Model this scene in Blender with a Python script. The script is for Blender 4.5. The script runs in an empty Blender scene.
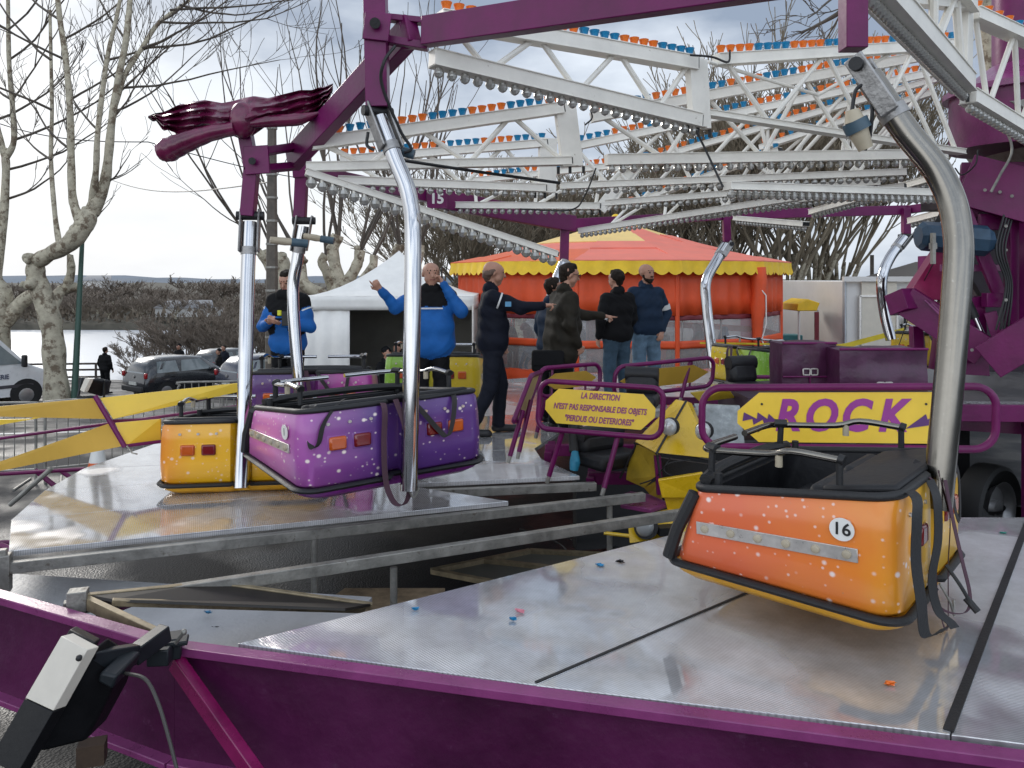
import bpy, bmesh, math, random
import numpy as np
from mathutils import Vector, Matrix, Quaternion
from mathutils import noise as mnoise
R = math.radians
scn = bpy.context.scene
COL = scn.collection
# ------------------------------------------------------------------ camera
F, HY, CZ = 800.0, 278.0, 1.62
cam = bpy.data.objects.new('camera', bpy.data.cameras.new('camera')); COL.objects.link(cam)
cam.location = (0, 0, CZ); cam.rotation_euler = (R(90), 0, 0)
cam.data.sensor_width = 36; cam.data.lens = 36 * F / 1024
cam.data.shift_y = -(384 - HY) / 1024
cam.data.clip_start = 0.05; cam.data.clip_end = 3000
scn.camera = cam
scn.render.resolution_x = 1024; scn.render.resolution_y = 768
# ------------------------------------------------------------------ world + sun
SUN_EL, SUN_AZ = 24, -38      # azimuth measured from +Y towards +X
world = bpy.data.worlds.new("World"); scn.world = world; world.use_nodes = True
nt = world.node_tree; N = nt.nodes; L = nt.links
for n in list(N): N.remove(n)
wo = N.new('ShaderNodeOutputWorld'); bg = N.new('ShaderNodeBackground'); bg.inputs[1].default_value = 0.10
sky = N.new('ShaderNodeTexSky'); sky.sky_type = 'NISHITA'; sky.sun_disc = False
sky.sun_elevation = R(SUN_EL); sky.sun_rotation = R(SUN_AZ); sky.air_density = 1.0; sky.dust_density = 2.0; sky.ozone_density = 1.5
tc = N.new('ShaderNodeTexCoord'); mp = N.new('ShaderNodeMapping'); mp.inputs['Scale'].default_value = (1.0, 1.0, 2.6)
mp.inputs['Location'].default_value = (0.35, 0.2, 0.1)
nz = N.new('ShaderNodeTexNoise'); nz.inputs['Scale'].default_value = 2.9; nz.inputs['Detail'].default_value = 6; nz.inputs['Roughness'].default_value = 0.52
cr = N.new('ShaderNodeValToRGB'); cr.color_ramp.elements[0].position = 0.38; cr.color_ramp.elements[1].position = 0.60
cr.color_ramp.elements[0].color = (2.7, 3.3, 4.3, 1); cr.color_ramp.elements[1].color = (6.8, 7.4, 8.2, 1)
# brightness of the cloud deck grows towards the horizon (thin cloud lit from low sun)
sx = N.new('ShaderNodeSeparateXYZ'); cr2 = N.new('ShaderNodeValToRGB')
cr2.color_ramp.elements[0].position = 0.0; cr2.color_ramp.elements[0].color = (0.75, 0.75, 0.75, 1)
cr2.color_ramp.elements[1].position = 0.27; cr2.color_ramp.elements[1].color = (0, 0, 0, 1)
e = cr2.color_ramp.elements.new(0.10); e.color = (0.9, 0.9, 0.9, 1)
mixh = N.new('ShaderNodeMix'); mixh.data_type = 'RGBA'; mixh.inputs['B'].default_value = (8.3, 8.6, 8.9, 1)
mixs = N.new('ShaderNodeMix'); mixs.data_type = 'RGBA'; mixs.inputs['Factor'].default_value = 0.96
L.new(tc.outputs['Generated'], mp.inputs['Vector']); L.new(mp.outputs['Vector'], nz.inputs['Vector'])
L.new(nz.outputs['Fac'], cr.inputs['Fac']); L.new(tc.outputs['Generated'], sx.inputs[0])
# warmer / brighter to the left (-x) where the sun sits behind the cloud
m1 = N.new('ShaderNodeMath'); m1.operation = 'MULTIPLY_ADD'; m1.inputs[1].default_value = 0.28; L.new(sx.outputs['X'], m1.inputs[0]); L.new(sx.outputs['Z'], m1.inputs[2])
n2 = N.new('ShaderNodeTexNoise'); n2.inputs['Scale'].default_value = 3.1; n2.inputs['Detail'].default_value = 5; L.new(mp.outputs['Vector'], n2.inputs['Vector'])
m2 = N.new('ShaderNodeMath'); m2.operation = 'MULTIPLY_ADD'; m2.inputs[1].default_value = -0.35; L.new(n2.outputs['Fac'], m2.inputs[0]); L.new(m1.outputs[0], m2.inputs[2])
m3 = N.new('ShaderNodeMath'); m3.operation = 'ADD'; m3.inputs[1].default_value = 0.265; L.new(m2.outputs[0], m3.inputs[0])
L.new(m3.outputs[0], cr2.inputs['Fac'])
L.new(cr2.outputs['Color'], mixh.inputs['Factor']); L.new(cr.outputs['Color'], mixh.inputs['A'])
L.new(sky.outputs['Color'], mixs.inputs['A']); L.new(mixh.outputs['Result'], mixs.inputs['B'])
mb_ = N.new('ShaderNodeMapRange'); mb_.interpolation_type = 'SMOOTHSTEP'; mb_.inputs['From Min'].default_value = -0.75; mb_.inputs['From Max'].default_value = 0.15; mb_.inputs['To Min'].default_value = 2.1; mb_.inputs['To Max'].default_value = 1.0  # extra sky brightness added behind the camera to fill surfaces facing it
L.new(sx.outputs['Y'], mb_.inputs['Value'])
vm = N.new('ShaderNodeVectorMath'); vm.operation = 'SCALE'; L.new(mixs.outputs['Result'], vm.inputs[0]); L.new(mb_.outputs[0], vm.inputs['Scale'])
L.new(vm.outputs[0], bg.inputs[0]); L.new(bg.outputs[0], wo.inputs[0])
sl = bpy.data.lights.new('sun', 'SUN'); sl.energy = 1.3; sl.angle = R(14); sl.color = (1.0, 0.95, 0.88)
sun = bpy.data.objects.new('sun', sl); COL.objects.link(sun)
sd = Vector((math.sin(R(SUN_AZ)) * math.cos(R(SUN_EL)), math.cos(R(SUN_AZ)) * math.cos(R(SUN_EL)), math.sin(R(SUN_EL))))
sun.rotation_euler = sd.to_track_quat('Z', 'Y').to_euler(); sun.location = (-10, 12, 9)
vs = scn.view_settings; vs.view_transform = 'Standard'; vs.look = 'None'; vs.exposure = 0.30; vs.gamma = 1; vs.use_curve_mapping = False
scn.render.engine = 'CYCLES'
try: scn.cycles.max_bounces = 6; scn.cycles.use_denoising = True
except Exception: pass
# ------------------------------------------------------------------ helpers
def W(px, py, Y): return Vector(((px - 512) / F * Y, Y, CZ - (py - HY) / F * Y))
def G(px, py, z=0.0):
    Y = (CZ - z) * F / (py - HY); return Vector(((px - 512) / F * Y, Y, z))
MATS = {}
def mat(name, col, rough=0.5, metal=0.0, var=0.12, vscale=6.0, bump=0.0, bscale=40.0, rvar=0.15, alpha=1.0, trans=0.0, coat=0.0, dirt=None, spec=0.5):
    if name in MATS: return MATS[name]
    m = bpy.data.materials.new(name); m.use_nodes = True; t = m.node_tree; n = t.nodes; l = t.links
    b = n['Principled BSDF']; b.inputs['Metallic'].default_value = metal
    b.inputs['Specular IOR Level'].default_value = spec
    b.inputs['Alpha'].default_value = alpha; b.inputs['Transmission Weight'].default_value = trans; b.inputs['Coat Weight'].default_value = coat
    b.inputs['Coat Roughness'].default_value = 0.08
    c = n.new('ShaderNodeTexCoord'); z = n.new('ShaderNodeTexNoise'); z.inputs['Scale'].default_value = vscale; z.inputs['Detail'].default_value = 6; z.inputs['Roughness'].default_value = 0.65
    l.new(c.outputs['Object'], z.inputs['Vector'])
    r = n.new('ShaderNodeValToRGB'); r.color_ramp.elements[0].position = 0.3; r.color_ramp.elements[1].position = 0.7
    r.color_ramp.elements[0].color = tuple(max(0, x * (1 - var * 1.3)) for x in col) + (1,)
    r.color_ramp.elements[1].color = tuple(min(1, x * (1 + var)) for x in col) + (1,)
    l.new(z.outputs['Fac'], r.inputs['Fac']); out = r.outputs['Color']
    if dirt:
        z2 = n.new('ShaderNodeTexNoise'); z2.inputs['Scale'].default_value = dirt[1]; z2.inputs['Detail'].default_value = 8; z2.inputs['Roughness'].default_value = 0.75
        l.new(c.outputs['Object'], z2.inputs['Vector'])
        r2 = n.new('ShaderNodeValToRGB'); r2.color_ramp.elements[0].position = dirt[2]; r2.color_ramp.elements[1].position = dirt[2] + 0.08
        l.new(z2.outputs['Fac'], r2.inputs['Fac'])
        mx = n.new('ShaderNodeMix'); mx.data_type = 'RGBA'; mx.inputs['B'].default_value = tuple(dirt[0]) + (1,)
        l.new(r2.outputs['Color'], mx.inputs['Factor']); l.new(out, mx.inputs['A']); out = mx.outputs['Result']
    l.new(out, b.inputs['Base Color'])
    mr = n.new('ShaderNodeMapRange'); mr.inputs['To Min'].default_value = max(0.02, rough - rvar); mr.inputs['To Max'].default_value = min(1, rough + rvar)
    l.new(z.outputs['Fac'], mr.inputs['Value']); l.new(mr.outputs[0], b.inputs['Roughness'])
    if bump:
        z3 = n.new('ShaderNodeTexNoise'); z3.inputs['Scale'].default_value = bscale; z3.inputs['Detail'].default_value = 4
        l.new(c.outputs['Object'], z3.inputs['Vector']); bp = n.new('ShaderNodeBump'); bp.inputs['Strength'].default_value = bump; bp.inputs['Distance'].default_value = 0.02
        l.new(z3.outputs['Fac'], bp.inputs['Height']); l.new(bp.outputs[0], b.inputs['Normal'])
    MATS[name] = m; return m
def tag(o, label=None, cat=None, group=None, kind=None):
    if label: o['label'] = label
    if cat: o['category'] = cat
    if group: o['group'] = group
    if kind: o['kind'] = kind
    return o
def thing(name, label, cat, loc=(0, 0, 0), rz=0.0, group=None, rot=None):
    o = bpy.data.objects.new(name, None); COL.objects.link(o); o.location = loc
    o.rotation_euler = rot if rot else (0, 0, rz); o.empty_display_size = 0.1
    return tag(o, label, cat, group)
class MB:
    def __init__(s): s.v = []; s.f = []; s.m = []
    def add(s, vs, fs, mi=0):
        k = len(s.v); s.v += [tuple(x) for x in vs]; s.f += [tuple(i + k for i in f) for f in fs]; s.m += [mi] * len(fs)
    def box(s, c, sz, rot=None, mi=0):
        c = Vector(c); hx, hy, hz = sz[0] / 2, sz[1] / 2, sz[2] / 2
        vs = [Vector((x, y, z)) for x in (-hx, hx) for y in (-hy, hy) for z in (-hz, hz)]
        if rot is not None:
            q = rot if isinstance(rot, Matrix) else Matrix.Rotation(rot, 3, 'Z'); vs = [q @ v for v in vs]
        s.add([v + c for v in vs], [(0, 1, 3, 2), (4, 6, 7, 5), (0, 4, 5, 1), (2, 3, 7, 6), (0, 2, 6, 4), (1, 5, 7, 3)], mi); return s
    def frame(s, d, up=None):
        d = d.normalized(); up = Vector(up) if up is not None else Vector((0, 0, 1))
        if abs(d.dot(up.normalized())) > 0.985: up = Vector((0, 1, 0))
        a = d.cross(up).normalized(); b = a.cross(d).normalized(); return a, b
    def beam(s, p, q, w, h, up=None, mi=0, w2=None, h2=None):
        p = Vector(p); q = Vector(q); a, b = s.frame(q - p, up); vs = []
        for o, ww, hh in ((p, w, h), (q, w2 or w, h2 or h)):
            for i, j in ((-1, -1), (1, -1), (1, 1), (-1, 1)): vs.append(o + a * (i * ww / 2) + b * (j * hh / 2))
        s.add(vs, [(3, 2, 1, 0), (4, 5, 6, 7)] + [(i, (i + 1) % 4, 4 + (i + 1) % 4, 4 + i) for i in range(4)], mi); return s
    def tube(s, pts, r, n=8, mi=0, cap=True, closed=False, squash=1.0):
        pts = [Vector(p) for p in pts]; m = len(pts); rs = r if isinstance(r, (list, tuple)) else [r] * m
        vs = []; a = None
        for i, p in enumerate(pts):
            d = (pts[(i + 1) % m] - pts[i - 1]) if closed else (pts[min(i + 1, m - 1)] - pts[max(i - 1, 0)])
            if d.length < 1e-9: d = Vector((0, 0, 1))
            d.normalize()
            if a is None: a, b = s.frame(d)
            else:
                a = (a - d * a.dot(d))
                a = a.normalized() if a.length > 1e-6 else s.frame(d)[0]
                b = d.cross(a) * -1
                b = a.cross(d)
            for k in range(n):
                t = 2 * math.pi * k / n; vs.append(p + a * (math.cos(t) * rs[i]) + b * (math.sin(t) * rs[i] * squash))
        fs = []
        for i in range(m if closed else m - 1):
            j = (i + 1) % m
            for k in range(n): fs.append((i * n + k, i * n + (k + 1) % n, j * n + (k + 1) % n, j * n + k))
        if cap and not closed: fs += [tuple(range(n - 1, -1, -1)), tuple((m - 1) * n + k for k in range(n))]
        s.add(vs, fs, mi); return s
    def cyl(s, p, q, r, n=16, mi=0, r2=None): return s.tube([p, q], [r, r if r2 is None else r2], n, mi)
    def prism(s, poly, ext, mi=0):
        poly = [Vector(p) for p in poly]; e = Vector(ext); n = len(poly)
        s.add(poly + [p + e for p in poly], [tuple(range(n - 1, -1, -1)), tuple(range(n, 2 * n))] + [(i, (i + 1) % n, n + (i + 1) % n, n + i) for i in range(n)], mi); return s
    def ribbon(s, pts, wdir, w, t=0.003, mi=0):
        pts = [Vector(p) for p in pts]; wd = Vector(wdir).normalized(); n = len(pts); vs = []
        for i, p in enumerate(pts):
            d = (pts[min(i + 1, n - 1)] - pts[max(i - 1, 0)]).normalized(); nn = d.cross(wd).normalized()
            for a, b in ((-1, -1), (1, -1), (1, 1), (-1, 1)): vs.append(p + wd * (a * w / 2) + nn * (b * t / 2))
        fs = [(0, 1, 2, 3), tuple(4 * (n - 1) + k for k in (3, 2, 1, 0))]
        for i in range(n - 1):
            for k in range(4): fs.append((4 * i + k, 4 * i + 4 + k, 4 * i + 4 + (k + 1) % 4, 4 * i + (k + 1) % 4))
        s.add(vs, fs, mi); return s
    def ball(s, c, r, nu=12, nv=8, mi=0, sc=(1, 1, 1)):
        c = Vector(c); vs = [c + Vector((0, 0, r * sc[2]))]; fs = []
        for i in range(1, nv):
            t = math.pi * i / nv
            for k in range(nu):
                u = 2 * math.pi * k / nu; vs.append(c + Vector((math.sin(t) * math.cos(u) * r * sc[0], math.sin(t) * math.sin(u) * r * sc[1], math.cos(t) * r * sc[2])))
        vs.append(c - Vector((0, 0, r * sc[2])))
        for k in range(nu): fs.append((0, 1 + k, 1 + (k + 1) % nu))
        for i in range(nv - 2):
            for k in range(nu): a = 1 + i * nu; fs.append((a + k, a + nu + k, a + nu + (k + 1) % nu, a + (k + 1) % nu))
        l = len(vs) - 1; a = 1 + (nv - 2) * nu
        for k in range(nu): fs.append((a + k, l, a + (k + 1) % nu))
        s.add(vs, fs, mi); return s
    def build(s, name, mats, parent=None, smooth=40, bevel=0, label=None, fix=True):
        me = bpy.data.meshes.new(name); me.from_pydata(s.v, [], s.f)
        mats = mats if isinstance(mats, (list, tuple)) else [mats]
        for m in mats: me.materials.append(m)
        if len(mats) > 1: me.polygons.foreach_set('material_index', s.m)
        if fix:
            bm = bmesh.new(); bm.from_mesh(me); bmesh.ops.recalc_face_normals(bm, faces=bm.faces); bm.to_mesh(me); bm.free()
        if smooth: me.shade_smooth(); me.set_sharp_from_angle(angle=R(smooth))
        me.update(); o = bpy.data.objects.new(name, me); COL.objects.link(o)
        if bevel:
            b = o.modifiers.new('bevel', 'BEVEL'); b.width = bevel; b.segments = 2; b.limit_method = 'ANGLE'; b.angle_limit = R(40)
        if parent is not None: o.parent = parent
        if label: o['label'] = label
        return o
def wparent(o, root):        # part built in world coordinates put under an unrotated root
    o.parent = root; o.matrix_parent_inverse = Matrix.Translation(-Vector(root.location)); return o
def bez(pts, n=8):           # catmull-rom resample
    P = [Vector(p) for p in pts]; P = [P[0] * 2 - P[1]] + P + [P[-1] * 2 - P[-2]]; out = []
    for i in range(1, len(P) - 2):
        for k in range(n):
            t = k / n; a, b, c, d = P[i - 1], P[i], P[i + 1], P[i + 2]
            out.append(0.5 * ((2 * b) + (c - a) * t + (2 * a - 5 * b + 4 * c - d) * t * t + (3 * b - a - 3 * c + d) * t ** 3))
    out.append(P[-2]); return out
def text(name, s, size, m, parent, loc, rot, align='CENTER', offset=0.0, shear=0.0, ext=0.001, sx=1.0, bold=False):
    cu = bpy.data.curves.new(name, 'FONT'); cu.body = s; cu.size = size; cu.align_x = align; cu.align_y = 'CENTER'; cu.offset = offset; cu.shear = shear; cu.extrude = ext
    cu.resolution_u = 4
    o = bpy.data.objects.new(name, cu); COL.objects.link(o); bpy.context.view_layer.update()
    me = bpy.data.meshes.new_from_object(o.evaluated_get(bpy.context.evaluated_depsgraph_get())); bpy.data.objects.remove(o)
    me.materials.clear(); me.materials.append(m); o = bpy.data.objects.new(name, me); COL.objects.link(o)
    M = Matrix.LocRotScale(Vector(loc), rot.to_quaternion() if isinstance(rot, Matrix) else rot, Vector((sx, 1, 1)))
    o.parent = parent
    if parent is not None: o.matrix_parent_inverse = Matrix.Identity(4)
    o.matrix_basis = M; return o
def face_rot(xdir, ydir):    # matrix whose columns are x, y, x×y
    x = Vector(xdir).normalized(); y = Vector(ydir); y = (y - x * y.dot(x)).normalized(); z = x.cross(y)
    return Matrix((x, y, z)).transposed()
# ------------------------------------------------------------------ materials
PUR = mat('purple_paint', (0.130, 0.005, 0.075), 0.36, var=0.25, vscale=2.5, dirt=((0.19, 0.04, 0.13), 9, 0.68), bump=0.08, bscale=30, spec=0.35)
PURD = mat('purple_fascia_paint', (0.062, 0.004, 0.040), 0.38, var=0.3, vscale=1.7, dirt=((0.085, 0.022, 0.065), 9, 0.61), bump=0.22, bscale=14)
PURT = mat('purple_lit_paint', (0.20, 0.035, 0.135), 0.30, var=0.18, vscale=5, dirt=((0.26, 0.10, 0.20), 14, 0.66), bump=0.05, bscale=60)  # lighter purple: the bright light on the top flange is put into the paint
WHT = mat('white_truss_paint', (0.76, 0.73, 0.66), 0.42, var=0.08, vscale=4, dirt=((0.30, 0.25, 0.19), 12, 0.64))
CHR = mat('chrome', (0.50, 0.50, 0.51), 0.09, metal=1.0, var=0.05, rvar=0.05, dirt=((0.40, 0.39, 0.36), 30, 0.66))
CHR2 = mat('weathered_chrome', (0.23, 0.215, 0.19), 0.20, metal=1.0, var=0.10, rvar=0.08, dirt=((0.30, 0.29, 0.26), 22, 0.60))
CAST = mat('cast_metal', (0.34, 0.33, 0.32), 0.45, metal=0.8, var=0.25, vscale=14, bump=0.2, bscale=50)
GALV = mat('weathered_steel', (0.25, 0.24, 0.215), 0.5, metal=0.35, var=0.3, vscale=9, dirt=((0.13, 0.11, 0.09), 16, 0.58), bump=0.15, bscale=60)
BLK = mat('black_rubber', (0.013, 0.013, 0.014), 0.55, var=0.2, bump=0.15, bscale=80)
BLKV = mat('black_vinyl', (0.014, 0.014, 0.016), 0.5, var=0.2, bump=0.12, bscale=30, spec=0.35)
STRAP = mat('dark_strap', (0.022, 0.019, 0.019), 0.75, var=0.15)
STRAPP = mat('maroon_strap', (0.07, 0.030, 0.045), 0.7, var=0.15)
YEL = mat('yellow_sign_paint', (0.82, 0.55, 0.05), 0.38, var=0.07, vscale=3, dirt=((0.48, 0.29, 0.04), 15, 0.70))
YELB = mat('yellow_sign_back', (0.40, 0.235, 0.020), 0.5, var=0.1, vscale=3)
ALU = mat('aluminium', (0.62, 0.59, 0.55), 0.32, metal=0.7, var=0.1, vscale=20)
RED = mat('red_lens', (0.16, 0.006, 0.008), 0.18, var=0.1, coat=0.6)
ORL = mat('orange_lens', (0.50, 0.085, 0.008), 0.18, var=0.1, coat=0.6)
CUPO = mat('orange_lamp_cap', (0.78, 0.17, 0.02), 0.28, var=0.15, vscale=2, coat=0.4)
CUPB = mat('blue_lamp_cap', (0.01, 0.20, 0.40), 0.28, var=0.15, vscale=2, coat=0.4)
BULB = mat('clear_bulb', (0.40, 0.39, 0.36), 0.12, var=0.1, metal=0.35, coat=0.5)
DISC = mat('number_disc', (0.75, 0.74, 0.70), 0.4, var=0.05)
INK = mat('black_ink', (0.012, 0.012, 0.012), 0.5, var=0.05)
TEAL = mat('grey_teal_plastic', (0.05, 0.09, 0.12), 0.45, var=0.2)
CREAM = mat('cream_plastic', (0.42, 0.36, 0.26), 0.5, var=0.15)
GLASSD = mat('dark_glass', (0.02, 0.025, 0.03), 0.06, var=0.1, rvar=0.02, coat=0.5)
TYRE = mat('tyre_rubber', (0.014, 0.014, 0.014), 0.7, var=0.2)
RIMM = mat('steel_rim', (0.45, 0.45, 0.45), 0.35, metal=0.8)
# ------------------------------------------------------------------ setting: ground, water, far shore
def deck_mat():
    m = bpy.data.materials.new('ribbed_wet_aluminium'); m.use_nodes = True; n = m.node_tree.nodes; l = m.node_tree.links; b = n['Principled BSDF']
    c = n.new('ShaderNodeTexCoord'); geo = n.new('ShaderNodeNewGeometry')
    z = n.new('ShaderNodeTexNoise'); z.inputs['Scale'].default_value = 0.85; z.inputs['Detail'].default_value = 3.5; z.inputs['Roughness'].default_value = 0.5
    l.new(geo.outputs['Position'], z.inputs['Vector'])
    pud = n.new('ShaderNodeValToRGB'); pud.color_ramp.elements[0].position = 0.46; pud.color_ramp.elements[1].position = 0.535
    sp_ = n.new('ShaderNodeSeparateXYZ'); l.new(geo.outputs['Position'], sp_.inputs[0]); bi = n.new('ShaderNodeMapRange'); bi.inputs['From Min'].default_value = -1.5; bi.inputs['From Max'].default_value = 2.5; bi.inputs['To Min'].default_value = .07; bi.inputs['To Max'].default_value = -.02; l.new(sp_.outputs['X'], bi.inputs['Value'])
    ad_ = n.new('ShaderNodeMath'); ad_.operation = 'ADD'; l.new(z.outputs['Fac'], ad_.inputs[0]); l.new(bi.outputs[0], ad_.inputs[1]); l.new(ad_.outputs[0], pud.inputs['Fac'])
    w = n.new('ShaderNodeTexWave'); w.wave_type = 'BANDS'; w.bands_direction = 'X'; w.inputs['Scale'].default_value = 25.0
    l.new(c.outputs['Object'], w.inputs['Vector'])
    inv = n.new('ShaderNodeMath'); inv.operation = 'SUBTRACT'; inv.inputs[0].default_value = 1.0; l.new(pud.outputs['Color'], inv.inputs[1])
    st = n.new('ShaderNodeMath'); st.operation = 'MULTIPLY'; st.inputs[1].default_value = 0.42; l.new(inv.outputs[0], st.inputs[0])
    bp = n.new('ShaderNodeBump'); bp.inputs['Distance'].default_value = 0.005; l.new(st.outputs[0], bp.inputs['Strength']); l.new(w.outputs['Fac'], bp.inputs['Height'])
    z4 = n.new('ShaderNodeTexNoise'); z4.inputs['Scale'].default_value = 5; l.new(geo.outputs['Position'], z4.inputs['Vector'])
    bp2 = n.new('ShaderNodeBump'); bp2.inputs['Distance'].default_value = 0.006; bp2.inputs['Strength'].default_value = 0.06; l.new(z4.outputs['Fac'], bp2.inputs['Height']); l.new(bp.outputs[0], bp2.inputs['Normal'])
    l.new(bp2.outputs[0], b.inputs['Normal'])
    z2 = n.new('ShaderNodeTexNoise'); z2.inputs['Scale'].default_value = 4.0; z2.inputs['Detail'].default_value = 8; z2.inputs['Roughness'].default_value = 0.7; l.new(geo.outputs['Position'], z2.inputs['Vector'])
    r = n.new('ShaderNodeValToRGB'); r.color_ramp.elements[0].position = 0.35; r.color_ramp.elements[1].position = 0.7
    r.color_ramp.elements[0].color = (0.50, 0.49, 0.49, 1); r.color_ramp.elements[1].color = (0.72, 0.72, 0.73, 1); l.new(z2.outputs['Fac'], r.inputs['Fac'])
    rib = n.new('ShaderNodeMix'); rib.data_type = 'RGBA'; rib.blend_type = 'MULTIPLY'; rib.inputs['Factor'].default_value = 0.45
    rr = n.new('ShaderNodeValToRGB'); rr.color_ramp.elements[0].color = (0.35, 0.34, 0.33, 1); rr.color_ramp.elements[1].color = (1, 1, 1, 1); rr.color_ramp.elements[1].position = 0.5
    l.new(w.outputs['Fac'], rr.inputs['Fac']); l.new(r.outputs['Color'], rib.inputs['A']); l.new(rr.outputs['Color'], rib.inputs['B'])
    l.new(rib.outputs['Result'], b.inputs['Base Color'])
    mr = n.new('ShaderNodeMapRange'); mr.inputs['To Min'].default_value = 0.36; mr.inputs['To Max'].default_value = 0.075
    l.new(pud.outputs['Color'], mr.inputs['Value']); l.new(mr.outputs[0], b.inputs['Roughness'])
    mm = n.new('ShaderNodeMapRange'); mm.inputs['To Min'].default_value = 0.25; mm.inputs['To Max'].default_value = 0.5; l.new(pud.outputs['Color'], mm.inputs['Value']); l.new(mm.outputs[0], b.inputs['Metallic']); b.inputs['Coat Weight'].default_value = 0.45; b.inputs['Coat Roughness'].default_value = 0.05
    return m
DECK = deck_mat()
def ground_mat():
    m = bpy.data.materials.new('wet_asphalt'); m.use_nodes = True; n = m.node_tree.nodes; l = m.node_tree.links; b = n['Principled BSDF']
    geo = n.new('ShaderNodeNewGeometry')
    z = n.new('ShaderNodeTexNoise'); z.inputs['Scale'].default_value = 60; z.inputs['Detail'].default_value = 3; l.new(geo.outputs['Position'], z.inputs['Vector'])
    v = n.new('ShaderNodeTexVoronoi'); v.inputs['Scale'].default_value = 55; l.new(geo.outputs['Position'], v.inputs['Vector'])
    r = n.new('ShaderNodeValToRGB'); r.color_ramp.elements[0].color = (0.005, 0.005, 0.006, 1); r.color_ramp.elements[1].color = (0.034, 0.035, 0.038, 1); r.color_ramp.elements[1].position = 0.75
    l.new(z.outputs['Fac'], r.inputs['Fac']); l.new(r.outputs['Color'], b.inputs['Base Color'])
    z2 = n.new('ShaderNodeTexNoise'); z2.inputs['Scale'].default_value = 0.8; z2.inputs['Detail'].default_value = 4; l.new(geo.outputs['Position'], z2.inputs['Vector'])
    mr = n.new('ShaderNodeMapRange'); mr.inputs['From Min'].default_value = 0.42; mr.inputs['From Max'].default_value = 0.6; mr.inputs['To Min'].default_value = 0.8; mr.inputs['To Max'].default_value = 0.38; b.inputs['Specular IOR Level'].default_value = 0.2
    l.new(z2.outputs['Fac'], mr.inputs['Value']); l.new(mr.outputs[0], b.inputs['Roughness'])
    bp = n.new('ShaderNodeBump'); bp.inputs['Strength'].default_value = 0.45; bp.inputs['Distance'].default_value = 0.008; l.new(v.outputs['Distance'], bp.inputs['Height']); l.new(bp.outputs[0], b.inputs['Normal'])
    return m
ASPH = ground_mat()
def sm(a, b, x): t = max(0, min(1, (x - a) / (b - a))); return t * t * (3 - 2 * t)
def gz(x, y):
    s = max(0.0, y - 13) * 0.095
    if y > 33: s = 1.9 + min(y - 33, 8) * 0.06 + max(0, y - 41) * 0.30
    s = min(s, 6.3)
    side = 1 - sm(-4.5, -1.0, x + (y - 13) * 0.12)     # only the left side falls to the quay
    flat = 0 if y < 60 else 0
    return -1.15 - s * (side if y < 55 else max(side, 0)) + flat
xs = [-900, -300, -120, -80] + [-60 + 2 * i for i in range(31)] + [3 + 3 * i for i in range(12)] + [50, 80, 140, 300, 900]
ys = [-30, -5, 0] + [2 + 2 * i for i in range(30)] + [64, 70, 90]
g = MB(); vv = [(x, y, gz(x, y)) for y in ys for x in xs]; nx = len(xs)
g.add(vv, [(j * nx + i, j * nx + i + 1, (j + 1) * nx + i + 1, (j + 1) * nx + i) for j in range(len(ys) - 1) for i in range(nx - 1)])
tag(g.build('ground', ASPH), 'dark wet asphalt of the fairground sloping to the lakeside', None, None, 'structure')
# right-hand ground carries on to the horizon
FARG = mat('far_ground', (0.09, 0.085, 0.06), 0.9, var=0.3, vscale=0.05)
g = MB(); g.add([(-6, 88, -1.2), (1500, 88, -1.2), (1500, 1800, -1.2), (-6, 1800, -1.2)], [(0, 1, 2, 3)])
g.build('terrain', FARG)['kind'] = 'structure'
WAT = mat('lake_water', (0.55, 0.57, 0.60), 0.3, var=0.1, rvar=0.05, bump=1.0, bscale=1.1, spec=0.9)  # pale base colour carries the glare of the sky reflected on the lake
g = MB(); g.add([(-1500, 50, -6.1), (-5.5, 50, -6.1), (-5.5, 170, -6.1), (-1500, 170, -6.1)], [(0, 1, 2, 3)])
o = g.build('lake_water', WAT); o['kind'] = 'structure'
# far shore bank and low wooded ridge
BANK = mat('far_bank', (0.05, 0.045, 0.03), 0.95, var=0.4, vscale=0.2, bump=0.5, bscale=2)
g = MB(); nn = 60; vv = []; ff = []
for i in range(nn + 1):
    x = -300 + 330 * i / nn; h = 0.6 * mnoise.noise(Vector((x * 0.05, 3, 0)))
    for (y, z) in ((118, -6.3), (121, -5.4), (135, -5.0 + h), (220, -3.4 + h), (420, -1.0 + h)): vv.append((x, y + 2 * mnoise.noise(Vector((x * .08, 0, 1))), z))
for i in range(nn):
    for k in range(4): a = i * 5 + k; ff.append((a, a + 5, a + 6, a + 1))
g.add(vv, ff); g.build('terrain', BANK)['kind'] = 'structure'
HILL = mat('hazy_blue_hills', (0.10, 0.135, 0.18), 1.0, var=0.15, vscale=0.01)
g = MB(); vv = []; ff = []
for i in range(81):
    x = -1100 + 1300 * i / 80; h = 4 + 13 * mnoise.noise(Vector((x * 0.004, 7, 0))) + 5 * mnoise.noise(Vector((x * 0.017, 2, 0)))
    for y, z in ((900, -6), (1000, h * 0.7), (1100, h), (1400, -6)): vv.append((x, y, z))
for i in range(80):
    for k in range(3): a = i * 4 + k; ff.append((a, a + 4, a + 5, a + 1))
g.add(vv, ff); g.build('hills', HILL)['kind'] = 'structure'
PAINT = mat('road_paint', (0.55, 0.55, 0.52), 0.6, var=0.1)
g = MB()
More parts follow.
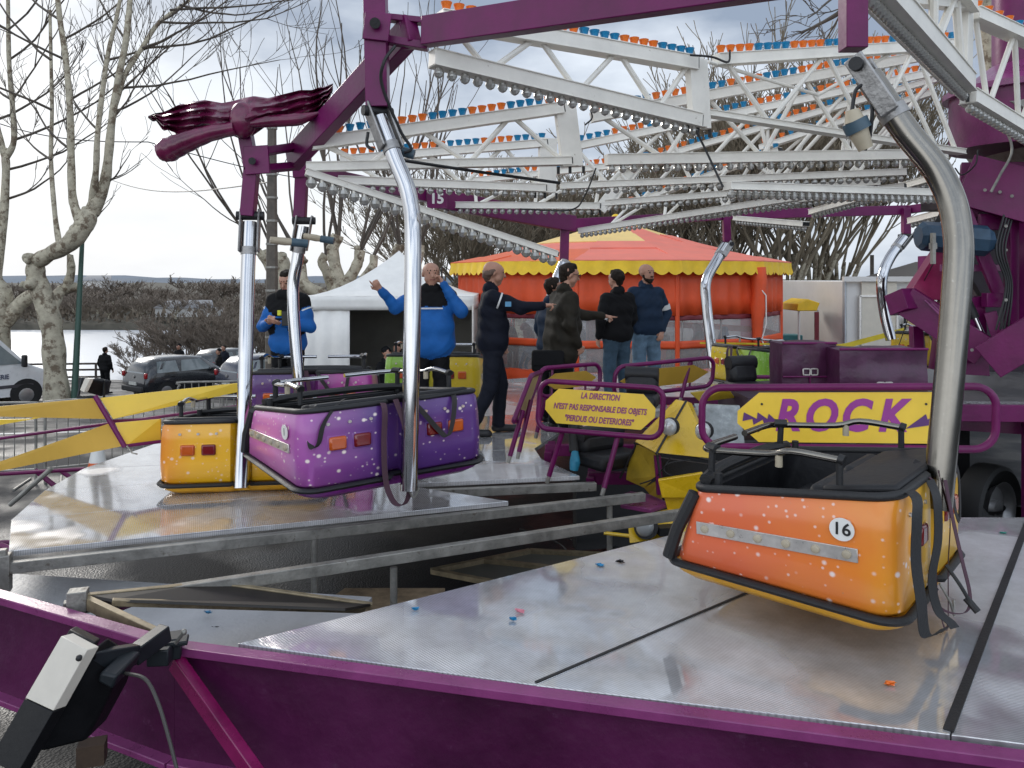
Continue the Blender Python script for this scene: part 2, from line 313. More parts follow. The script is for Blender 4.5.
def roadline(x0, y0, x1, y1, w):
    n = 14
    for i in range(n):
        a = i / n; b = (i + 1) / n
        P = [(x0 + (x1 - x0) * t, y0 + (y1 - y0) * t) for t in (a, b)]
        g.add([(P[0][0], P[0][1] - w, gz(*P[0]) + .006), (P[1][0], P[1][1] - w, gz(*P[1]) + .006), (P[1][0], P[1][1] + w, gz(*P[1]) + .006), (P[0][0], P[0][1] + w, gz(*P[0]) + .006)], [(0, 1, 2, 3)])
roadline(-14, 14.0, -4.6, 17.0, .06)
g.build('road_markings', PAINT)['kind'] = 'structure'
# ------------------------------------------------------------------ platform
CX, CY = 5.3, 8.3
def panel(name, pts, label, group='aluminium deck panels of the ride platform', z=0.0, th=0.035):
    c = sum((Vector((p[0], p[1], 0)) for p in pts), Vector()) / len(pts)
    rad = math.atan2(CY - c.y, CX - c.x)
    loc = Vector((c.x, c.y, z)); M = Matrix.Rotation(-rad, 3, 'Z')
    gap = 0.006; q = []
    for p in pts:
        v = Vector((p[0], p[1], 0)) - c; v -= v.normalized() * gap; q.append(M @ v)
    b = MB(); b.prism([Vector((v.x, v.y, -th)) for v in q], (0, 0, th))
    o = b.build(name, DECK, smooth=0, bevel=0.003); o.location = loc; o.rotation_euler = (0, 0, rad)
    return tag(o, label, 'deck panel', group)
panel('deck_panel', [(-1.22, 3.545), (.09, 3.18), (2.80, 5.42), (1.55, 5.42)], 'ribbed metal deck panel left of the straight seam, ending at the open gap')
panel('deck_panel', [(.09, 3.18), (1.553, 2.835), (3.51, 5.42), (2.80, 5.42)], 'ribbed metal deck panel directly under the orange gondola')
panel('deck_panel', [(1.553, 2.835), (3.4, 2.38), (6.5, 5.42), (3.51, 5.42)], 'ribbed metal deck panel at the right edge beyond the dark seam strip')
b = MB(); b.beam((1.56, 2.86, .004), (3.50, 5.41, .004), .035, .006); tag(MB().beam((.095, 3.20, .003), (2.79, 5.41, .003), .014, .004).build('seam_strip', BLK), 'thin black seam running under the orange gondola across the deck', 'seam strip'); tag(b.build('seam_strip', BLK), 'black rubber strip along the deck seam right of the orange gondola', 'seam strip')
WED = [[(-2.99, 4.74), (-.02, 5.81), (-.89, 6.29), (-3.36, 5.36)],
       [(-3.36, 5.36), (-.89, 6.29), (.56, 6.55), (.27, 7.16), (-3.57, 6.1)],
       [(-3.57, 6.1), (.27, 7.16), (.22, 7.6), (-3.65, 6.8)],
       [(-3.65, 6.8), (.22, 7.6), (.5, 8.4), (-3.5, 7.8)],
       [(-3.5, 7.8), (.5, 8.4), (1.2, 9.2), (-3.1, 9.0)],
       [(-3.1, 9.0), (1.2, 9.2), (2.0, 10.0), (-2.5, 10.3)],
       [(-2.5, 10.3), (2.0, 10.0), (2.8, 10.6), (-1.6, 11.6)],
       [(-1.6, 11.6), (2.8, 10.6), (3.4, 11.0), (-.3, 12.7)],
       [(-.3, 12.7), (3.4, 11.0), (4.2, 11.3), (1.3, 13.6)],
       [(1.3, 13.6), (4.2, 11.3), (5.4, 11.4), (3.5, 14.3)],
       [(3.5, 14.3), (5.4, 11.4), (7.4, 11.3), (7.0, 14.6)]]
WL = ['wet deck panel nearest the camera on the left side of the gap', 'wet deck panel under the purple gondola, second from the gap',
      'wet deck panel just behind the yellow gondola', 'deck panel under the policeman whose boots show', 'deck panel under the man in the long brown coat',
      'deck panel under the two men in jeans', 'deck panel between the men in jeans and the carousel', 'deck panel in front of the carousel entrance',
      'deck panel at the far side before the striped carousel', 'deck panel below the green and yellow gondola', 'deck panel at the far right behind the truck']
for w_, l_ in zip(WED, WL): panel('deck_panel', w_, l_)
def gbeam(p, q, label, w=.055, h=.066, z=-.072):
    o = MB().beam((p[0], p[1], z), (q[0], q[1], z), w, h).build('support_beam', GALV, bevel=.004); return tag(o, label, 'beam', 'galvanised support beams of the platform')
gbeam((-2.96, 4.66), (1.02, 6.18), 'long grey support beam under the front edge of the left deck', z=-.070)
gbeam((-2.26, 4.03), (1.36, 5.72), 'bare grey support beam crossing the middle of the open gap', z=-.045)
gbeam((-.9, 6.22), (.68, 6.49), 'short grey beam under the deck step behind the purple gondola', z=-.070)
gbeam((-1.30, 3.56), (1.50, 5.50), 'grey edge beam under the open side of the near deck', z=-.09)
for (p, q, t, l_) in (((-2.96, 4.66), (1.02, 6.18), .415, 'thin grey post holding the long deck beam under the purple gondola'), ((-2.26, 4.03), (1.36, 5.72), .43, 'thin grey post standing under the bare middle beam'),
                ((-2.96, 4.66), (1.02, 6.18), .93, 'thin grey post at the inner end of the long deck beam')):
    x = p[0] + (q[0] - p[0]) * t; y = p[1] + (q[1] - p[1]) * t
    tag(MB().cyl((x, y, -1.16), (x, y, -.10), .022, 10).build('support_post', GALV), l_, 'post', 'support posts under the platform')
tag(MB().box((-2.97, 4.66, -.10), (.09, .09, .22), .35).box((-2.97, 4.66, .02), (.05, .05, .04), .35).build('beam_bracket', GALV, bevel=.005), 'square bracket at the left end of the long deck beam', 'bracket')
# fascia
def fascia(p, q, label, ribs):
    p = Vector((p[0], p[1], 0)); q = Vector((q[0], q[1], 0)); d = (q - p).normalized(); nrm = Vector((d.y, -d.x, 0))
    t = thing('fascia_beam', label, 'fascia beam', p, 0, 'purple fascia beams round the platform')
    def wp(o): return wparent(o, t)
    wp(MB().beam(p + Vector((0, 0, -.28)), q + Vector((0, 0, -.28)), .014, .48).build('web_plate', PURD, smooth=0))
    wp(MB().beam(p + nrm * .015 + Vector((0, 0, -.018)), q + nrm * .015 + Vector((0, 0, -.018)), .075, .038).build('top_flange', PURT, bevel=.004))
    wp(MB().beam(p + nrm * .02 + Vector((0, 0, -.525)), q + nrm * .02 + Vector((0, 0, -.525)), .085, .03).build('bottom_flange', PURT, bevel=.004))
    for s_ in ribs:
        c = p + d * s_ + nrm * .04
        wp(MB().beam(c + Vector((0, 0, -.04)), c + Vector((0, 0, -.51)), .012, .065, up=nrm).build('stiffener', PUR, bevel=.002))
    return t
f1 = fascia((-4.2, 4.905), (-1.5, 3.565), 'purple painted fascia beam at the far left end of the platform rim', (.9,))
f2 = fascia((-1.5, 3.565), (3.6, 2.25), 'long purple fascia beam running along the bottom of the view', (4.2,))
o = MB().beam((-1.47, 3.50, -.06), W(266, 790, 3.2), .05, .07).build('outrigger_strut', mat('magenta_paint', (.20, .006, .075), .28, var=.25, coat=.3), bevel=.004)
tag(o, 'magenta strut slanting down from the fascia joint', 'strut')
# purple frame lying on the ground left
o = MB().tube([(-3.75, 5.5, -.22), (-3.0, 5.62, -.2)], .02).build('rim_tube', PUR); tag(o, 'short purple tube at the left rim of the deck', 'tube')
for pts, l_ in (([W(0, 474, 6.9), W(85, 469, 6.95)], 'thin purple rail low at the left picture edge'), ([W(0, 545, 4.95), W(18, 552, 4.9)], 'purple tube end sticking out by the deck corner'), ([W(98, 617, 4.05), W(148, 597, 4.35)], 'small purple tab at the broken frame corner')):
    tag(MB().tube(pts, .018).build('purple_tube', PUR), l_, 'tube')
tag(MB().tube([W(35, 470, 7.0), W(70, 498, 7.0)], .022).tube([W(60, 470, 7.2), W(88, 490, 7.2)], .02).build('trestle_leg', PUR), 'purple splayed legs below the yellow board at left', 'trestle')
tag(MB().tube([W(52, 468, 6.6), W(10, 505, 6.6)], .02).build('prop_bar', GALV), 'grey prop bar leaning under the purple rail at left', 'bar')
# fallen panels
b = MB(); P = [G(5, 573, -.30), G(372, 597, -.32), G(330, 650, -.40), G(232, 690, -.5), G(-60, 670, -.42)]
b.prism([p - Vector((0, 0, .03)) for p in P], (0, 0, .03)); o = b.build('fallen_panel', mat('pale_dull_aluminium', (.50, .50, .50), .5, metal=.1, var=.12, vscale=3, bump=.15, bscale=40), smooth=0); tag(o, 'pale fallen deck panel lying low in the gap by the fascia', 'fallen panel')
BRASS = mat('corroded_frame', (.30, .24, .15), .45, metal=.4, var=.3, vscale=12, dirt=((.34, .29, .22), 20, .6))
UND = mat('panel_underside', (.016, .012, .008), .6, var=.4, vscale=6)
t = thing('tilted_panel_frame', 'deck panel frame tipped over with its dark underside showing', 'panel frame', W(100, 600, 4.1))
a, b_, c_, d_ = W(84, 597, 4.02), W(214, 584, 4.35), W(372, 606, 4.45), W(345, 611, 4.1)
e_ = W(112, 602, 3.98)
wparent(MB().prism([a, b_, c_, d_, e_], (0, .01, .01)).build('underside', UND, smooth=0), t)
for p, q in ((a, b_), (b_, c_), (e_, c_ - Vector((.04, 0, .02)))): wparent(MB().beam(p, q, .035, .032).build('frame_bar', BRASS, bevel=.003), t)
wparent(MB().beam(a + Vector((0, 0, -.02)), W(158, 636, 3.72), .035, .06).build('frame_bar', BRASS, bevel=.003), t)
wparent(MB().box(W(78, 600, 4.0), (.09, .08, .10), .3).build('corner_block', GALV, bevel=.004), t)
t = thing('metal_frame', 'rectangular greenish metal frame lying on the ground in the dark gap', 'frame', G(510, 566, -.95))
q = [G(432, 571, -.9), G(530, 551, -.98), G(625, 556, -.98), G(520, 588, -.9)]
for i in range(4): wparent(MB().beam(q[i], q[(i + 1) % 4], .05, .04).build('frame_bar', BRASS), t)
wparent(MB().beam((q[0] + q[1]) / 2, (q[3] + q[2]) / 2, .05, .04).build('frame_bar', BRASS), t)
wparent(MB().prism([p - Vector((0, 0, .03)) for p in q], (0, 0, .01)).build('mesh_sheet', mat('grey_sheet', (.10, .10, .085), .5), smooth=0), t)
WOOD = mat('plywood', (.33, .24, .15), .8, var=.35, vscale=10, bump=.2)
tag(MB().prism([G(268, 640, -.75), G(345, 588, -.75), G(445, 588, -.78), G(430, 640, -.75)], (0, 0, -.06)).build('plywood_board', WOOD), 'sandy plywood board lying below the near deck edge', 'board')
o = MB().box(G(608, 545, -1.1) + Vector((0, 0, .08)), (.2, .12, .16), .3).build('wooden_block', mat('brown_wood', (.06, .035, .02), .8, var=.3)); tag(o, 'dark wooden block on the asphalt in the gap', 'block')
for pts, l_ in (([G(570, 540, -1.1), G(590, 548, -1.1), G(610, 534, -1.1), G(625, 540, -1.1), G(612, 552, -1.1)], 'looped black cable on the asphalt in the gap'), ([G(520, 530, -1.1), G(560, 545, -1.1), G(575, 565, -1.1)], 'black cable trailing over the asphalt under the beams')):
    tag(MB().tube([p + Vector((0, 0, .012)) for p in bez(pts, 6)], .011, 6).build('black_cable', BLK), l_, 'cable')
# litter on the deck
for (px, py, z, col, l_) in ((890, 686, 0, CUPO, 'broken orange lamp cap lying on the near deck'), (620, 563, 0, BLK, 'small black scrap near the left end of the near deck'),
                             (600, 567, 0, CUPB, 'tiny blue chip beside the black scrap'), (415, 611, 0, CUPB, 'blue plastic chip alone on the near deck'), (513, 621, 0, CUPB, 'blue plastic chip beside the pink petal'),
                             (520, 613, 0, mat('pink_chip', (.6, .2, .25), .5), 'pink petal shaped chip on the near deck'), (208, 614, -.32, CUPB, 'broken blue lamp cap on the fallen pale panel'), (216, 629, -.38, BLK, 'dark crumb on the fallen pale panel'),
                             (1003, 534, 0, mat('green_chip', (.02, .25, .2), .5), 'green chip near the right end of the deck')):
    c = G(px, py, z); b = MB(); rnd = random.Random(px)
    for k in range(4):
        a = rnd.uniform(0, 6.28); r_ = rnd.uniform(.008, .02)
        b.add([c + Vector((math.cos(a + j * 1.7 + .2 * k) * (r_ + .01), math.sin(a + j * 1.7) * r_, .004 + rnd.uniform(0, .016))) for j in range(4)] + [c + Vector((0, 0, .002))], [(0, 1, 2), (0, 2, 3), (0, 1, 4), (1, 2, 4), (2, 3, 4)])
    o = b.build('litter_chip', col, fix=False); tag(o, l_, 'litter', 'broken chips scattered on the deck')
# ------------------------------------------------------------------ ride superstructure
def lampmesh():
    b = MB(); b.tube([(0, 0, 0), (0, 0, .012), (0, 0, .014), (0, 0, .045), (0, 0, .062), (0, 0, .064)], [.016, .016, .021, .030, .036, .030], 10); m1 = b
    me = []
    for mt in (CUPO, CUPB):
        o = m1.build('lamp_cap', mt, smooth=50); me.append(o.data); bpy.data.objects.remove(o)
    b = MB(); b.tube([(0, 0, 0), (0, 0, -.02), (0, 0, -.022), (0, 0, -.045), (0, 0, -.066), (0, 0, -.076)], [.022, .022, .031, .036, .024, .006], 10)
    o = b.build('bulb', [BULB], smooth=20); me.append(o.data); bpy.data.objects.remove(o)
    return me
CAPS = lampmesh()
def row(root, p, q, n, kind, h, ph=0, sc=1.0):
    p = Vector(p); q = Vector(q)
    for i in range(n):
        t = (i + .5) / n; c = p.lerp(q, t) + Vector((0, 0, h / 2 if kind == 'caps' else -h / 2))
        me = CAPS[2] if kind == 'bulbs' else CAPS[((i + ph) // 4) % 2]
        o = bpy.data.objects.new('bulb' if kind == 'bulbs' else 'lamp_cap', me); COL.objects.link(o); o.scale = (sc * (1.0 if kind == 'bulbs' else 1.12),) * 3
        o.parent = root; o.location = c - Vector(root.location)
def truss(label, up, lo, nup=0, nlo=0, ph=0, w=.085, hu=.085, hl=.085, zig=4, post=None, sc=1.0, tw=.022):
    t = thing('truss_arm', label, 'truss', lo[0] if lo else up[0], 0, 'white lattice trusses of the ride')
    for k, (bm_, h) in (('upper_beam', (up, hu)), ('lower_beam', (lo, hl))):
        if not bm_: continue
        m = MB().beam(bm_[0], bm_[1], w, h)
        # rolled lips that give the channel look
        m.beam(Vector(bm_[0]) + Vector((0, 0, h / 2 + .003)), Vector(bm_[1]) + Vector((0, 0, h / 2 + .003)), w + .02, .006)
        m.beam(Vector(bm_[0]) - Vector((0, 0, h / 2 + .003)), Vector(bm_[1]) - Vector((0, 0, h / 2 + .003)), w + .02, .006)
        wparent(m.build(k, WHT, smooth=0), t)
        wparent(MB().beam(Vector(bm_[1]), Vector(bm_[1]) + (Vector(bm_[1]) - Vector(bm_[0])).normalized() * .012, w * .9, h * .9).build('end_cap', BLK, smooth=0), t)
    if nup: row(t, up[0], up[1], nup, 'caps', hu, ph, sc)
    if nlo: row(t, lo[0], lo[1], nlo, 'bulbs', hl, 0, sc)
    if up and lo and zig:
        A0, A1, B0, B1 = [Vector(x) for x in (up[0], up[1], lo[0], lo[1])]; last = None
        side = Vector(((A1 - A0).y, -(A1 - A0).x, 0)).normalized()
        for k in range(zig + 1):
            tt = (k + .15) / (zig + .3); p = A0.lerp(A1, tt) if k % 2 == 0 else B0.lerp(B1, tt)
            if last is not None:
                wparent(MB().cyl(last, p, tw, 8).build('brace', WHT), t)
            last = p
    if post:
        A1, B1 = Vector(up[1]), Vector(lo[1]); d = (B1 - Vector(lo[0])).normalized() * .09
        for s_ in (0, 1):
            o_ = d * s_
            wparent(MB().beam(A1 + o_ + Vector((0, 0, .05)), B1 + o_ - Vector((0, 0, .05)), .07, .15 if s_ == 0 else .05, up=d).build('post', WHT, bevel=.004), t)
        for s_ in (-1.2, 0.0, 1.4): wparent(MB().cyl(B1 + d * s_ - Vector((0, 0, .05)), B1 + d * s_ - Vector((0, 0, .11)), .014, 8).build('pin', BLK), t)
    return t
# T1: from the joint over the purple gondola
truss('nearest big white truss with a sloping lower beam of clear bulbs', (W(440, 19, 5.35), W(694, 64, 6.45)), (W(432, 58, 5.3), W(698, 121, 6.45)), 24, 24, 0, zig=6, post=True, w=.11, hu=.10, hl=.10)
truss('inner white truss running to the hub in front, crossed by the cream plug', (W(716, 60, 6.55), W(962, 44, 7.75)), (W(706, 113, 6.55), W(962, 152, 7.7)), 30, 0, 0, zig=5, hl=.04, w=.09)
tag(MB().cyl(W(709, 62, 6.5), W(818, 95, 7.2), .016, 8).cyl(W(818, 95, 7.2), W(900, 48, 7.4), .016, 8).build('cross_brace', WHT), 'thin white tube crossing behind the cream plug', 'brace')
truss('long light bar with clear bulbs hanging from a wire at its left end', None, (W(727, 186, 6.3), W(938, 193, 7.3)), 0, 30, hl=.05, w=.10, zig=0)
# T0: near truss overhead at right
truss('broad white truss overhead at the top right with ribbed bulbs below', (W(905, -75, 4.6), W(966, 8, 6.1)), (W(868, -20, 4.25), W(964, 84, 6.1)), 0, 38, zig=5, post=True, w=.16, hl=.12, tw=.03)
truss('short inner white truss meeting the purple hub at the right edge', (W(972, 14, 6.2), W(1085, 65, 7.2)), (W(968, 96, 6.2), W(1060, 152, 7.6)), 12, 26, zig=6, w=.12, hl=.10, tw=.022)
tag(MB().beam(W(850, -8, 4.4), W(965, 5, 6.1), .1, .08).build('roof_beam', WHT, smooth=0), 'plain white beam at the very top right corner', 'beam')
# T2..T7 further ones
truss('white truss with orange and blue caps starting behind the bent chrome pole', (W(312, 144, 6.4), W(562, 108, 7.0)), (W(306, 167, 6.4), W(570, 161, 7.0)), 25, 0, 1, zig=5, post=True, w=.10, hu=.09, hl=.06)
truss('inner truss with capped top beam between the two tall posts', (W(592, 117, 7.1), W(945, 52, 8.1)), (W(606, 160, 7.1), W(945, 154, 8.0)), 40, 34, 2, zig=7, w=.09)
truss('white truss whose caps show just under the first capped beam at left', (W(340, 160, 8.0), W(546, 143, 8.5)), (W(338, 180, 8.0), W(545, 188, 8.5)), 24, 22, 0, zig=5, post=True, w=.09, hu=.07, hl=.07)
truss('inner truss second in the stack between post and hub', (W(568, 148, 8.6), W(945, 70, 8.6)), (W(560, 186, 8.6), W(905, 172, 8.6)), 44, 40, 3, zig=8, w=.08, hu=.07, hl=.06)
truss('white truss by the number fifteen plate, its bulbs above the tent roof', (W(470, 181, 10.2), W(640, 163, 9.9)), (W(443, 205, 10.2), W(600, 206, 9.9)), 22, 22, 1, zig=5, post=True, w=.09, hu=.06, hl=.07)
truss('inner truss third in the stack, rising steeply to the hub', (W(612, 170, 9.9), W(940, 78, 8.9)), (W(606, 203, 9.9), W(880, 182, 9.0)), 40, 36, 2, zig=8, w=.08, hu=.06, hl=.06)
truss('low white truss just above the left half of the carousel roof', (W(628, 205, 11.8), W(780, 150, 10.0)), (W(580, 231, 12.0), W(800, 197, 9.8)), 20, 40, 3, zig=7, w=.10, hu=.06, hl=.07)
truss('upper back truss with caps fading behind the bent pole', (W(760, 148, 10.4), W(935, 92, 9.3)), (W(690, 214, 11.0), W(905, 186, 9.4)), 18, 36, 1, zig=7, w=.10, hu=.06, hl=.06)
truss('light bar above the right end of the carousel roof', None, (W(736, 218, 13.0), W(806, 224, 11.4)), 0, 22, hl=.06, w=.12, zig=0)
truss('light bar over the bare trees right of the carousel', (W(790, 203, 12.6), W(812, 190, 11.6)), (W(812, 212, 12.6), W(935, 178, 9.6)), 0, 26, hl=.07, w=.12, zig=1)
truss('small light bar by the brown shed roof at right', None, (W(911, 221, 12.6), W(945, 212, 11.6)), 0, 8, hl=.08, w=.12, zig=0)
truss('thin drooping light bar slanting down from the left joint to the carousel roof', None, (W(306, 172, 6.3), W(556, 254, 7.2)), 0, 26, hl=.045, w=.08, zig=0, sc=1.25)
# rim beams
def rim(p, q, label, w=.10, h=.19):
    return tag(MB().beam(p, q, w, h).build('rim_beam', PUR, bevel=.006), label, 'rim beam', 'purple rim beams linking the truss ends')
rim(W(425, 32, 5.3), W(853, -32, 4.0), 'large purple rim beam crossing the top of the view')
rim(W(413, 28, 5.35), W(292, 160, 6.7), 'steep purple rim beam from the upper joint down to the left joint', h=.2)
rim(W(300, 170, 7.6), W(440, 199, 10.0), 'purple rim beam carrying the number fifteen plate', h=.14)
rim(W(440, 199, 10.0), W(574, 224, 12.0), 'purple rim beam above the white tent', h=.24)
rim(W(574, 224, 12.0), W(727, 215, 13.7), 'purple rim beam above the carousel roof', h=.16)
rim(W(727, 215, 13.7), W(907, 210, 13.7), 'purple rim beam above the bare trees', h=.16)
rim(W(907, 210, 13.7), W(975, 200, 12.6), 'purple rim beam ending at the truck', h=.14)
t = thing('number_plate', 'small plate reading fifteen on the purple rim beam', 'plate', W(437, 199, 9.6))
MB().box((0, 0, 0), (.24, .02, .22)).build('plate', PUR, t); text('number', '15', .17, DISC, t, (0, -.012, 0), face_rot((1, 0, 0), (0, 0, 1)), offset=.006)
def joint(label, parts):
    t = thing('arm_joint', label, 'arm joint', parts[0][0], 0, 'purple arm joints at the rim')
    for p, q, w, h in parts: wparent(MB().beam(p, q, w, h, up=(0, 1, 0)).build('joint_member', PUR, bevel=.004), t)
    return t
j1 = joint('purple joint and upright above the purple gondola', [(W(375, -30, 5.3), W(378, 108, 5.3), .145, .13), (W(364, 25, 5.22), W(390, 28, 5.22), .18, .02), (W(388, 18, 5.4), W(428, 22, 5.4), .04, .09), (W(388, 40, 5.35), W(428, 47, 5.35), .05, .08), (W(404, 22, 5.4), W(408, 50, 5.4), .06, .06)])
wparent(MB().cyl(W(375, 23, 5.21), W(375, 23, 5.16), .035, 12).build('bolt', BLK), j1)
j0 = joint('purple upright above the orange gondola', [(W(853, -60, 4.08), W(853, 50, 4.08), .11, .11)])
j2 = joint('purple joint and upright above the yellow gondola', [(W(244, 125, 6.3), W(252, 170, 6.3), .10, .10), (W(256, 146, 6.24), W(258, 174, 6.24), .19, .03), (W(252, 168, 6.3), W(248, 216, 6.3), .105, .10), (W(262, 152, 6.3), W(294, 147, 6.6), .06, .06), (W(264, 169, 6.3), W(296, 166, 6.7), .06, .06)])
wparent(MB().cyl(W(252, 161, 6.21), W(252, 161, 6.17), .028, 12).build('bolt', BLK), j2)
joint('purple upright above the second purple gondola', [(W(301, 150, 7.6), W(303, 178, 7.6), .16, .13), (W(302, 172, 7.6), W(300, 219, 7.6), .11, .10)])
joint('purple upright above the men beside the carousel', [(W(565, 222, 11.9), W(564, 262, 11.9), .13, .12)])
joint('purple upright above the green and yellow gondola', [(W(726, 215, 13.6), W(727, 242, 13.6), .12, .12)])
joint('purple upright beside the far right yellow gondola', [(W(906, 208, 13.6), W(906, 234, 13.6), .12, .12)])
# cables
def cable(pts, r, label, m=BLK, n=6): return tag(MB().tube(bez(pts, 8), r, 6).build('cable', m), label, 'cable', 'loose black cables on the ride')
cable([W(395, 46, 5.2), W(384, 62, 5.15), W(382, 85, 5.2), W(400, 130, 5.3), W(411, 148, 5.3), W(404, 153, 5.3)], .011, 'black cable looping from the upper joint beside the bent pole')
cable([W(368, 132, 5.3), W(367, 145, 5.3), W(374, 150, 5.3)], .011, 'short black cable loop left of the bent pole')
cable([W(696, 130, 6.4), W(708, 155, 6.4), W(723, 187, 6.3)], .009, 'taut wire holding up the long light bar')
cable([W(400, 160, 6.3), W(480, 172, 6.8), W(560, 183, 7.0)], .014, 'dark cable under the first capped truss')
cable([W(596, 168, 6.8), W(585, 195, 6.8), W(570, 210, 6.9), W(520, 209, 7.2)], .007, 'thin cable hanging in a curve below the posts')
cable([W(690, 55, 6.3), W(712, 57, 6.3), W(728, 62, 6.5), W(730, 50, 6.5)], .009, 'small black cable loop at the upper post')
cable([W(585, 125, 6.9), W(592, 118, 6.9), W(590, 108, 6.9)], .008, 'small black cable loop by the middle post')
cable([W(868, 82, 4.0), W(856, 90, 4.0), W(852, 110, 4.0)], .010, 'black cable entering the cream plug from above')
cable([W(865, 84, 4.05), W(872, 105, 4.0), W(870, 135, 4.0), W(865, 150, 4.0)], .010, 'black cable running behind the cream plug')
t = thing('cable_plug', 'cream and blue cable plug hanging beside the chrome pole', 'plug', W(857, 125, 4.0))
wparent(MB().tube([W(852, 110, 4.0), W(855, 122, 4.0)], [.033, .05], 12).build('plug_body', CREAM), t); wparent(MB().tube([W(854, 121, 4.0), W(859, 131, 4.0)], [.064, .064], 12).build('collar', TEAL), t)
wparent(MB().tube([W(858, 131, 4.0), W(866, 149, 4.0)], [.05, .036], 12).build('plug_body', CREAM), t)
for (p, q, l_) in ((W(270, 240, 6.3), W(300, 243, 6.4), 'beige cable end left of the second chrome pole'), (W(304, 236, 7.3), W(328, 240, 7.3), 'beige cable end right of the second chrome pole'), (W(383, 146, 5.35), W(408, 153, 5.35), 'beige cable end behind the bent pole')):
    t = thing('cable_end', l_, 'cable end', p, 0, 'beige cable ends on the poles'); wparent(MB().tube([p, p.lerp(q, .5), q], [.028, .033, .02], 10).build('sleeve', CREAM), t); wparent(MB().tube([p.lerp(q, .7), q + (q - p) * .25], .034, 10).build('collar', TEAL), t)
# hub
t = thing('ride_hub', 'purple drum at the hub with a flat rim below', 'hub', (CX, CY, 2.6))
wparent(MB().cyl((CX, CY, 2.95), (CX, CY, 3.55), .68, 40).build('drum', PUR), t); wparent(MB().cyl((CX, CY, 3.55), (CX, CY, 3.82), .66, 40, r2=.30).build('cone', PURT), t)
wparent(MB().cyl((CX - .03, CY, 2.86), (CX + .05, CY, 2.93), .82, 40).build('flange', GALV), t)
wparent(MB().cyl((CX, CY, 3.5), (CX, CY, 3.56), .74, 40).build('collar', PURT), t)
wparent(MB().cyl((CX, CY, 3.7), (CX, CY, 5.2), .28, 24).build('mast', PUR), t)
# centre trailer and machinery
MAG = mat('magenta_panel', (.28, .008, .075), .35, var=.2)
DKP = mat('shaded_purple_interior', (.012, .002, .009), .6, var=.3)  # near-black purple: shade inside the machinery is put into the colour
CHK = mat('checker_plate', (.17, .165, .165), .42, metal=.5, var=.25, vscale=10, bump=.6, bscale=60)
GRY = mat('grey_tank_paint', (.055, .05, .058), .5, var=.3, vscale=3)
t = thing('centre_trailer', 'purple centre trailer of the ride with a wheel under its chequered deck', 'trailer', (5.6, 8.2, -1.1))
def cp(o): return wparent(o, t)
y0 = 7.25
P = [W(862, 352, 9.6), W(1040, 350, 9.6), W(1110, 400, 7.1), W(938, 386, y0)]
P = [Vector((4.1, 9.9, .50)), Vector((9.0, 9.9, .50)), Vector((9.0, 6.9, .50)), Vector((3.86, 7.3, .50))]
cp(MB().prism([p - Vector((0, 0, .05)) for p in P], (0, 0, .05)).build('deck', CHK, smooth=0))
cp(MB().beam((3.84, 7.27, .40), (9.0, 6.86, .40), .06, .15).build('deck_edge', PUR, bevel=.004))
cp(MB().beam((3.86, 7.3, .40), (4.1, 9.9, .40), .06, .15).build('deck_edge', PUR, bevel=.004))
for x, w_ in ((3.92, .12), (4.72, .10), (5.5, .1)): cp(MB().beam((x, 7.30, .34), (x, 7.30, -1.0), w_, .08, up=(0, 1, 0)).build('leg', PUR, bevel=.004))
cp(MB().box((5.9, 7.35, -.25), (2.1, .03, 1.1)).build('side_panel', GRY)); cp(MB().box((4.35, 8.5, -.3), (1.0, .05, 1.3)).build('inner_panel', BLK))
cp(MB().beam((3.9, 7.20, -.62), (7.5, 6.75, -.80), .05, .08).build('sill', PUR)); cp(MB().beam((3.95, 7.9, .25), (4.9, 7.5, .25), .05, .2).build('chassis_rail', PUR))
cp(MB().box((3.62, 7.9, -.4), (.2, .5, 1.2), .1).build('support_panel', GRY))
w_ = MB(); w_.tube([(4.52 + .0, 7.55, -.55), (4.52, 7.55, -.55)], .1)
def wheel(name, c, r, wdt, ax, parent_fn, label=None):
    ax = Vector(ax).normalized(); c = Vector(c); b = MB(); prof = [(-.5, .62), (-.5, .90), (-.42, .98), (-.2, 1), (.2, 1), (.42, .98), (.5, .90), (.5, .62)]
    b.tube([c + ax * (u * wdt) for u, _ in prof], [v * r for _, v in prof], 28, cap=False)
    o = b.build('tyre', TYRE); parent_fn(o)
    b = MB(); b.tube([c + ax * (u * wdt) for u in (-.48, -.40, -.15, -.12, .12, .15, .40, .48)], [r * v for v in (.64, .58, .5, .12, .12, .5, .58, .64)], 24, cap=False)
    b.tube([c + ax * (-.35 * wdt), c + ax * (.35 * wdt)], r * .2, 14)
    o2 = b.build('rim', RIMM); parent_fn(o2); return o, o2
wheel('wheel', (4.62, 7.75, -.60), .42, .26, (.55, -.85, 0), cp)
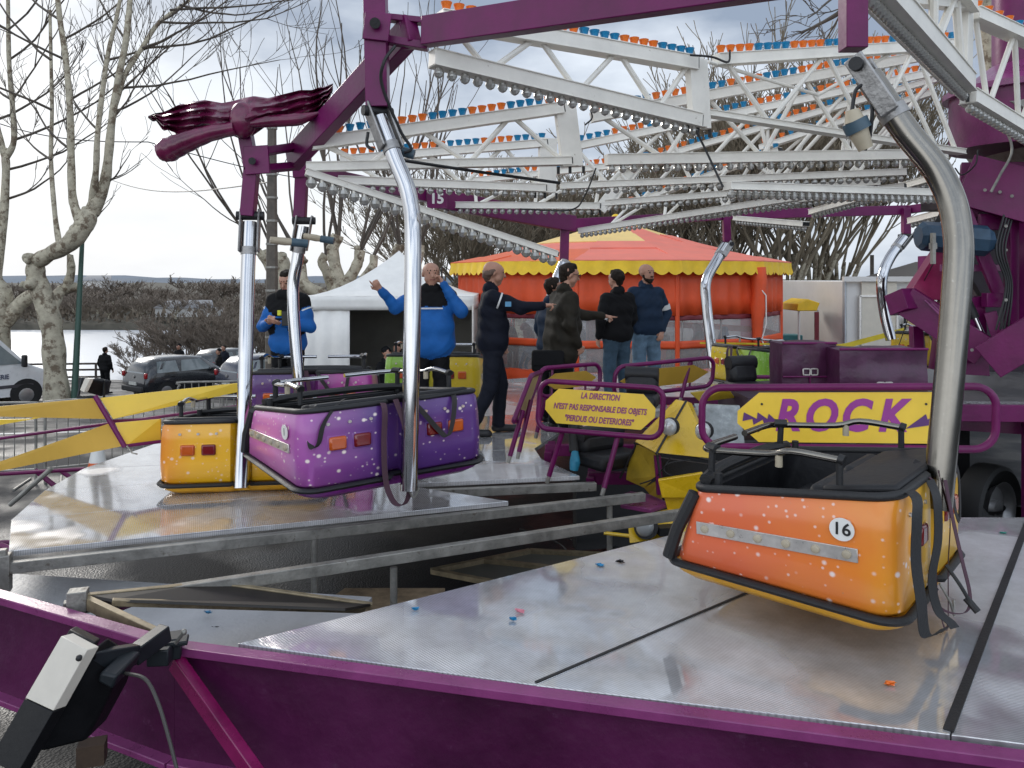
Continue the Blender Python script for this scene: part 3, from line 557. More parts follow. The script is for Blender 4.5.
# boom and machinery above the deck
t = thing('lifting_boom', 'purple lifting boom and frame of the ride above the trailer', 'boom', (4.6, 8.6, .5))
def bp_(o): return wparent(o, t)
def bb(p, q, w, h, nm='boom_member', m=PUR, up=None): return bp_(MB().beam(p, q, w, h, up=up).build(nm, m, bevel=.005))
bb(W(905, 300, 8.3), W(985, 352, 7.9), .16, .30); bb(W(900, 292, 8.32), W(906, 312, 8.25), .2, .24, 'boom_nose')
bp_(MB().prism([W(911, 291, 8.4), W(938, 250, 8.5), W(955, 222, 8.5), W(972, 235, 8.5), W(948, 300, 8.4), W(920, 300, 8.4)], (.05, .25, 0)).build('magenta_plate', MAG, bevel=.004))
bb(W(916, 326, 8.5), W(918, 400, 8.5), .11, .1, 'leg', up=(0, 1, 0))
bb(W(965, 180, 8.0), W(1060, 205, 7.6), .2, .50); bb(W(985, 172, 8.1), W(950, 240, 8.3), .15, .28); bb(W(960, 178, 8.3), W(1040, 178, 8.0), .2, .3)
bb(W(1013, 205, 7.9), W(1013, 345, 7.9), .12, .12, up=(0, 1, 0)); bb(W(1028, 205, 7.7), W(1028, 345, 7.7), .10, .12, up=(0, 1, 0))
bp_(MB().box((7.35, 9.6, 1.6), (3.6, .1, 2.6)).build('back_plate', DKP)); bp_(MB().box((5.3, 8.8, 2.45), (1.2, .8, .14)).build('cross_plate', DKP))
bp_(MB().prism([W(962, 299, 8.0), W(985, 296, 8.0), W(990, 376, 8.0), W(952, 374, 8.0)], (.02, .5, 0)).build('wedge_plate', PUR, bevel=.004))
bb(W(984, 300, 7.9), W(1001, 300, 7.9), .1, .14); bb(W(990, 312, 7.9), W(1002, 350, 7.85), .11, .11); bb(W(988, 362, 7.6), W(1060, 318, 7.3), .16, .34)
bb(W(998, 335, 7.75), W(1060, 350, 7.6), .1, .12); bb(W(945, 208, 8.6), W(925, 245, 8.7), .05, .05, m=BLK)
for k in range(4): bb(W(925 + 6 * k, 300 + 3 * k, 8.1), W(955 + 6 * k, 330 + 3 * k, 7.95), .02, .02, 'rail', PURT)
bp_(MB().prism([W(968, 210, 8.6), W(1040, 215, 8.6), W(1040, 320, 8.6), W(985, 300, 8.6), W(955, 250, 8.6)], (0, .1, 0)).build('inner_plate', DKP))
bp_(MB().cyl(W(948, 262, 8.1), W(975, 318, 8.0), .045, 14).build('ram_barrel', BLK)); bp_(MB().cyl(W(975, 318, 8.0), W(986, 342, 7.95), .026, 12).build('ram_rod', CHR))
bp_(MB().box(W(992, 222, 7.95), (.26, .05, .16)).build('gusset', PUR, bevel=.006)); bb(W(964, 210, 7.95), W(1000, 296, 7.9), .06, .12); bb(W(940, 268, 8.2), W(1010, 268, 8.0), .05, .07, 'cross_tube', PURT)
for x_, y_ in ((985, 190), (1000, 192), (1012, 196), (985, 345), (998, 352), (1006, 226), (1006, 250), (1006, 300), (968, 310), (972, 350)): bp_(MB().cyl(W(x_, y_, 7.78), W(x_, y_, 7.70), .016, 8).build('bolt', GALV))
for k_ in range(4): bp_(MB().tube(bez([W(1004 + 3 * k_, 215, 7.75), W(996 + 3 * k_, 250, 7.7), W(1006 + 2 * k_, 285, 7.72), W(996 + 4 * k_, 330, 7.7)], 6), .011, 6).build('hose', BLK))
t = thing('electric_motor', 'dark blue ribbed motor on a bracket left of the machinery', 'motor', W(930, 240, 7.9))
MOT = mat('blue_grey_motor', (.022, .055, .095), .4, var=.3)
wparent(MB().tube([W(918, 236, 7.9), W(922, 236, 7.9), W(948, 238, 7.9), W(986, 241, 7.8), W(990, 241, 7.8)], [.10, .145, .15, .15, .11], 8).build('motor_body', MOT, smooth=0), t)
wparent(MB().tube([W(950, 238, 7.9), W(954, 238, 7.9)], .158, 12).build('motor_band', MOT), t)
wparent(MB().beam(W(933, 233, 7.72), W(933, 264, 7.72), .03, .05, up=(0, 1, 0)).box(W(933, 246, 7.74), (.06, .04, .06)).build('bracket', GALV), t)
cable([W(1002, 120, 7.6), W(1012, 150, 7.6), W(1000, 175, 7.5), W(991, 192, 7.5)], .012, 'grey cable hanging from the hub rim', GALV)
cable([W(978, 150, 7.6), W(975, 165, 7.6), W(962, 175, 7.7), W(955, 168, 7.7)], .007, 'thin wire loop under the hub rim')
cable([W(934, 262, 8), W(915, 300, 9), W(899, 345, 11)], .006, 'thin black wire slanting down left of the boom')
# scalloped maroon shell ornament on top of the left upright
VIN = mat('maroon_gloss_shell', (.125, .008, .045), .3, var=.35, vscale=5, coat=.25, dirt=((.07, .004, .026), 9, .55), bump=.35, bscale=5)
def shell():
    t = thing('winged_ornament', 'glossy maroon winged ornament with ragged tips above the left upright', 'ornament', W(243, 128, 6.3))
    Y = 6.3
    # top & bottom outline keyed by px: (px, top py, mid py, bottom py)
    K = [(148, 116, 117, 118), (153, 114, 118, 122), (156, 113, 118, 121), (163, 112, 120, 131), (168, 110, 120, 130), (178, 105, 118, 134), (190, 102, 117, 132), (205, 100, 116, 131), (222, 103, 117, 133), (233, 101, 118, 136), (243, 98, 118, 140), (254, 96, 115, 135), (268, 98, 112, 125), (284, 94, 108, 127), (300, 90, 104, 122), (312, 90, 102, 116), (320, 87, 98, 111), (324, 87, 96, 103), (328, 85, 92, 104), (331, 84, 90, 95), (336, 82, 83, 84)]
    b = MB(); cols = []; ns = 93; nr = 24
    def lerpK(x):
        for i in range(len(K) - 1):
            if K[i][0] <= x <= K[i + 1][0]:
                f = (x - K[i][0]) / (K[i + 1][0] - K[i][0]); return [K[i][j] + f * (K[i + 1][j] - K[i][j]) for j in range(1, 4)]
        return K[-1][1:]
    fr = []; bk = []
    for i in range(ns + 1):
        x = 148 + (333 - 148) * i / ns; tp, md, bt = lerpK(x); rf = []; rb = []
        sc_ = 0; dd_ = min(1, abs(x - 240) / 70 + .12)
        for j in range(nr + 1):
            f = j / nr; py = tp + (bt - tp) * f; tri = abs(((f * 4.0 + .12 * math.sin(x * .09)) % 1) - .5) * 2
            yy = Y + .30 * (abs(x - 240) / 95) ** 1.5 - .17 * math.sin(math.pi * f) * (1 - .4 * dd_) - .11 * tri * dd_ - .03 * math.sin(x * .23 + 2 * f); rf.append(W(x, py, yy)); rb.append(W(x, py, yy + .035))
        fr.append(rf); bk.append(rb)
    vs = [p for r_ in fr for p in r_] + [p for r_ in bk for p in r_]; m = (ns + 1) * (nr + 1); fs = []
    ix = lambda i, j: i * (nr + 1) + j
    for i in range(ns):
        for j in range(nr): fs.append((ix(i, j), ix(i, j + 1), ix(i + 1, j + 1), ix(i + 1, j))); fs.append((m + ix(i, j), m + ix(i + 1, j), m + ix(i + 1, j + 1), m + ix(i, j + 1)))
        for j in (0, nr): fs.append((ix(i, j), ix(i + 1, j), m + ix(i + 1, j), m + ix(i, j)))
    for i in (0, ns):
        for j in range(nr): fs.append((ix(i, j), ix(i, j + 1), m + ix(i, j + 1), m + ix(i, j)))
    b.add(vs, fs); wparent(b.build('wing', VIN, smooth=35), t)
    # lower curled feathers
    for pts, rr in (([(236, 128), (208, 134), (184, 143), (168, 150), (161, 152)], [.05, .06, .075, .088, .066]), ([(250, 124), (275, 121), (300, 119), (322, 112)], [.03, .045, .045, .006])):
        q = bez([W(x, y, 6.16 + .12 * abs(x - 240) / 95) for x, y in pts], 6); n = len(q); r2 = [np.interp(i / (n - 1), np.linspace(0, 1, len(rr)), rr) for i in range(n)]
        bb_ = MB(); bb_.tube(q, [float(x) * 1.22 * (1 + .03 * math.sin(k_ * 1.9)) for k_, x in enumerate(r2)], 12, squash=.9); o = bb_.build('feather_roll', VIN, smooth=60); wparent(o, t)
    wparent(MB().ball(W(243, 120, 6.2), .13, 16, 10, sc=(.8, .8, 1.1)).build('knot', VIN, smooth=60), t)
shell()
# ------------------------------------------------------------------ gondolas
def body_mat(nm, c0, c1, axis, lo, hi, stars=1.0, c2=None):
    m = bpy.data.materials.new(nm); m.use_nodes = True; n = m.node_tree.nodes; l = m.node_tree.links; b = n['Principled BSDF']
    c = n.new('ShaderNodeTexCoord'); s = n.new('ShaderNodeSeparateXYZ'); l.new(c.outputs['Object'], s.inputs[0])
    z = n.new('ShaderNodeTexNoise'); z.inputs['Scale'].default_value = 4; z.inputs['Detail'].default_value = 5; l.new(c.outputs['Object'], z.inputs['Vector'])
    ad = n.new('ShaderNodeMath'); ad.operation = 'MULTIPLY_ADD'; ad.inputs[1].default_value = (hi - lo) * .35; l.new(z.outputs['Fac'], ad.inputs[0])
    if axis == 'XY':
        dt = n.new('ShaderNodeVectorMath'); dt.operation = 'DOT_PRODUCT'; dt.inputs[1].default_value = (.75, -.85, 0); l.new(c.outputs['Object'], dt.inputs[0]); l.new(dt.outputs['Value'], ad.inputs[2])
    else: l.new(s.outputs[axis], ad.inputs[2])
    mr = n.new('ShaderNodeMapRange'); mr.inputs['From Min'].default_value = lo + (hi - lo) * .17; mr.inputs['From Max'].default_value = hi + (hi - lo) * .17; l.new(ad.outputs[0], mr.inputs['Value'])
    cr_ = n.new('ShaderNodeValToRGB'); cr_.color_ramp.elements[0].color = c0 + (1,); cr_.color_ramp.elements[1].color = c1 + (1,)
    if c2: e_ = cr_.color_ramp.elements.new(.5); e_.color = c2 + (1,)
    l.new(mr.outputs[0], cr_.inputs['Fac'])
    out = cr_.outputs['Color']
    for sc_, th_, br in ((11, .075, .85), (23, .085, .55)):
        v = n.new('ShaderNodeTexVoronoi'); v.inputs['Scale'].default_value = sc_; l.new(c.outputs['Object'], v.inputs['Vector'])
        r2 = n.new('ShaderNodeMapRange'); r2.interpolation_type = 'SMOOTHSTEP'; r2.inputs['From Min'].default_value = th_; r2.inputs['From Max'].default_value = th_ * 2.6; r2.inputs['To Min'].default_value = 1; r2.inputs['To Max'].default_value = 0; l.new(v.outputs['Distance'], r2.inputs['Value'])
        sr = n.new('ShaderNodeSeparateColor'); l.new(v.outputs['Color'], sr.inputs[0]); gt = n.new('ShaderNodeMath'); gt.operation = 'GREATER_THAN'; gt.inputs[1].default_value = .15; l.new(sr.outputs[0], gt.inputs[0])
        mu = n.new('ShaderNodeMath'); mu.operation = 'MULTIPLY'; l.new(r2.outputs[0], mu.inputs[0]); l.new(gt.outputs[0], mu.inputs[1])
        mu2 = n.new('ShaderNodeMath'); mu2.operation = 'MULTIPLY'; mu2.inputs[1].default_value = br * stars; l.new(mu.outputs[0], mu2.inputs[0])
        mx = n.new('ShaderNodeMix'); mx.data_type = 'RGBA'; mx.inputs['B'].default_value = (.85, .72, .66, 1); l.new(mu2.outputs[0], mx.inputs['Factor']); l.new(out, mx.inputs['A']); out = mx.outputs['Result']
    # scuffs
    z5 = n.new('ShaderNodeTexNoise'); z5.inputs['Scale'].default_value = 30; z5.inputs['Detail'].default_value = 8; z5.inputs['Roughness'].default_value = .8; l.new(c.outputs['Object'], z5.inputs['Vector'])
    r5 = n.new('ShaderNodeMapRange'); r5.inputs['From Min'].default_value = .62; r5.inputs['From Max'].default_value = .70; r5.inputs['To Max'].default_value = .5; l.new(z5.outputs['Fac'], r5.inputs['Value'])
    mx = n.new('ShaderNodeMix'); mx.data_type = 'RGBA'; mx.inputs['B'].default_value = (.30, .25, .2, 1); l.new(r5.outputs[0], mx.inputs['Factor']); l.new(out, mx.inputs['A']); out = mx.outputs['Result']
    l.new(out, b.inputs['Base Color']); b.inputs['Roughness'].default_value = .32; b.inputs['Coat Weight'].default_value = .35; b.inputs['Coat Roughness'].default_value = .12
    bp = n.new('ShaderNodeBump'); bp.inputs['Strength'].default_value = .12; bp.inputs['Distance'].default_value = .01; l.new(z.outputs['Fac'], bp.inputs['Height']); l.new(bp.outputs[0], b.inputs['Normal'])
    return m
GW, GL, GH = .60, 1.04, .54     # half width, length, rear height
def gloop(hw, y0_, y1_, rad, n=6, groove=0.0, gw=.055):
    pts = []
    for cx, cy, a0 in ((hw - rad, y0_ + rad, -90), (hw - rad, y1_ - rad * .7, 0), (-hw + rad, y1_ - rad * .7, 90), (-hw + rad, y0_ + rad, 180)):
        for k in range(n + 1):
            a = R(a0 + 90 * k / n); pts.append([cx + rad * math.cos(a), cy + (rad if a0 in (-90, 180) else rad * .7) * math.sin(a)])
    # rear edge from left corner back to the right corner: add groove points
    for gx, gy in ((-.22, 0), (-gw - .025, 0), (-gw, groove * .55), (-gw + .02, groove), (gw - .02, groove), (gw, groove * .55), (gw + .025, 0), (.22, 0)):
        pts.append([gx, y0_ + gy])
    return pts
def gondola(name, label, loc, rz, bm, traym, num=None, numc=None, pole=None, strap=True, tilt=(0, 0), detail=True, polem=None):
    t = thing(name, label, 'gondola', loc, rz, 'hanging gondolas of the ride', rot=(R(tilt[0]), R(tilt[1]), rz))
    zt = lambda y, f: f
    lev = [(0.000, .965, .05), (.03, 1.0, 0), (.20, 1.012, 0), (.38, 1.0, 0), (.50, .985, .01), (.535, .955, .03)]
    loops = []
    for (z, s, ins) in lev:
        f = z / .535; y1_ = GL - .10 * f; lp = gloop(GW * s, ins * .6, y1_, .11, groove=.085)
        loops.append([(x, y, (.035 + (.40 - .035) * f) * (y / GL) + z * (1 - y / GL) if True else z) for x, y in lp])
    inner = []
    for (z, s, ins) in ((.53, .90, .13), (.16, .84, .20)):
        f = z / .535; lp = gloop(GW * s, ins, GL - .07 - .10 * f, .09, groove=0)
        inner.append([(x, y, (.035 + (.40 - .035) * f) * (y / GL) + z * (1 - y / GL)) for x, y in lp])
    allL = loops + inner; n = len(loops[0]); b = MB(); vs = [p for l_ in allL for p in l_]; fs = []
    for i in range(len(allL) - 1):
        for k in range(n): fs.append((i * n + k, i * n + (k + 1) % n, (i + 1) * n + (k + 1) % n, (i + 1) * n + k))
    fs.append(tuple(range(n - 1, -1, -1))); k_ = (len(loops) - 1) * n; b.add(vs, [f for f in fs if max(f) < (len(loops)) * n]); b.build('body', bm, t, smooth=50, fix=False)
    b = MB(); b.add([p for l_ in allL[len(loops) - 1:] for p in l_], [tuple(i - k_ for i in f) for f in fs if min(f) >= k_] + [tuple(2 * n + j for j in range(n))]); b.build('inner_tub', BLKV, t, smooth=50)
    # tray (lower lip)
    b = MB(); tr = []
    for (z, s, o_) in ((-.012, .99, 0), (-.05, .975, .01), (-.085, .90, .05), (-.095, .80, .10)):
        lp = gloop(GW * s, o_, GL + .02 - o_, .12, groove=.06 if z > -.08 else .02); tr.append([(x, y, z + .035 * y / GL) for x, y in lp])
    vs = [p for l_ in tr for p in l_]; fs = []
    for i in range(3):
        for k in range(n): fs.append((i * n + k, (i + 1) * n + k, (i + 1) * n + (k + 1) % n, i * n + (k + 1) % n))
    fs += [tuple(range(n)), tuple(3 * n + k for k in range(n - 1, -1, -1))]; b.add(vs, fs); b.build('lower_tray', traym, t, smooth=50)
    lp = gloop(GW * 1.0 + .008, -.010, GL + .035, .12, groove=.07); MB().tube([(x, y, -.004 + .035 * y / GL) for x, y in lp], .024, 6, closed=True, squash=.8).build('bumper_band', BLK, t, smooth=60)
    # top trim
    q = [(x, y, z + .008) for x, y, z in loops[-1]]; MB().tube(q, .021, 8, closed=True).build('top_trim', BLK, t, smooth=60)
    for sx_ in (-1, 1): MB().tube([(sx_ * GW * .965, GL - .115, .40), (sx_ * GW * 1.0, GL - .03, .20), (sx_ * GW * 1.0, GL + .015, .05)], .032, 8).build('front_trim', BLK, t)
    # padded seat back and rear cover
    MB().prism([(-.50, .03, .535), (.50, .03, .535), (.47, .36, .47), (-.47, .36, .47)], (0, 0, .045)).build('rear_cover', BLKV, t, bevel=.018)
    for sx_ in (-1, 1): MB().box((sx_ * .235, .40, .33), (.42, .12, .34), Matrix.Rotation(R(12), 3, 'X')).build('seat_back', BLKV, t, bevel=.03)
    MB().box((0, .58, .22), (.94, .36, .10)).build('seat_cushion', BLKV, t, bevel=.03)
    MB().tube(bez([(-.52, .9, .46), (-.30, .93, .475), (0, .93, .48), (.30, .93, .475), (.52, .9, .46)], 4), .03, 8).build('front_pad', BLK, t)
    # lap bars
    for sx_ in (-1, 1):
        pts = [(sx_ * .50, .27, .655), (sx_ * .50, .48, .665), (sx_ * .47, .60, .63), (sx_ * .44, .90, .60), (sx_ * .36, .955, .60), (sx_ * .06, .955, .60)]
        MB().tube(bez(pts, 4), .018, 10).build('lap_bar', CHR if polem is None else polem, t)
        MB().tube([(sx_ * .50, .27, .66), (sx_ * .50, .27, .54)], .016, 8).tube([(sx_ * .50, .275, .662), (sx_ * .50, .25, .655)], .024, 10).build('bar_bracket', BLK, t); MB().tube([(sx_ * .44, .90, .61), (sx_ * .44, .91, .42)], .018, 8).tube([(sx_ * .45, .87, .61), (sx_ * .42, .93, .61)], .025, 8).build('bar_bracket', BLK, t)
        MB().tube([(sx_ * .48, .55, .64), (sx_ * .48, .55, .575)], .017, 10).build('bar_stop', CREAM, t)
        MB().tube([(sx_ * .50, .84, .50), (sx_ * .50, .84, .44)], .02, 8).build('rubber_stud', BLK, t)
    # side strips with small bulbs and numbers
    for sx_ in (-1, 1):
        X = sx_ * (GW * 1.012 + .004); p0 = Vector((X, .90, .235)); p1 = Vector((X, .16, .265))
        MB().beam(p0, p1, .008, .062, up=(0, 0, 1)).build('side_strip', ALU, t, bevel=.002)
        m_ = MB()
        for k in range(6):
            c = p0.lerp(p1, .06 + .176 * k); m_ = MB(); m_.tube([c, c + Vector((sx_ * .012, 0, 0)), c + Vector((sx_ * .016, 0, 0))], [.02, .019, .010], 12); m_.build('side_bulb', CREAM, t)
        if num:
            nx_ = (.225, .37)
            MB().tube([(X, nx_[0], nx_[1]), (X + sx_ * .003, nx_[0], nx_[1])], .052, 28).build('number_disc', DISC, t)
            text('number', num, .078, INK, t, (X + sx_ * .0045, nx_[0], nx_[1]), face_rot((0, -1 if sx_ < 0 else 1, 0), (0, 0, 1)), offset=.0012 if num != '1' else -.001, sx=1 if num != '1' else .8)
    # tail lights and studs
    for sx_ in (-1, 1):
        for off, mt in ((.235, RED), (.385, ORL)):
            MB().box((sx_ * off, -.002, .30), (.105, .03, .095)).build('tail_light', mt, t, bevel=.014)
            MB().box((sx_ * off, .004, .30), (.125, .012, .115)).build('light_bezel', bm, t, bevel=.012)
        for k, off in enumerate((.18, .31, .44)): MB().tube([(sx_ * off, .006, .44), (sx_ * off, -.006, .44)], .011, 10).build('stud', ALU, t)
    if strap:
        for x_ in (-.13, -.075): pass
        a = bez([(-.10, .06, .57), (-.105, -.03, .50), (-.115, -.03, .25), (-.11, -.035, -.02), (-.07, -.05, -.17), (-.01, -.055, -.20), (.03, -.05, -.12), (.03, -.05, .1), (.01, -.06, .35), (-.03, -.02, .56)], 5)
        MB().ribbon(a, (1, .25, 0), .040).build('strap', STRAPP, t, smooth=60)
        a = bez([(.05, .10, .575), (.10, -.03, .50), (.24, -.04, .30), (.30, -.045, .24), (.34, -.04, .33), (.37, -.02, .50), (.38, .05, .57)], 5)
        MB().ribbon(a, (1, 0, .35), .036).build('strap', STRAP, t, smooth=60)
        a = bez([(-.30, .10, .58), (-.38, .02, .56), (-.47, -.015, .45), (-.505, -.02, .32), (-.54, -.0, .30), (-.53, .06, .42), (-.52, .12, .56)], 5)
        if num == '1': MB().ribbon(a, (.9, .2, .2), .034).build('strap', STRAP, t, smooth=60)
        MB().tube(bez([(0, -.02, .0), (.02, -.06, -.09), (.05, -.07, -.16), (.09, -.06, -.1)], 5), .006, 6).build('cord', GALV, t)
    if pole:
        pm = polem or CHR; tp, bend, bot, r = pole   # world points
        Mi = (Matrix.Translation(Vector(loc)) @ Matrix.LocRotScale(None, bpy.data.objects[t.name].rotation_euler, None)).inverted()
        pts = bez([Mi @ Vector(p) for p in ([tp] + bend + [bot])], 8)
        MB().tube(pts, r, 20).build('hanger_pole', pm, t, smooth=60)
        d = (pts[1] - pts[0]).normalized(); a = pts[0] - d * .10
        for s_ in (-1, 1):
            o_ = Vector((s_ * (r + .014), 0, 0))
            bb_ = MB(); bb_.beam(a + o_, pts[0] + d * .24 + o_, .016, .10, up=(0, 1, 0)); bb_.build('clevis_plate', CAST, t, bevel=.012)
        q0 = a + d * .05; MB().cyl(q0 - Vector((r + .05, 0, 0)), q0 + Vector((r + .05, 0, 0)), .035, 12).build('hinge_pin', BLK, t)
        MB().tube([pts[0] + d * .20, pts[0] + d * .26], r + .006, 18).build('pole_collar', CAST, t)
    return t
def gscale(g, *sc):
    g.scale = sc
    for c_ in g.children:
        if c_.name.split('.')[0] in ('hanger_pole', 'clevis_plate', 'hinge_pin', 'pole_collar'): c_.scale = tuple(1 / q for q in sc)
OR = body_mat('orange_star_paint', (.70, .13, .045), (.80, .45, .025), 'XY', -1.05, -.12, c2=(.77, .22, .025), stars=1.15)
YLo = mat('yellow_gelcoat', (.70, .34, .015), .32, var=.15, coat=.3)
PP = body_mat('purple_star_paint', (.62, .15, .46), (.10, .035, .20), 'XY', -.85, -.10, stars=1.25, c2=(.36, .09, .34))
PPt = mat('purple_gelcoat', (.19, .03, .22), .3, var=.35, coat=.3)
YE = body_mat('yellow_star_paint', (.72, .21, .012), (.80, .42, .012), 'X', -.62, -.1, stars=.7, c2=(.80, .40, .012))
PK = body_mat('violet_pink_paint', (.075, .02, .15), (.38, .05, .27), 'X', -.1, .3, stars=.3)
GY = body_mat('green_yellow_paint', (.22, .42, .03), (.60, .42, .015), 'X', -.15, .05, stars=.2)
GY2 = body_mat('green_yellow_side_paint', (.60, .42, .015), (.20, .40, .03), 'XY', -.2, .25, stars=.6)
g16 = (1.58, 3.26, .205); rz16 = R(50)
rx = lambda rz: Vector((math.cos(rz), math.sin(rz), 0)); ry = lambda rz: Vector((-math.sin(rz), math.cos(rz), 0))
c16 = Vector(g16) + rx(rz16) * GW
g0_ = gondola('gondola', 'orange and yellow gondola number 16 hanging nearest the camera', c16, rz16, OR, YLo, '16', pole=(W(868, 76, 4.05), [W(905, 130, 3.98), W(940, 175, 3.90), W(957, 225, 3.84), W(956, 300, 3.80)], W(937, 508, 3.74), .066), polem=CHR2, tilt=(0, 0))
gscale(g0_, 1, 1, .94)
rz1 = R(34.5); c1 = Vector((-1.225, 4.66, .385)) + rx(rz1) * GW * 1.06
g1_ = gondola('gondola', 'purple gondola number 1 with pink side and hanging straps', c1, rz1, PP, PPt, '1', pole=(W(380, 118, 5.28), [W(395, 158, 5.2), W(410, 200, 5.12), W(413, 260, 5.05)], W(409, 490, 4.97), .054), tilt=(0, -1.5))
gscale(g1_, 1.06, 1.06, .86)
rz2 = R(8); c2 = Vector((-2.03, 6.0, .08))
g2_ = gondola('gondola', 'yellow gondola resting low behind the purple one at left', c2, rz2, YE, YLo, None, pole=(W(250, 222, 6.3), [W(248, 270, 6.25), W(246, 340, 6.15), W(244, 420, 6.05)], W(241, 488, 5.93), .055), strap=False)
gscale(g2_, 1, 1, .86)
c3 = Vector((-1.95, 7.7, .17)); gondola('gondola', 'violet and pink gondola with grey lap bar behind gondola number 1', c3, R(6), PK, PPt, None, pole=(W(303, 226, 7.55), [W(297, 262, 7.55), W(293, 300, 7.55)], W(300, 400, 7.5), .056))
c4 = Vector((-1.0, 9.9, .12)); gondola('gondola', 'green and yellow gondola behind the man in the blue jacket', c4, R(-4), GY, YLo, None, strap=False)
rz5 = R(-64); c5 = Vector((3.15, 12.7, .02)) + rx(rz5) * GW * .9
gondola('gondola', 'green and yellow gondola hanging in front of the carousel', c5, rz5, GY2, YLo, None, pole=(W(726, 246, 13.5), [W(716, 262, 13.3), W(706, 282, 13.1), W(707, 310, 13.0)], W(714, 368, 12.75), .085))
rz6 = R(-50); c6 = Vector((6.45, 13.7, .15)) + rx(rz6) * GW
gondola('gondola', 'yellow gondola in front of the white trailer at far right', c6, rz6, body_mat('plain_yellow_paint', (.55, .36, .01), (.60, .42, .02), 'X', -.6, .6, stars=.2), YLo, None, pole=(W(905, 238, 13.5), [W(890, 258, 13.4), W(882, 280, 13.3), W(884, 310, 13.3)], W(891, 340, 13.2), .085))
t = thing('chrome_pole', 'chrome pole slanting down behind the man in the brown coat', 'pole', W(562, 262, 11.8))
wparent(MB().tube(bez([W(563, 264, 11.8), W(553, 290, 11.6), W(548, 320, 11.5), W(550, 370, 11.4)], 6), .075, 14).build('tube', CHR, smooth=60), t)
wparent(MB().tube([W(566, 262, 11.85), W(559, 276, 11.75)], .09, 8).build('clevis_plate', CAST), t)
# extra straps on gondola 16 (things hanging on it, each a strap)
def wstrap(pts, w, wd, m, label):
    tag(MB().ribbon(bez(pts, 6), wd, w).build('hanging_strap', m, smooth=60), label, 'strap', 'loose straps dangling from the orange gondola')
wstrap([W(900, 487, 3.45), W(916, 497, 3.30), W(917, 520, 3.24), W(916, 560, 3.24), W(921, 600, 3.24), W(925, 634, 3.27), W(936, 634, 3.3), W(945, 628, 3.35)], .062, (.8, .4, 0), BLK, 'broad black strap hanging lowest behind the orange gondola')
wstrap([W(930, 480, 3.6), W(937, 500, 3.50), W(938, 540, 3.48), W(932, 580, 3.48), W(938, 610, 3.48), W(950, 622, 3.48), W(955, 628, 3.48)], .055, (.8, .4, 0), BLK, 'black strap nearer the chrome pole on the orange gondola')
wstrap([W(945, 480, 3.65), W(953, 520, 3.6), W(962, 560, 3.55), W(970, 595, 3.55), W(966, 612, 3.55), W(948, 612, 3.52), W(934, 600, 3.5), W(930, 570, 3.5)], .022, (.8, .4, 0), STRAPP, 'thin maroon strap curling right of the orange gondola')
tag(MB().tube(bez([W(946, 565, 3.55), W(960, 585, 3.5), W(970, 602, 3.48), W(976, 612, 3.46)], 6), [.008] * 19, 6).tube([W(966, 598, 3.5), W(978, 612, 3.46)], .016, 8).build('hanging_strap', BLK), 'black cord with a plastic end beside the maroon strap', 'cord')
# ------------------------------------------------------------------ sign frames
VIO = mat('violet_lettering', (.30, .04, .26), .4, var=.1); VIOD = mat('dark_violet_bolt', (.10, .03, .15), .4, var=.1); MAR = mat('maroon_lettering', (.28, .05, .16), .4)
def rrect(c, xd, yd, w, h, r, n=6):
    pts = []
    for sx_, sy_, a0 in ((1, 1, 0), (-1, 1, 90), (-1, -1, 180), (1, -1, 270)):
        for k in range(n + 1):
            a = R(a0 + 90 * k / n); pts.append(c + xd * (sx_ * (w / 2 - r) + r * math.cos(a)) + yd * (sy_ * (h / 2 - r) + r * math.sin(a)))
    return pts
def sign(label, tl, tr, bl, br, cut=.16, txt=None, back=False, legs=None, r=.022, rad=.12, inset=.06, cat='sign', panel_m=None):
    c = (tl + tr + bl + br) / 4; xd = ((tr - tl) + (br - bl)); w = xd.length / 2; xd.normalize(); yd = ((tl - bl) + (tr - br)); h = yd.length / 2; yd.normalize()
    t = thing('sign_frame', label, cat, c, 0, None)
    wparent(MB().tube(rrect(c, xd, yd, w, h, rad), r, 10, closed=True).build('frame', PUR, smooth=60), t)
    nrm = xd.cross(yd).normalized(); hw = w / 2 - (inset if txt != 'rock' else .235); hh = h / 2 - inset
    pl = [c + xd * x + yd * y for x, y in ((-hw, 0), (-hw + cut, hh), (hw - cut, hh), (hw, 0), (hw - cut, -hh), (-hw + cut, -hh))] if not txt else \
         [c + xd * x + yd * y for x, y in ((-hw, hh * .25), (-hw + cut, hh), (hw - cut, hh), (hw, hh * .25), (hw, -hh * .25), (hw - cut, -hh), (-hw + cut, -hh), (-hw, -hh * .25))]
    wparent(MB().prism([p - nrm * .006 for p in pl], nrm * .012).build('panel', panel_m or YEL, smooth=0), t)
    for s_ in (-.55, .55):
        if back or not txt: wparent(MB().cyl(c + xd * (s_ * w / 2) + yd * (h / 2) - nrm * .02, c + xd * (s_ * w / 2) - yd * (h / 2) - nrm * .02, .012, 8).build('batten', PUR), t)
    for p, q in (legs or []): wparent(MB().cyl(p, q, r * .95, 10).build('leg', PUR), t); wparent(MB().cyl(q, q + (q - p).normalized() * .06, r * .8, 8).build('foot', GALV), t)
    return t, c, xd, yd, nrm, w, h
Yd0, Yd1 = 6.45, 6.15
t, c, xd, yd, nrm, w, h = sign('yellow sign reading La direction in a purple tube frame', W(540, 382, Yd0), W(665, 387, Yd1), W(538, 427, Yd0), W(660, 440, Yd1), cut=.10, txt='dir', inset=.055, rad=.09,
    legs=[(W(563, 430, 6.42), W(549, 476, 6.45)), (W(618, 436, 6.28), W(604, 488, 6.2))])
rot = face_rot(xd, yd)
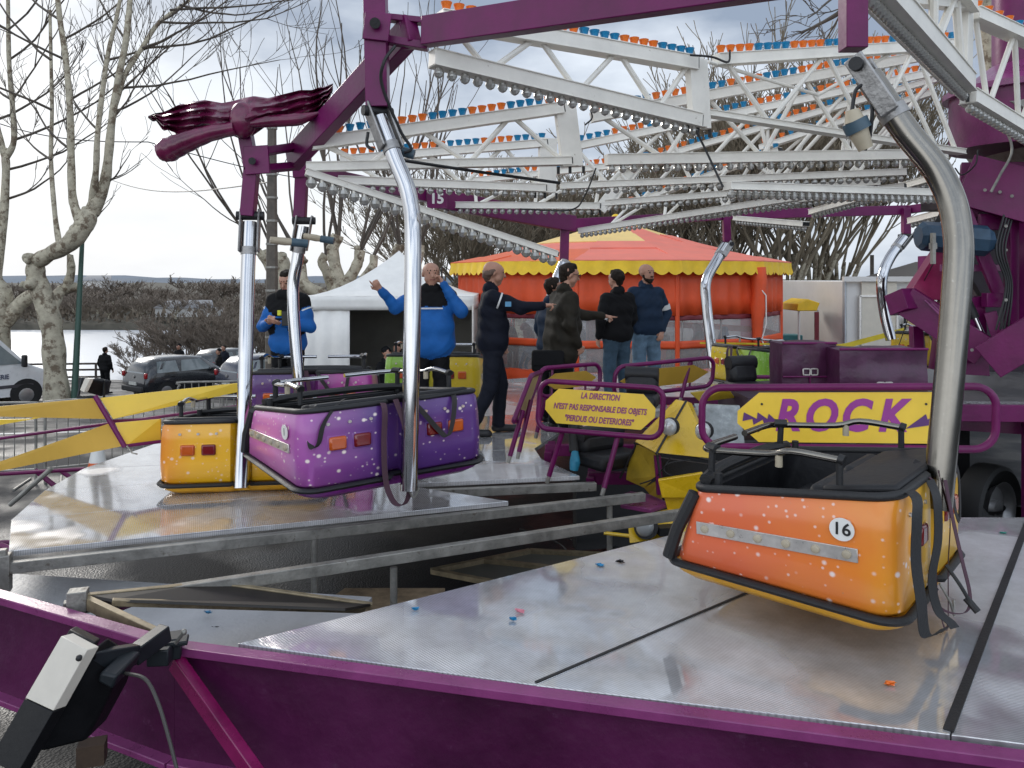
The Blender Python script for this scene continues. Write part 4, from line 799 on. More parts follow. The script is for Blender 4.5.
for s_, y_, sz in (('LA DIRECTION', .095, .066), ("N'EST PAS RESPONSABLE DES OBJETS", 0.0, .064), ('"PERDUS OU DETERIORES"', -.09, .066)):
    o = text('lettering', s_, sz, MAR, t, c - Vector(t.location) + nrm * .008 + yd * y_, rot, offset=.0022, shear=.25, sx=.70)
# ROCK
t, c, xd, yd, nrm, w, h = sign('large yellow ROCK sign in a rounded purple frame behind the orange gondola', W(701, 388, 5.5), W(998, 386, 5.1), W(703, 446, 5.5), W(994, 450, 5.1), cut=.14, inset=.035, rad=.13, txt='rock', r=.025,
    legs=[(W(749, 466, 5.42), W(741, 500, 5.42))])
rot = face_rot(xd, yd)
def bolt(cx, flip):
    P = [(-.16, .045), (-.06, -.0), (-.055, .045), (.02, 0.0), (.03, .035), (.15, -.06), (-.005, -.035), (-.015, -.005), (-.085, -.04), (-.095, 0.0), (-.17, -.015)]
    o = MB().prism([c + nrm * .008 + xd * (cx + flip * x) + yd * (y - .01) for x, y in P], nrm * .002).build('lightning_bolt', VIOD, smooth=0); wparent(o, t)
sxR = .0
for ch, x_ in (('R', 790), ('O', 824), ('C', 859), ('K', 896)):
    f_ = (x_ - 701) / 297; off = (f_ - .5) * w * 1.0
    text('lettering', ch, .285, VIO, t, c - Vector(t.location) + nrm * .009 + xd * off + yd * .005, rot, offset=.011, shear=.28, sx=.86)
bolt(-.50, .85); bolt(.53, -1)
m_ = None
for x_, y_ in ((-.52, .09), (-.54, -.09), (.50, .09), (.55, -.09)): wparent(MB().cyl(c + xd * x_ + yd * y_ + nrm * .006, c + xd * x_ + yd * y_ + nrm * .011, .008, 8).build('screw', BLK), t)
# boards seen from behind
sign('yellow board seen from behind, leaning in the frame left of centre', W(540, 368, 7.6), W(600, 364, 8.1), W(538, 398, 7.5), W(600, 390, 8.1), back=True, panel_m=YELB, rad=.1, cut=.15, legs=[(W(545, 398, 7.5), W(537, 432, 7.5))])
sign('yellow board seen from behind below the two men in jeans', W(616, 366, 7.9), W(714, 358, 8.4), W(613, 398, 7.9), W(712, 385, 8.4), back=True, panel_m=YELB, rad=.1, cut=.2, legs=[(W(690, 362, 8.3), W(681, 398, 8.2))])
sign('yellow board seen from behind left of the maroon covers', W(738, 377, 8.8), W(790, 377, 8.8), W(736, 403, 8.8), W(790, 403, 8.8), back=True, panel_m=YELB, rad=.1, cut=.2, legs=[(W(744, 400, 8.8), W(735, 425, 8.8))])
t, *_ = sign('narrow cream board in purple frame seen nearly edge on', W(531, 376, 7.0), W(541, 372, 7.6), W(513, 422, 6.7), W(525, 415, 7.3), cut=.08, inset=.03, rad=.05, panel_m=mat('cream_board', (.45, .33, .15), .5), legs=[(W(523, 410, 6.8), W(510, 456, 6.75)), (W(531, 400, 7.1), W(519, 452, 7.0))])
# big crossed yellow board at the left rim
t = thing('crossed_sign', 'two long yellow wedge boards crossing on a purple frame at the left rim', 'sign', W(110, 420, 6.4))
def plate(pts, Y0, Y1=None, nm='board', m=YEL):
    P = [W(x, y, yy) for x, y, yy in pts]; wparent(MB().prism(P, (.003, .014, 0)).build(nm, m, smooth=0), t)
OCH = mat('ochre_sign_paint', (.60, .36, .06), .45, var=.06, vscale=3)
plate([(-30, 409, 6.7), (95, 398, 6.4), (106, 419, 6.4), (-30, 416, 6.7)], 0, m=OCH); plate([(100, 398, 6.4), (238, 383, 6.9), (238, 392, 6.9), (113, 419, 6.4)], 0)
plate([(-30, 472, 6.7), (110, 423, 6.4), (123, 446, 6.4), (-30, 477, 6.7)], 0, m=OCH); plate([(115, 423, 6.4), (160, 419, 6.6), (160, 441, 6.6), (126, 446, 6.4)], 0)
for p, q, r_ in ((W(95, 396, 6.38), W(125, 447, 6.38), .02), (W(-20, 441, 6.75), W(240, 406, 6.95), .014), (W(125, 446, 6.4), W(165, 441, 6.6), .014), (W(238, 383, 6.95), W(238, 405, 6.95), .014), (W(110, 421, 6.45), W(160, 419, 6.65), .012)):
    wparent(MB().cyl(p, q, r_, 8).build('frame_tube', PUR), t)
wparent(MB().tube([W(127, 446, 6.35), W(132, 453, 6.3), W(137, 454, 6.25)], .006, 6).build('cord', GALV), t)
tag(MB().prism([W(-20, 420, 7.4), W(30, 419, 7.4), W(45, 412, 7.4), W(45, 417, 7.4), W(0, 425, 7.4), W(-20, 427, 7.4)], (0, .02, 0)).build('yellow_board', YEL, smooth=0), 'strip of yellow board low behind the left sign', 'board')
# ------------------------------------------------------------------ broken yellow cabin in the pit
YC = mat('yellow_cabin_gelcoat', (.70, .44, .012), .28, var=.1, vscale=4, coat=.4, dirt=((.45, .28, .03), 12, .68)); YCD = mat('dull_yellow_inner', (.40, .27, .02), .5, var=.2)
t = thing('broken_cabin', 'broken yellow fibreglass cabin with round lamps lying in the pit', 'broken cabin', W(665, 480, 6.3))
def fac(pts, m=YC, nm='shell_panel', ex=(.01, .05, .0)): wparent(MB().prism([W(*p) for p in pts], ex).build(nm, m, smooth=0, bevel=.006), t)
fac([(676, 400, 6.7), (686, 402, 6.6), (656, 453, 6.2), (635, 442, 6.6)], YC)
fac([(687, 402, 6.6), (692, 404, 6.7), (716, 462, 6.4), (714, 459, 6.4), (658, 453, 6.2)], YC)
fac([(636, 444, 6.6), (658, 454, 6.25), (656, 477, 6.3), (644, 488, 6.5), (626, 480, 6.7), (628, 462, 6.7)], YCD)
fac([(644, 488, 6.5), (660, 480, 6.3), (662, 500, 6.3), (650, 495, 6.5)], YCD); fac([(658, 480, 6.1), (702, 473, 6.0), (716, 490, 6.0), (700, 498, 6.05), (662, 498, 6.1)], YC)
fac([(690, 393, 7.2), (728, 388, 7.2), (735, 398, 7.3), (700, 402, 7.2)], YCD); fac([(664, 497, 6.15), (720, 490, 6.1), (720, 515, 6.1), (670, 520, 6.15)], YC)
fac([(694, 404, 6.9), (740, 406, 6.9), (745, 445, 6.6), (712, 448, 6.6)], mat('scratched_windscreen', (.30, .32, .32), .25, var=.3, vscale=8), 'windscreen')
for p, q in (((686, 401, 6.55), (656, 454, 6.15)), ((634, 443, 6.6), (718, 462, 6.3)), ((657, 455, 6.2), (664, 500, 6.2)), ((636, 445, 6.6), (620, 478, 6.7))): wparent(MB().cyl(W(*p), W(*q), .010, 6).build('edge_trim', BLK), t)
wparent(MB().beam(W(657, 455, 6.3), W(660, 494, 6.3), .05, .05, up=(0, 1, 0)).build('inner_post', PUR), t)
wparent(MB().prism([W(660, 458, 6.45), W(720, 466, 6.45), W(720, 486, 6.45), W(662, 478, 6.45)], (0, .05, 0)).build('dark_interior', BLK), t)
def lamp(px, py, Y, r_):
    c = W(px, py, Y); wparent(MB().tube([c + Vector((.02, .04, 0)), c + Vector((.0, .01, 0))], r_ * 1.0, 20).build('lamp_rim', BLK), t); wparent(MB().ball(c - Vector((.01, .01, 0)), r_, 16, 10, sc=(.9, .6, 1)).build('round_lamp', mat('lamp_glass', (.55, .56, .55), .2, metal=.3, var=.15)), t)
lamp(670, 427, 6.3, .07); lamp(704, 431, 6.25, .07)
wparent(MB().tube(bez([W(640, 484, 6.4), W(655, 478, 6.3), (W(668, 464, 6.2)), W(690, 460, 6.2)], 6), .006, 6).tube(bez([W(672, 455, 6.3), W(664, 470, 6.25), W(676, 478, 6.2)], 6), .005, 6).build('loose_wire', BLK), t)
t = thing('lamp_panel', 'yellow panel with one round lamp standing on the asphalt in the gap', 'panel', W(648, 530, 5.9))
wparent(MB().prism([W(628, 521, 6.0), W(664, 511, 6.1), W(672, 537, 6.0), W(630, 543, 5.9)], (0, .03, 0)).build('board', YC, smooth=0), t)
wparent(MB().ball(W(645, 527, 5.92), .075, 16, 10, sc=(.9, .5, 1)).build('round_lamp', MATS['lamp_glass']), t); wparent(MB().tube([W(646, 527, 5.97), W(646, 527, 5.93)], .09, 20).build('lamp_rim', BLK), t)
wparent(MB().cyl(W(604, 533, 6.0), W(630, 536, 5.95), .014, 8).build('rod', YC), t)
wparent(MB().prism([W(664, 511, 6.12), W(690, 505, 6.2), W(692, 532, 6.1), W(672, 536, 6.0)], (0, .03, 0)).build('board', YC, smooth=0), t)
wparent(MB().box(W(668, 530, 5.95), (.16, .1, .06), .2).build('bracket', BLK), t)
# purple pit frames, dark seats
def pit(label, segs, w_=.07, h_=.1, m=PUR):
    t = thing('pit_frame', label, 'frame', segs[0][0], 0, 'purple steel frames down in the pit')
    for p, q in segs: wparent(MB().beam(p, q, w_, h_).build('frame_bar', m, bevel=.004), t)
pit('purple frame bar behind the La direction sign', [(W(545, 450, 7.3), W(640, 450, 7.3)), (W(548, 458, 7.2), W(552, 446, 7.6)), (W(592, 452, 7.25), W(592, 480, 7.2))])
pit('purple channel below the right foot of the La direction sign', [(W(588, 478, 6.9), W(640, 478, 6.9)), (W(590, 484, 6.8), W(592, 478, 6.95))])
pit('magenta tray plate beside the broken cabin', [(W(622, 496, 6.6), W(668, 503, 6.3)), (W(630, 503, 6.3), W(660, 508, 6.1))], .25, .03, PURT)
pit('dark purple rails in the pit behind the sign', [(W(600, 425, 7.8), W(700, 420, 7.8)), (W(640, 400, 8.6), W(740, 402, 8.6))], .06, .08)
def seat(label, px, py, Y, w_=.45, h_=.45, rz=.2):
    t = thing('padded_chair', label, 'chair', W(px, py, Y), rz, 'black padded chairs lying about the ride')
    MB().box((0, 0, h_ * .30), (w_, .16, h_ * .55), Matrix.Rotation(R(-12), 3, 'X')).build('backrest', BLKV, t, bevel=.05)
    MB().box((0, -.1, -.03), (w_ * 1.05, .4, .13)).build('cushion', BLKV, t, bevel=.04); MB().tube([(-w_ * .5, .0, h_ * .56), (w_ * .5, .0, h_ * .56)], .07, 10).build('head_roll', BLKV, t)
seat('black padded chair left of the maroon covers', 741, 384, 7.6, .28, .36, .3); seat('black padded chair below the two men in jeans', 642, 396, 7.4, .30, .36, -.3)
seat('black chair tumbled below the La direction sign', 600, 452, 6.9, .45, .3, .6)
o = MB().tube([W(574, 425, 6.9), W(575, 452, 6.8)], .05, 10); t = thing('blue_glove_post', 'dark post with a blue cap standing in the pit', 'post', W(575, 455, 6.8))
wparent(o.build('post', BLK), t); wparent(MB().tube([W(575, 452, 6.75), W(575, 462, 6.7), W(574, 470, 6.7)], [.03, .045, .035], 10).build('cap', mat('blue_rubber', (.02, .20, .32), .5)), t)
# pit wall / inner structure (dark)
tag(MB().box((1.9, 8.3, -.6), (2.6, .12, 1.0), R(12)).build('inner_skirt', BLK), 'black inner skirt closing the pit behind the frames', 'skirt')
tag(MB().prism([Vector((.9, 8.9, -.03)), Vector((4.1, 8.4, -.03)), Vector((4.1, 10.4, -.03)), Vector((2.0, 10.0, -.03))], (0, 0, .02)).build('inner_deck', GALV), 'grey inner deck between the pit and the trailer', 'deck')
# maroon vinyl covers
COV = mat('maroon_vinyl', (.062, .012, .045), .36, var=.3, vscale=5, bump=.5, bscale=7)
def cover(label, x0, x1, y0_, y1_, Y, split=None):
    t = thing('vinyl_cover', label, 'cover', W((x0 + x1) / 2, y1_, Y), 0, 'maroon vinyl covers over equipment'); loc = Vector(t.location)
    w_ = (x1 - x0) / F * Y; h_ = (y1_ - y0_) / F * Y; b = MB(); n = 14; m = 8; vs = []; D = .35
    for s_ in (0, 1):
        for j in range(m + 1):
            for i in range(n + 1):
                x = (i / n - .5) * w_; z = j / m * h_; rr = .03 * mnoise.noise(Vector((x * 5, z * 6, x0 + s_ * 9))); e_ = .012 * (abs(i / n - .5) > .49 or j == m)
                vs.append((x, (s_ * D) + (rr - .012 if s_ == 0 else -rr), z - (.01 if j == m and i in (0, n) else 0) + .012 * mnoise.noise(Vector((x * 4, s_, 3.)))))
    k = (n + 1) * (m + 1); fs = []
    for j in range(m):
        for i in range(n): a = j * (n + 1) + i; fs += [(a, a + 1, a + n + 2, a + n + 1), (k + a, k + a + n + 1, k + a + n + 2, k + a + 1)]
        a = j * (n + 1); fs += [(a, a + n + 1, k + a + n + 1, k + a), (a + n, k + a + n, k + a + 2 * n + 1, a + 2 * n + 1)]
    for i in range(n): fs += [(m * (n + 1) + i, m * (n + 1) + i + 1, k + m * (n + 1) + i + 1, k + m * (n + 1) + i), (i, k + i, k + i + 1, i + 1)]
    b.add(vs, fs); b.build('vinyl', COV, t, smooth=70)
    MB().tube([(-w_ / 2, -.02, h_), (w_ / 2, -.02, h_)], .012, 8).build('piping', PUR, t)
    bx = (x0 + x1) / 2
    for s_ in (-1, 1): MB().tube(rrect(Vector((s_ * .035 + (0 if not split else 0), -.035, h_ * (.42 if split else .16))), Vector((1, 0, 0)), Vector((0, 0, 1)), .06, .055, .008, 2), .007, 6, closed=True).build('buckle', ALU, t)
    if split: MB().tube([(0, -.03, 0), (0, -.028, h_ * .34)], .008, 6).build('seam', PUR, t); MB().tube([(-w_ / 2, -.03, h_ * .32), (w_ / 2, -.03, h_ * .32)], .008, 6).build('seam', PUR, t)
    return t
cover('tall maroon vinyl cover with a buckle, left of the two', 782, 836, 343, 392, 7.2, True); cover('wide maroon vinyl cover behind the ROCK sign', 839, 927, 349, 392, 6.9)
tag(MB().prism([W(748, 398, 6.9), W(930, 392, 6.4), W(930, 430, 6.3), W(748, 430, 6.8)], (0, 1.0, 0)).build('cover_plinth', mat('dark_plinth', (.03, .01, .025), .6)), 'dark plinth under the maroon covers', 'plinth')
# warning tape
TAPE = mat('yellow_tape', (.75, .58, .04), .4, var=.05)
t = thing('barrier_tape', 'yellow printed barrier tape stretched before the white trailer', 'tape', W(830, 345, 13.5))
wparent(MB().ribbon([W(768, 349, 13.2), W(806, 351, 13.2), W(845, 346, 13.4), W(905, 330, 13.8)], (0, 0, 1), .09, .004).build('tape', TAPE), t)
wparent(MB().ribbon([W(700, 343, 13.0), W(768, 344, 13.2), W(800, 346, 13.3)], (0, 0, 1), .03, .004).build('tape', TAPE), t)
t = thing('tape_banner', 'yellow strip with black capitals just above the wide maroon cover', 'banner', W(850, 352, 12.0))
wparent(MB().prism([W(830, 347, 12.0), W(876, 346, 12.0), W(876, 357, 12.0), W(830, 358, 12.0)], (0, .01, 0)).build('strip', TAPE), t)
text('lettering', 'MANUE LONGUEUR', .12, INK, t, W(853, 351.5, 11.98) - Vector(t.location), face_rot((1, 0, 0), (0, 0, 1)), offset=.002, sx=.62)
# ------------------------------------------------------------------ crowd barriers
def barrier(label, p, q, z, n=13):
    p = Vector((p[0], p[1], z)); q = Vector((q[0], q[1], z)); t = thing('crowd_barrier', label, 'barrier', p, 0, 'grey steel crowd barriers'); d = (q - p); up = Vector((0, 0, 1))
    a, b_, c_, e_ = p + up * .2, p + up * 1.08, q + up * 1.08, q + up * .2
    pts = bez([p + up * .0, p + up * .9, p + up * 1.05 + d * .02, p + up * 1.10 + d * .06, q + up * 1.10 - d * .06, q + up * 1.05 - d * .02, q + up * .9, q], 4)
    wparent(MB().tube(pts, .019, 8).build('frame', GALV, smooth=60), t); wparent(MB().cyl(a, e_, .014, 6).build('lower_rail', GALV), t)
    for i in range(n): x = (i + 1) / (n + 1); wparent(MB().cyl(p + d * x + up * .2, p + d * x + up * 1.09, .008, 6).build('upright', GALV), t)
    nn_ = Vector((d.y, -d.x, 0)).normalized()
    for s_ in (p + d * .08, q - d * .08): wparent(MB().cyl(s_ - nn_ * .3 + up * .01, s_ + nn_ * .3 + up * .01, .016, 6).build('foot', GALV), t)
barrier('steel crowd barrier behind the crossed yellow boards at left', (-6.3, 10.8), (-4.3, 11.9), -1.15, 16)
barrier('steel crowd barrier behind the yellow gondola', (-5.35, 12.8), (-3.6, 12.95), -1.15, 15)
barrier('steel crowd barrier at the left picture edge', (-8.4, 10.3), (-6.4, 10.75), -1.15, 15)
# traffic cone and bollards
t = thing('traffic_cone', 'orange traffic cone with white band behind the left boards', 'cone', G(98, 455, -1.15))
CO = mat('cone_orange', (.70, .12, .02), .5, var=.1)
MB().tube([(0, 0, .04), (0, 0, .22)], [.15, .11], 18).build('cone_base', CO, t); MB().tube([(0, 0, .22), (0, 0, .42)], [.11, .075], 18).build('white_band', DISC, t); MB().tube([(0, 0, .42), (0, 0, .62)], [.075, .03], 18).build('cone_tip', CO, t); MB().box((0, 0, .02), (.38, .38, .04)).build('foot_plate', BLK, t, bevel=.01)
for o_ in [t]: o_.location = Vector((-5.75, 11.1, -1.15))
# ------------------------------------------------------------------ floodlights
PLA = mat('black_floodlight', (.006, .006, .007), .5, var=.2, bump=.1, bscale=40, spec=.25); WPL = mat('stained_white_plate', (.60, .55, .47), .5, var=.06, dirt=((.35, .22, .13), 14, .66)); ARM = mat('dark_grey_arm', (.012, .015, .018), .4, var=.2, spec=.35)
t = thing('floodlight', 'big black floodlight with a stained white side clamped to the fascia', 'floodlight', W(60, 700, 3.3))
def wfl(o): return wparent(o, t)
# housing: box seen edge on; top white side plate
a, b_, c_, d_ = W(61, 636, 3.05), W(87, 650, 2.98), W(53, 711, 2.90), W(25, 698, 2.98)
ex = Vector((.01, .012, -.004))
dn = (c_ - b_).normalized(); wid = (b_ - a)
wfl(MB().prism([a, b_, c_, d_], Vector((.02, .05, -.01))).build('side_plate', WPL, bevel=.003))
m_ = (d_ - a)
wfl(MB().prism([d_ + m_ * .01, c_ + m_ * .01, c_ + m_ * .95, d_ + m_ * .95], Vector((.02, .05, -.01))).build('side_plate_dark', PLA, bevel=.003))
dep = Vector((.0, .30, .04))
wfl(MB().prism([a + Vector((0, .06, 0)), b_ + Vector((0, .06, 0)), c_ + m_ * .95 + Vector((0, .06, 0)), d_ + m_ * .95 + Vector((0, .06, 0))], Vector((-.03, .10, -.03))).build('front_frame', PLA, bevel=.006))
back = [W(87, 652, 3.0), W(104, 664, 3.1), W(117, 674, 3.1), W(108, 700, 3.1), W(85, 742, 3.05), W(40, 752, 3.0), W(25, 748, 2.95), W(53, 712, 2.93)]
wfl(MB().prism(back, Vector((.0, .16, -.01))).build('housing', PLA, bevel=.015))
wfl(MB().prism([W(100, 672, 3.02), W(117, 676, 3.02), W(112, 690, 3.02), W(97, 682, 3.02)], Vector((0, .2, 0))).build('connection_box', ARM, bevel=.01))
for px, py in ((79, 658), (56, 697)): wfl(MB().ball(W(px, py, 2.955), .012, 8, 6).build('screw', BLK))
wfl(MB().beam(W(87, 662, 3.05), W(135, 654, 3.25), .05, .075).build('bracket_arm', ARM, bevel=.005)); wfl(MB().beam(W(132, 657, 3.25), W(166, 632, 3.4), .06, .07).build('bracket_arm', ARM, bevel=.005))
wfl(MB().box(W(167, 646, 3.48), (.12, .10, .09), .3).box(W(176, 641, 3.46), (.10, .08, .02), .3).box(W(160, 655, 3.4), (.09, .07, .07), .1).build('clamp', ARM, bevel=.006)); wfl(MB().cyl(W(176, 643, 3.42), W(183, 633, 3.40), .008, 8).ball(W(184, 632, 3.4), .013, 8, 6).build('clamp_screw', GALV))
wfl(MB().tube(bez([W(125, 673, 3.1), W(145, 679, 3.05), W(157, 700, 3.0), W(168, 735, 2.95), W(182, 790, 2.9)], 6), .007, 8).build('cable', mat('grey_cable', (.05, .045, .04), .5)), t and None) if False else wfl(MB().tube(bez([W(125, 673, 3.1), W(145, 679, 3.05), W(157, 700, 3.0), W(168, 735, 2.95), W(182, 790, 2.9)], 6), .007, 8).build('cable', mat('grey_cable', (.05, .045, .04), .5)))
wfl(MB().cyl(W(112, 676, 3.1), W(122, 672, 3.1), .018, 8).build('cable_gland', GALV))
tag(MB().box(W(92, 752, 3.5), (.11, .08, .09), .3).build('timber_block', MATS['brown_wood']), 'small brown timber block under the floodlight', 'block')
t = thing('floodlight', 'small black floodlight with white side on the left yellow boards', 'floodlight', W(95, 392, 6.5))
wparent(MB().prism([W(85, 378, 6.5), W(90, 379, 6.45), W(84, 392, 6.45), (W(80, 390, 6.5))], (.02, .02, 0)).build('side_plate', WPL), t); wparent(MB().prism([W(90, 379, 6.45), W(105, 382, 6.6), W(101, 397, 6.6), W(84, 392, 6.45)], (0, .12, 0)).build('housing', PLA, bevel=.01), t)
wparent(MB().beam(W(78, 397, 6.5), W(96, 397, 6.4), .02, .02).cyl(W(82, 378, 6.55), W(78, 397, 6.5), .012, 6).cyl(W(104, 380, 6.6), W(104, 398, 6.6), .01, 6).build('stand', ARM), t)
wparent(MB().box(W(83, 383, 6.8), (.06, .05, .10)).build('ballast_box', BLK, bevel=.005), t)
# ------------------------------------------------------------------ people (implicit surface -> one continuous mesh)
SKIN = mat('skin', (.42, .22, .15), .5, var=.08, vscale=20); NAVY = mat('navy_jacket', (.008, .010, .018), .75, var=.2, vscale=8, bump=.2, bscale=15, spec=0.15)
BLUE = mat('bright_blue_jacket', (.015, .11, .36), .6, var=.14, vscale=6, bump=.25, bscale=12, spec=0.15); BROWN = mat('dark_brown_coat', (.022, .019, .014), .7, var=.25, vscale=8, bump=.25, bscale=12, spec=0.15)
BLKC = mat('black_cloth', (.008, .008, .009), .8, var=.2, bump=.2, bscale=15, spec=0.15); JEAN = mat('blue_jeans', (.05, .085, .12), .85, var=.25, vscale=10, bump=.2, bscale=25, spec=0.15); LJEAN = mat('light_jeans', (.12, .19, .26), .85, var=.25, vscale=10, bump=.2, bscale=25, spec=0.15)
TROU = mat('navy_trousers', (.012, .014, .022), .8, var=.2, bump=.2, bscale=15, spec=0.15); HAIR = mat('dark_hair', (.020, .014, .010), .6, var=.3, bump=.6, bscale=90, spec=0.15); STUB = mat('hair_stubble', (.12, .075, .055), .7, var=.2, vscale=60)
REFL = mat('reflective_band', (.62, .63, .62), .5, var=.05); LIPS = mat('lips', (.28, .10, .08), .5); EYE = mat('eye', (.03, .025, .022), .3); BOOT = mat('black_boot', (.010, .010, .011), .4, var=.2)
NAVB = mat('steel_blue_jacket', (.014, .028, .055), .7, var=.2, vscale=8, bump=.2, bscale=15, spec=0.15)
def rcone(P, a, b, ra, rb):
    ba = b - a; L2 = max(1e-9, float(ba @ ba)); pa = P - a; t = np.clip((pa @ ba) / L2, 0, 1)
    return np.linalg.norm(pa - t[..., None] * ba, axis=-1) - (ra + (rb - ra) * t)
def surface_nets(D, lab, org, h):
    S = D < 0; nx, ny, nz = D.shape
    cnt = np.zeros((nx - 1, ny - 1, nz - 1), int)
    for i in (0, 1):
        for j in (0, 1):
            for k in (0, 1): cnt += S[i:nx - 1 + i, j:ny - 1 + j, k:nz - 1 + k]
    act = (cnt > 0) & (cnt < 8); idx = -np.ones(act.shape, int); C = np.argwhere(act); idx[act] = np.arange(len(C))
    acc = np.zeros((len(C), 3)); num = np.zeros(len(C)); off = [np.array(o) for o in ((0, 0, 0), (1, 0, 0), (0, 1, 0), (1, 1, 0), (0, 0, 1), (1, 0, 1), (0, 1, 1), (1, 1, 1))]
    g = lambda c: D[c[:, 0], c[:, 1], c[:, 2]]
    for a, b in ((0, 1), (2, 3), (4, 5), (6, 7), (0, 2), (1, 3), (4, 6), (5, 7), (0, 4), (1, 5), (2, 6), (3, 7)):
        da, db = g(C + off[a]), g(C + off[b]); m = (da < 0) != (db < 0); t = np.where(m, da / np.where(m, da - db, 1), 0)
        acc += np.where(m[:, None], off[a] + t[:, None] * (off[b] - off[a]), 0); num += m
    V = (C + acc / num[:, None]) * h + org; Fq = []; Fl = []
    for ax in range(3):
        sl0 = [slice(1, -1)] * 3; sl0[ax] = slice(0, -1); sl1 = [slice(1, -1)] * 3; sl1[ax] = slice(1, None)
        ch = S[tuple(sl0)] != S[tuple(sl1)]; Q = np.argwhere(ch); o = np.ones(3, int); o[ax] = 0; Q = Q + o
        u, v = [k for k in range(3) if k != ax]; eu = np.zeros(3, int); eu[u] = 1; ev = np.zeros(3, int); ev[v] = 1
        q = [Q - eu - ev, Q - ev, Q, Q - eu]; f = np.stack([idx[tuple(c.T)] for c in q], 1); f = f[(f >= 0).all(1)]; Fq.append(f)
    Fq = np.concatenate(Fq); return V, Fq
def sdf_body(groups, h):
    """groups: list of (material, blend, prims[(a,b,ra,rb)]) -> vertices, faces, per-face material"""
    allp = np.array([p[0] for g in groups for p in g[2]] + [p[1] for g in groups for p in g[2]]); mr = .22
    lo = allp.min(0) - mr; hi = allp.max(0) + mr; n = np.ceil((hi - lo) / h).astype(int) + 1
    best = np.full(n, 9., np.float32); lab = np.zeros(n, np.int16)
    ax = [lo[k] + h * np.arange(n[k]) for k in range(3)]
    def region(a, b, r):
        m0 = np.minimum(a, b) - r; m1 = np.maximum(a, b) + r; return tuple(slice(max(0, int((m0[k] - lo[k]) / h)), min(n[k], int((m1[k] - lo[k]) / h) + 2)) for k in range(3))
    for gi, (m_, kk, prims) in enumerate(groups):
        D = np.full(n, 9., np.float32)
        for (a, b, ra, rb) in prims:
            a = np.array(a, float); b = np.array(b, float); s = region(a, b, max(ra, rb) + kk + .05); P = np.stack(np.meshgrid(ax[0][s[0]], ax[1][s[1]], ax[2][s[2]], indexing='ij'), -1)
            d = rcone(P, a, b, ra, rb); o = D[s]
            if kk > 0: hh = np.clip(.5 + .5 * (o - d) / kk, 0, 1); D[s] = np.where(o > 8, d, o * (1 - hh) + d * hh - kk * hh * (1 - hh))
            else: D[s] = np.minimum(o, d)
        m = D < best - (0.0); k2 = .006; best2 = np.minimum(best, D); lab[m] = gi; best = best2
    X, Y, Z = np.meshgrid(*ax, indexing='ij')
    fold = .0050 * np.sin(23 * Z + 22 * X + 3 * np.sin(9 * Y + 7 * Z)) * np.sin(13 * X - 9 * Z + 11 * Y) + .0045 * np.abs(np.sin(21 * X + 24 * Z + 18 * Y + 2.5 * np.sin(9 * Z + 5 * X)))
    cloth = np.array([1 if g[0] in CLOTH else 0 for g in groups])[lab]
    best = best + fold * cloth
    best[0] = best[-1] = 9; best[:, 0] = best[:, -1] = 9; best[:, :, 0] = best[:, :, -1] = 9
    V, Fq = surface_nets(best, lab, lo, h)
    c = V[Fq].mean(1); ii = np.clip(np.round((c - lo) / h).astype(int), 0, n - 1); return V, Fq, lab[ii[:, 0], ii[:, 1], ii[:, 2]]
CLOTH = (NAVY, BLUE, BROWN, BLKC, JEAN, LJEAN, TROU, NAVB)
def v3(*a): return np.array(a, float)
def handprims(wr, d, pn, kind='relax', s=1.0, side=1):
    """wr wrist, d forearm direction, pn palm normal -> skin prims"""
    d = d / np.linalg.norm(d); pn = pn - d * (pn @ d); pn = pn / np.linalg.norm(pn); sd = np.cross(d, pn) * side; P = []
    P.append((wr - d * .02, wr + d * .02, .026 * s, .028 * s)); c0 = wr + d * .015; c1 = wr + d * .085
    for o in (-.024, -.008, .008, .024): P.append((c0 + sd * o * .6, c1 + sd * o, .017 * s, .014 * s))
    L = [.075, .085, .078, .060]
    for i, o in enumerate((.030, .010, -.010, -.029)):
        b = c1 + sd * o; bend = {'relax': .55, 'grip': 1.5, 'point': 1.7, 'flat': .1}[kind]
        if kind == 'point' and i == 0: bend = .02
        d1 = d * math.cos(bend * .6) + pn * math.sin(bend * .6); d2 = d * math.cos(bend * 1.4) + pn * math.sin(bend * 1.4)
        m = b + d1 * L[i] * .5 * s; P.append((b, m, .0105 * s, .0098 * s)); P.append((m, m + d2 * L[i] * .5 * s, .0098 * s, .0085 * s))
    th = wr + d * .03 + sd * .026; td = d * .7 + sd * .6 + pn * .35; td /= np.linalg.norm(td); m = th + td * .045; P.append((th, m, .014, .012)); t2 = d * .9 + pn * .35; P.append((m, m + t2 / np.linalg.norm(t2) * .032, .012, .009)); return P
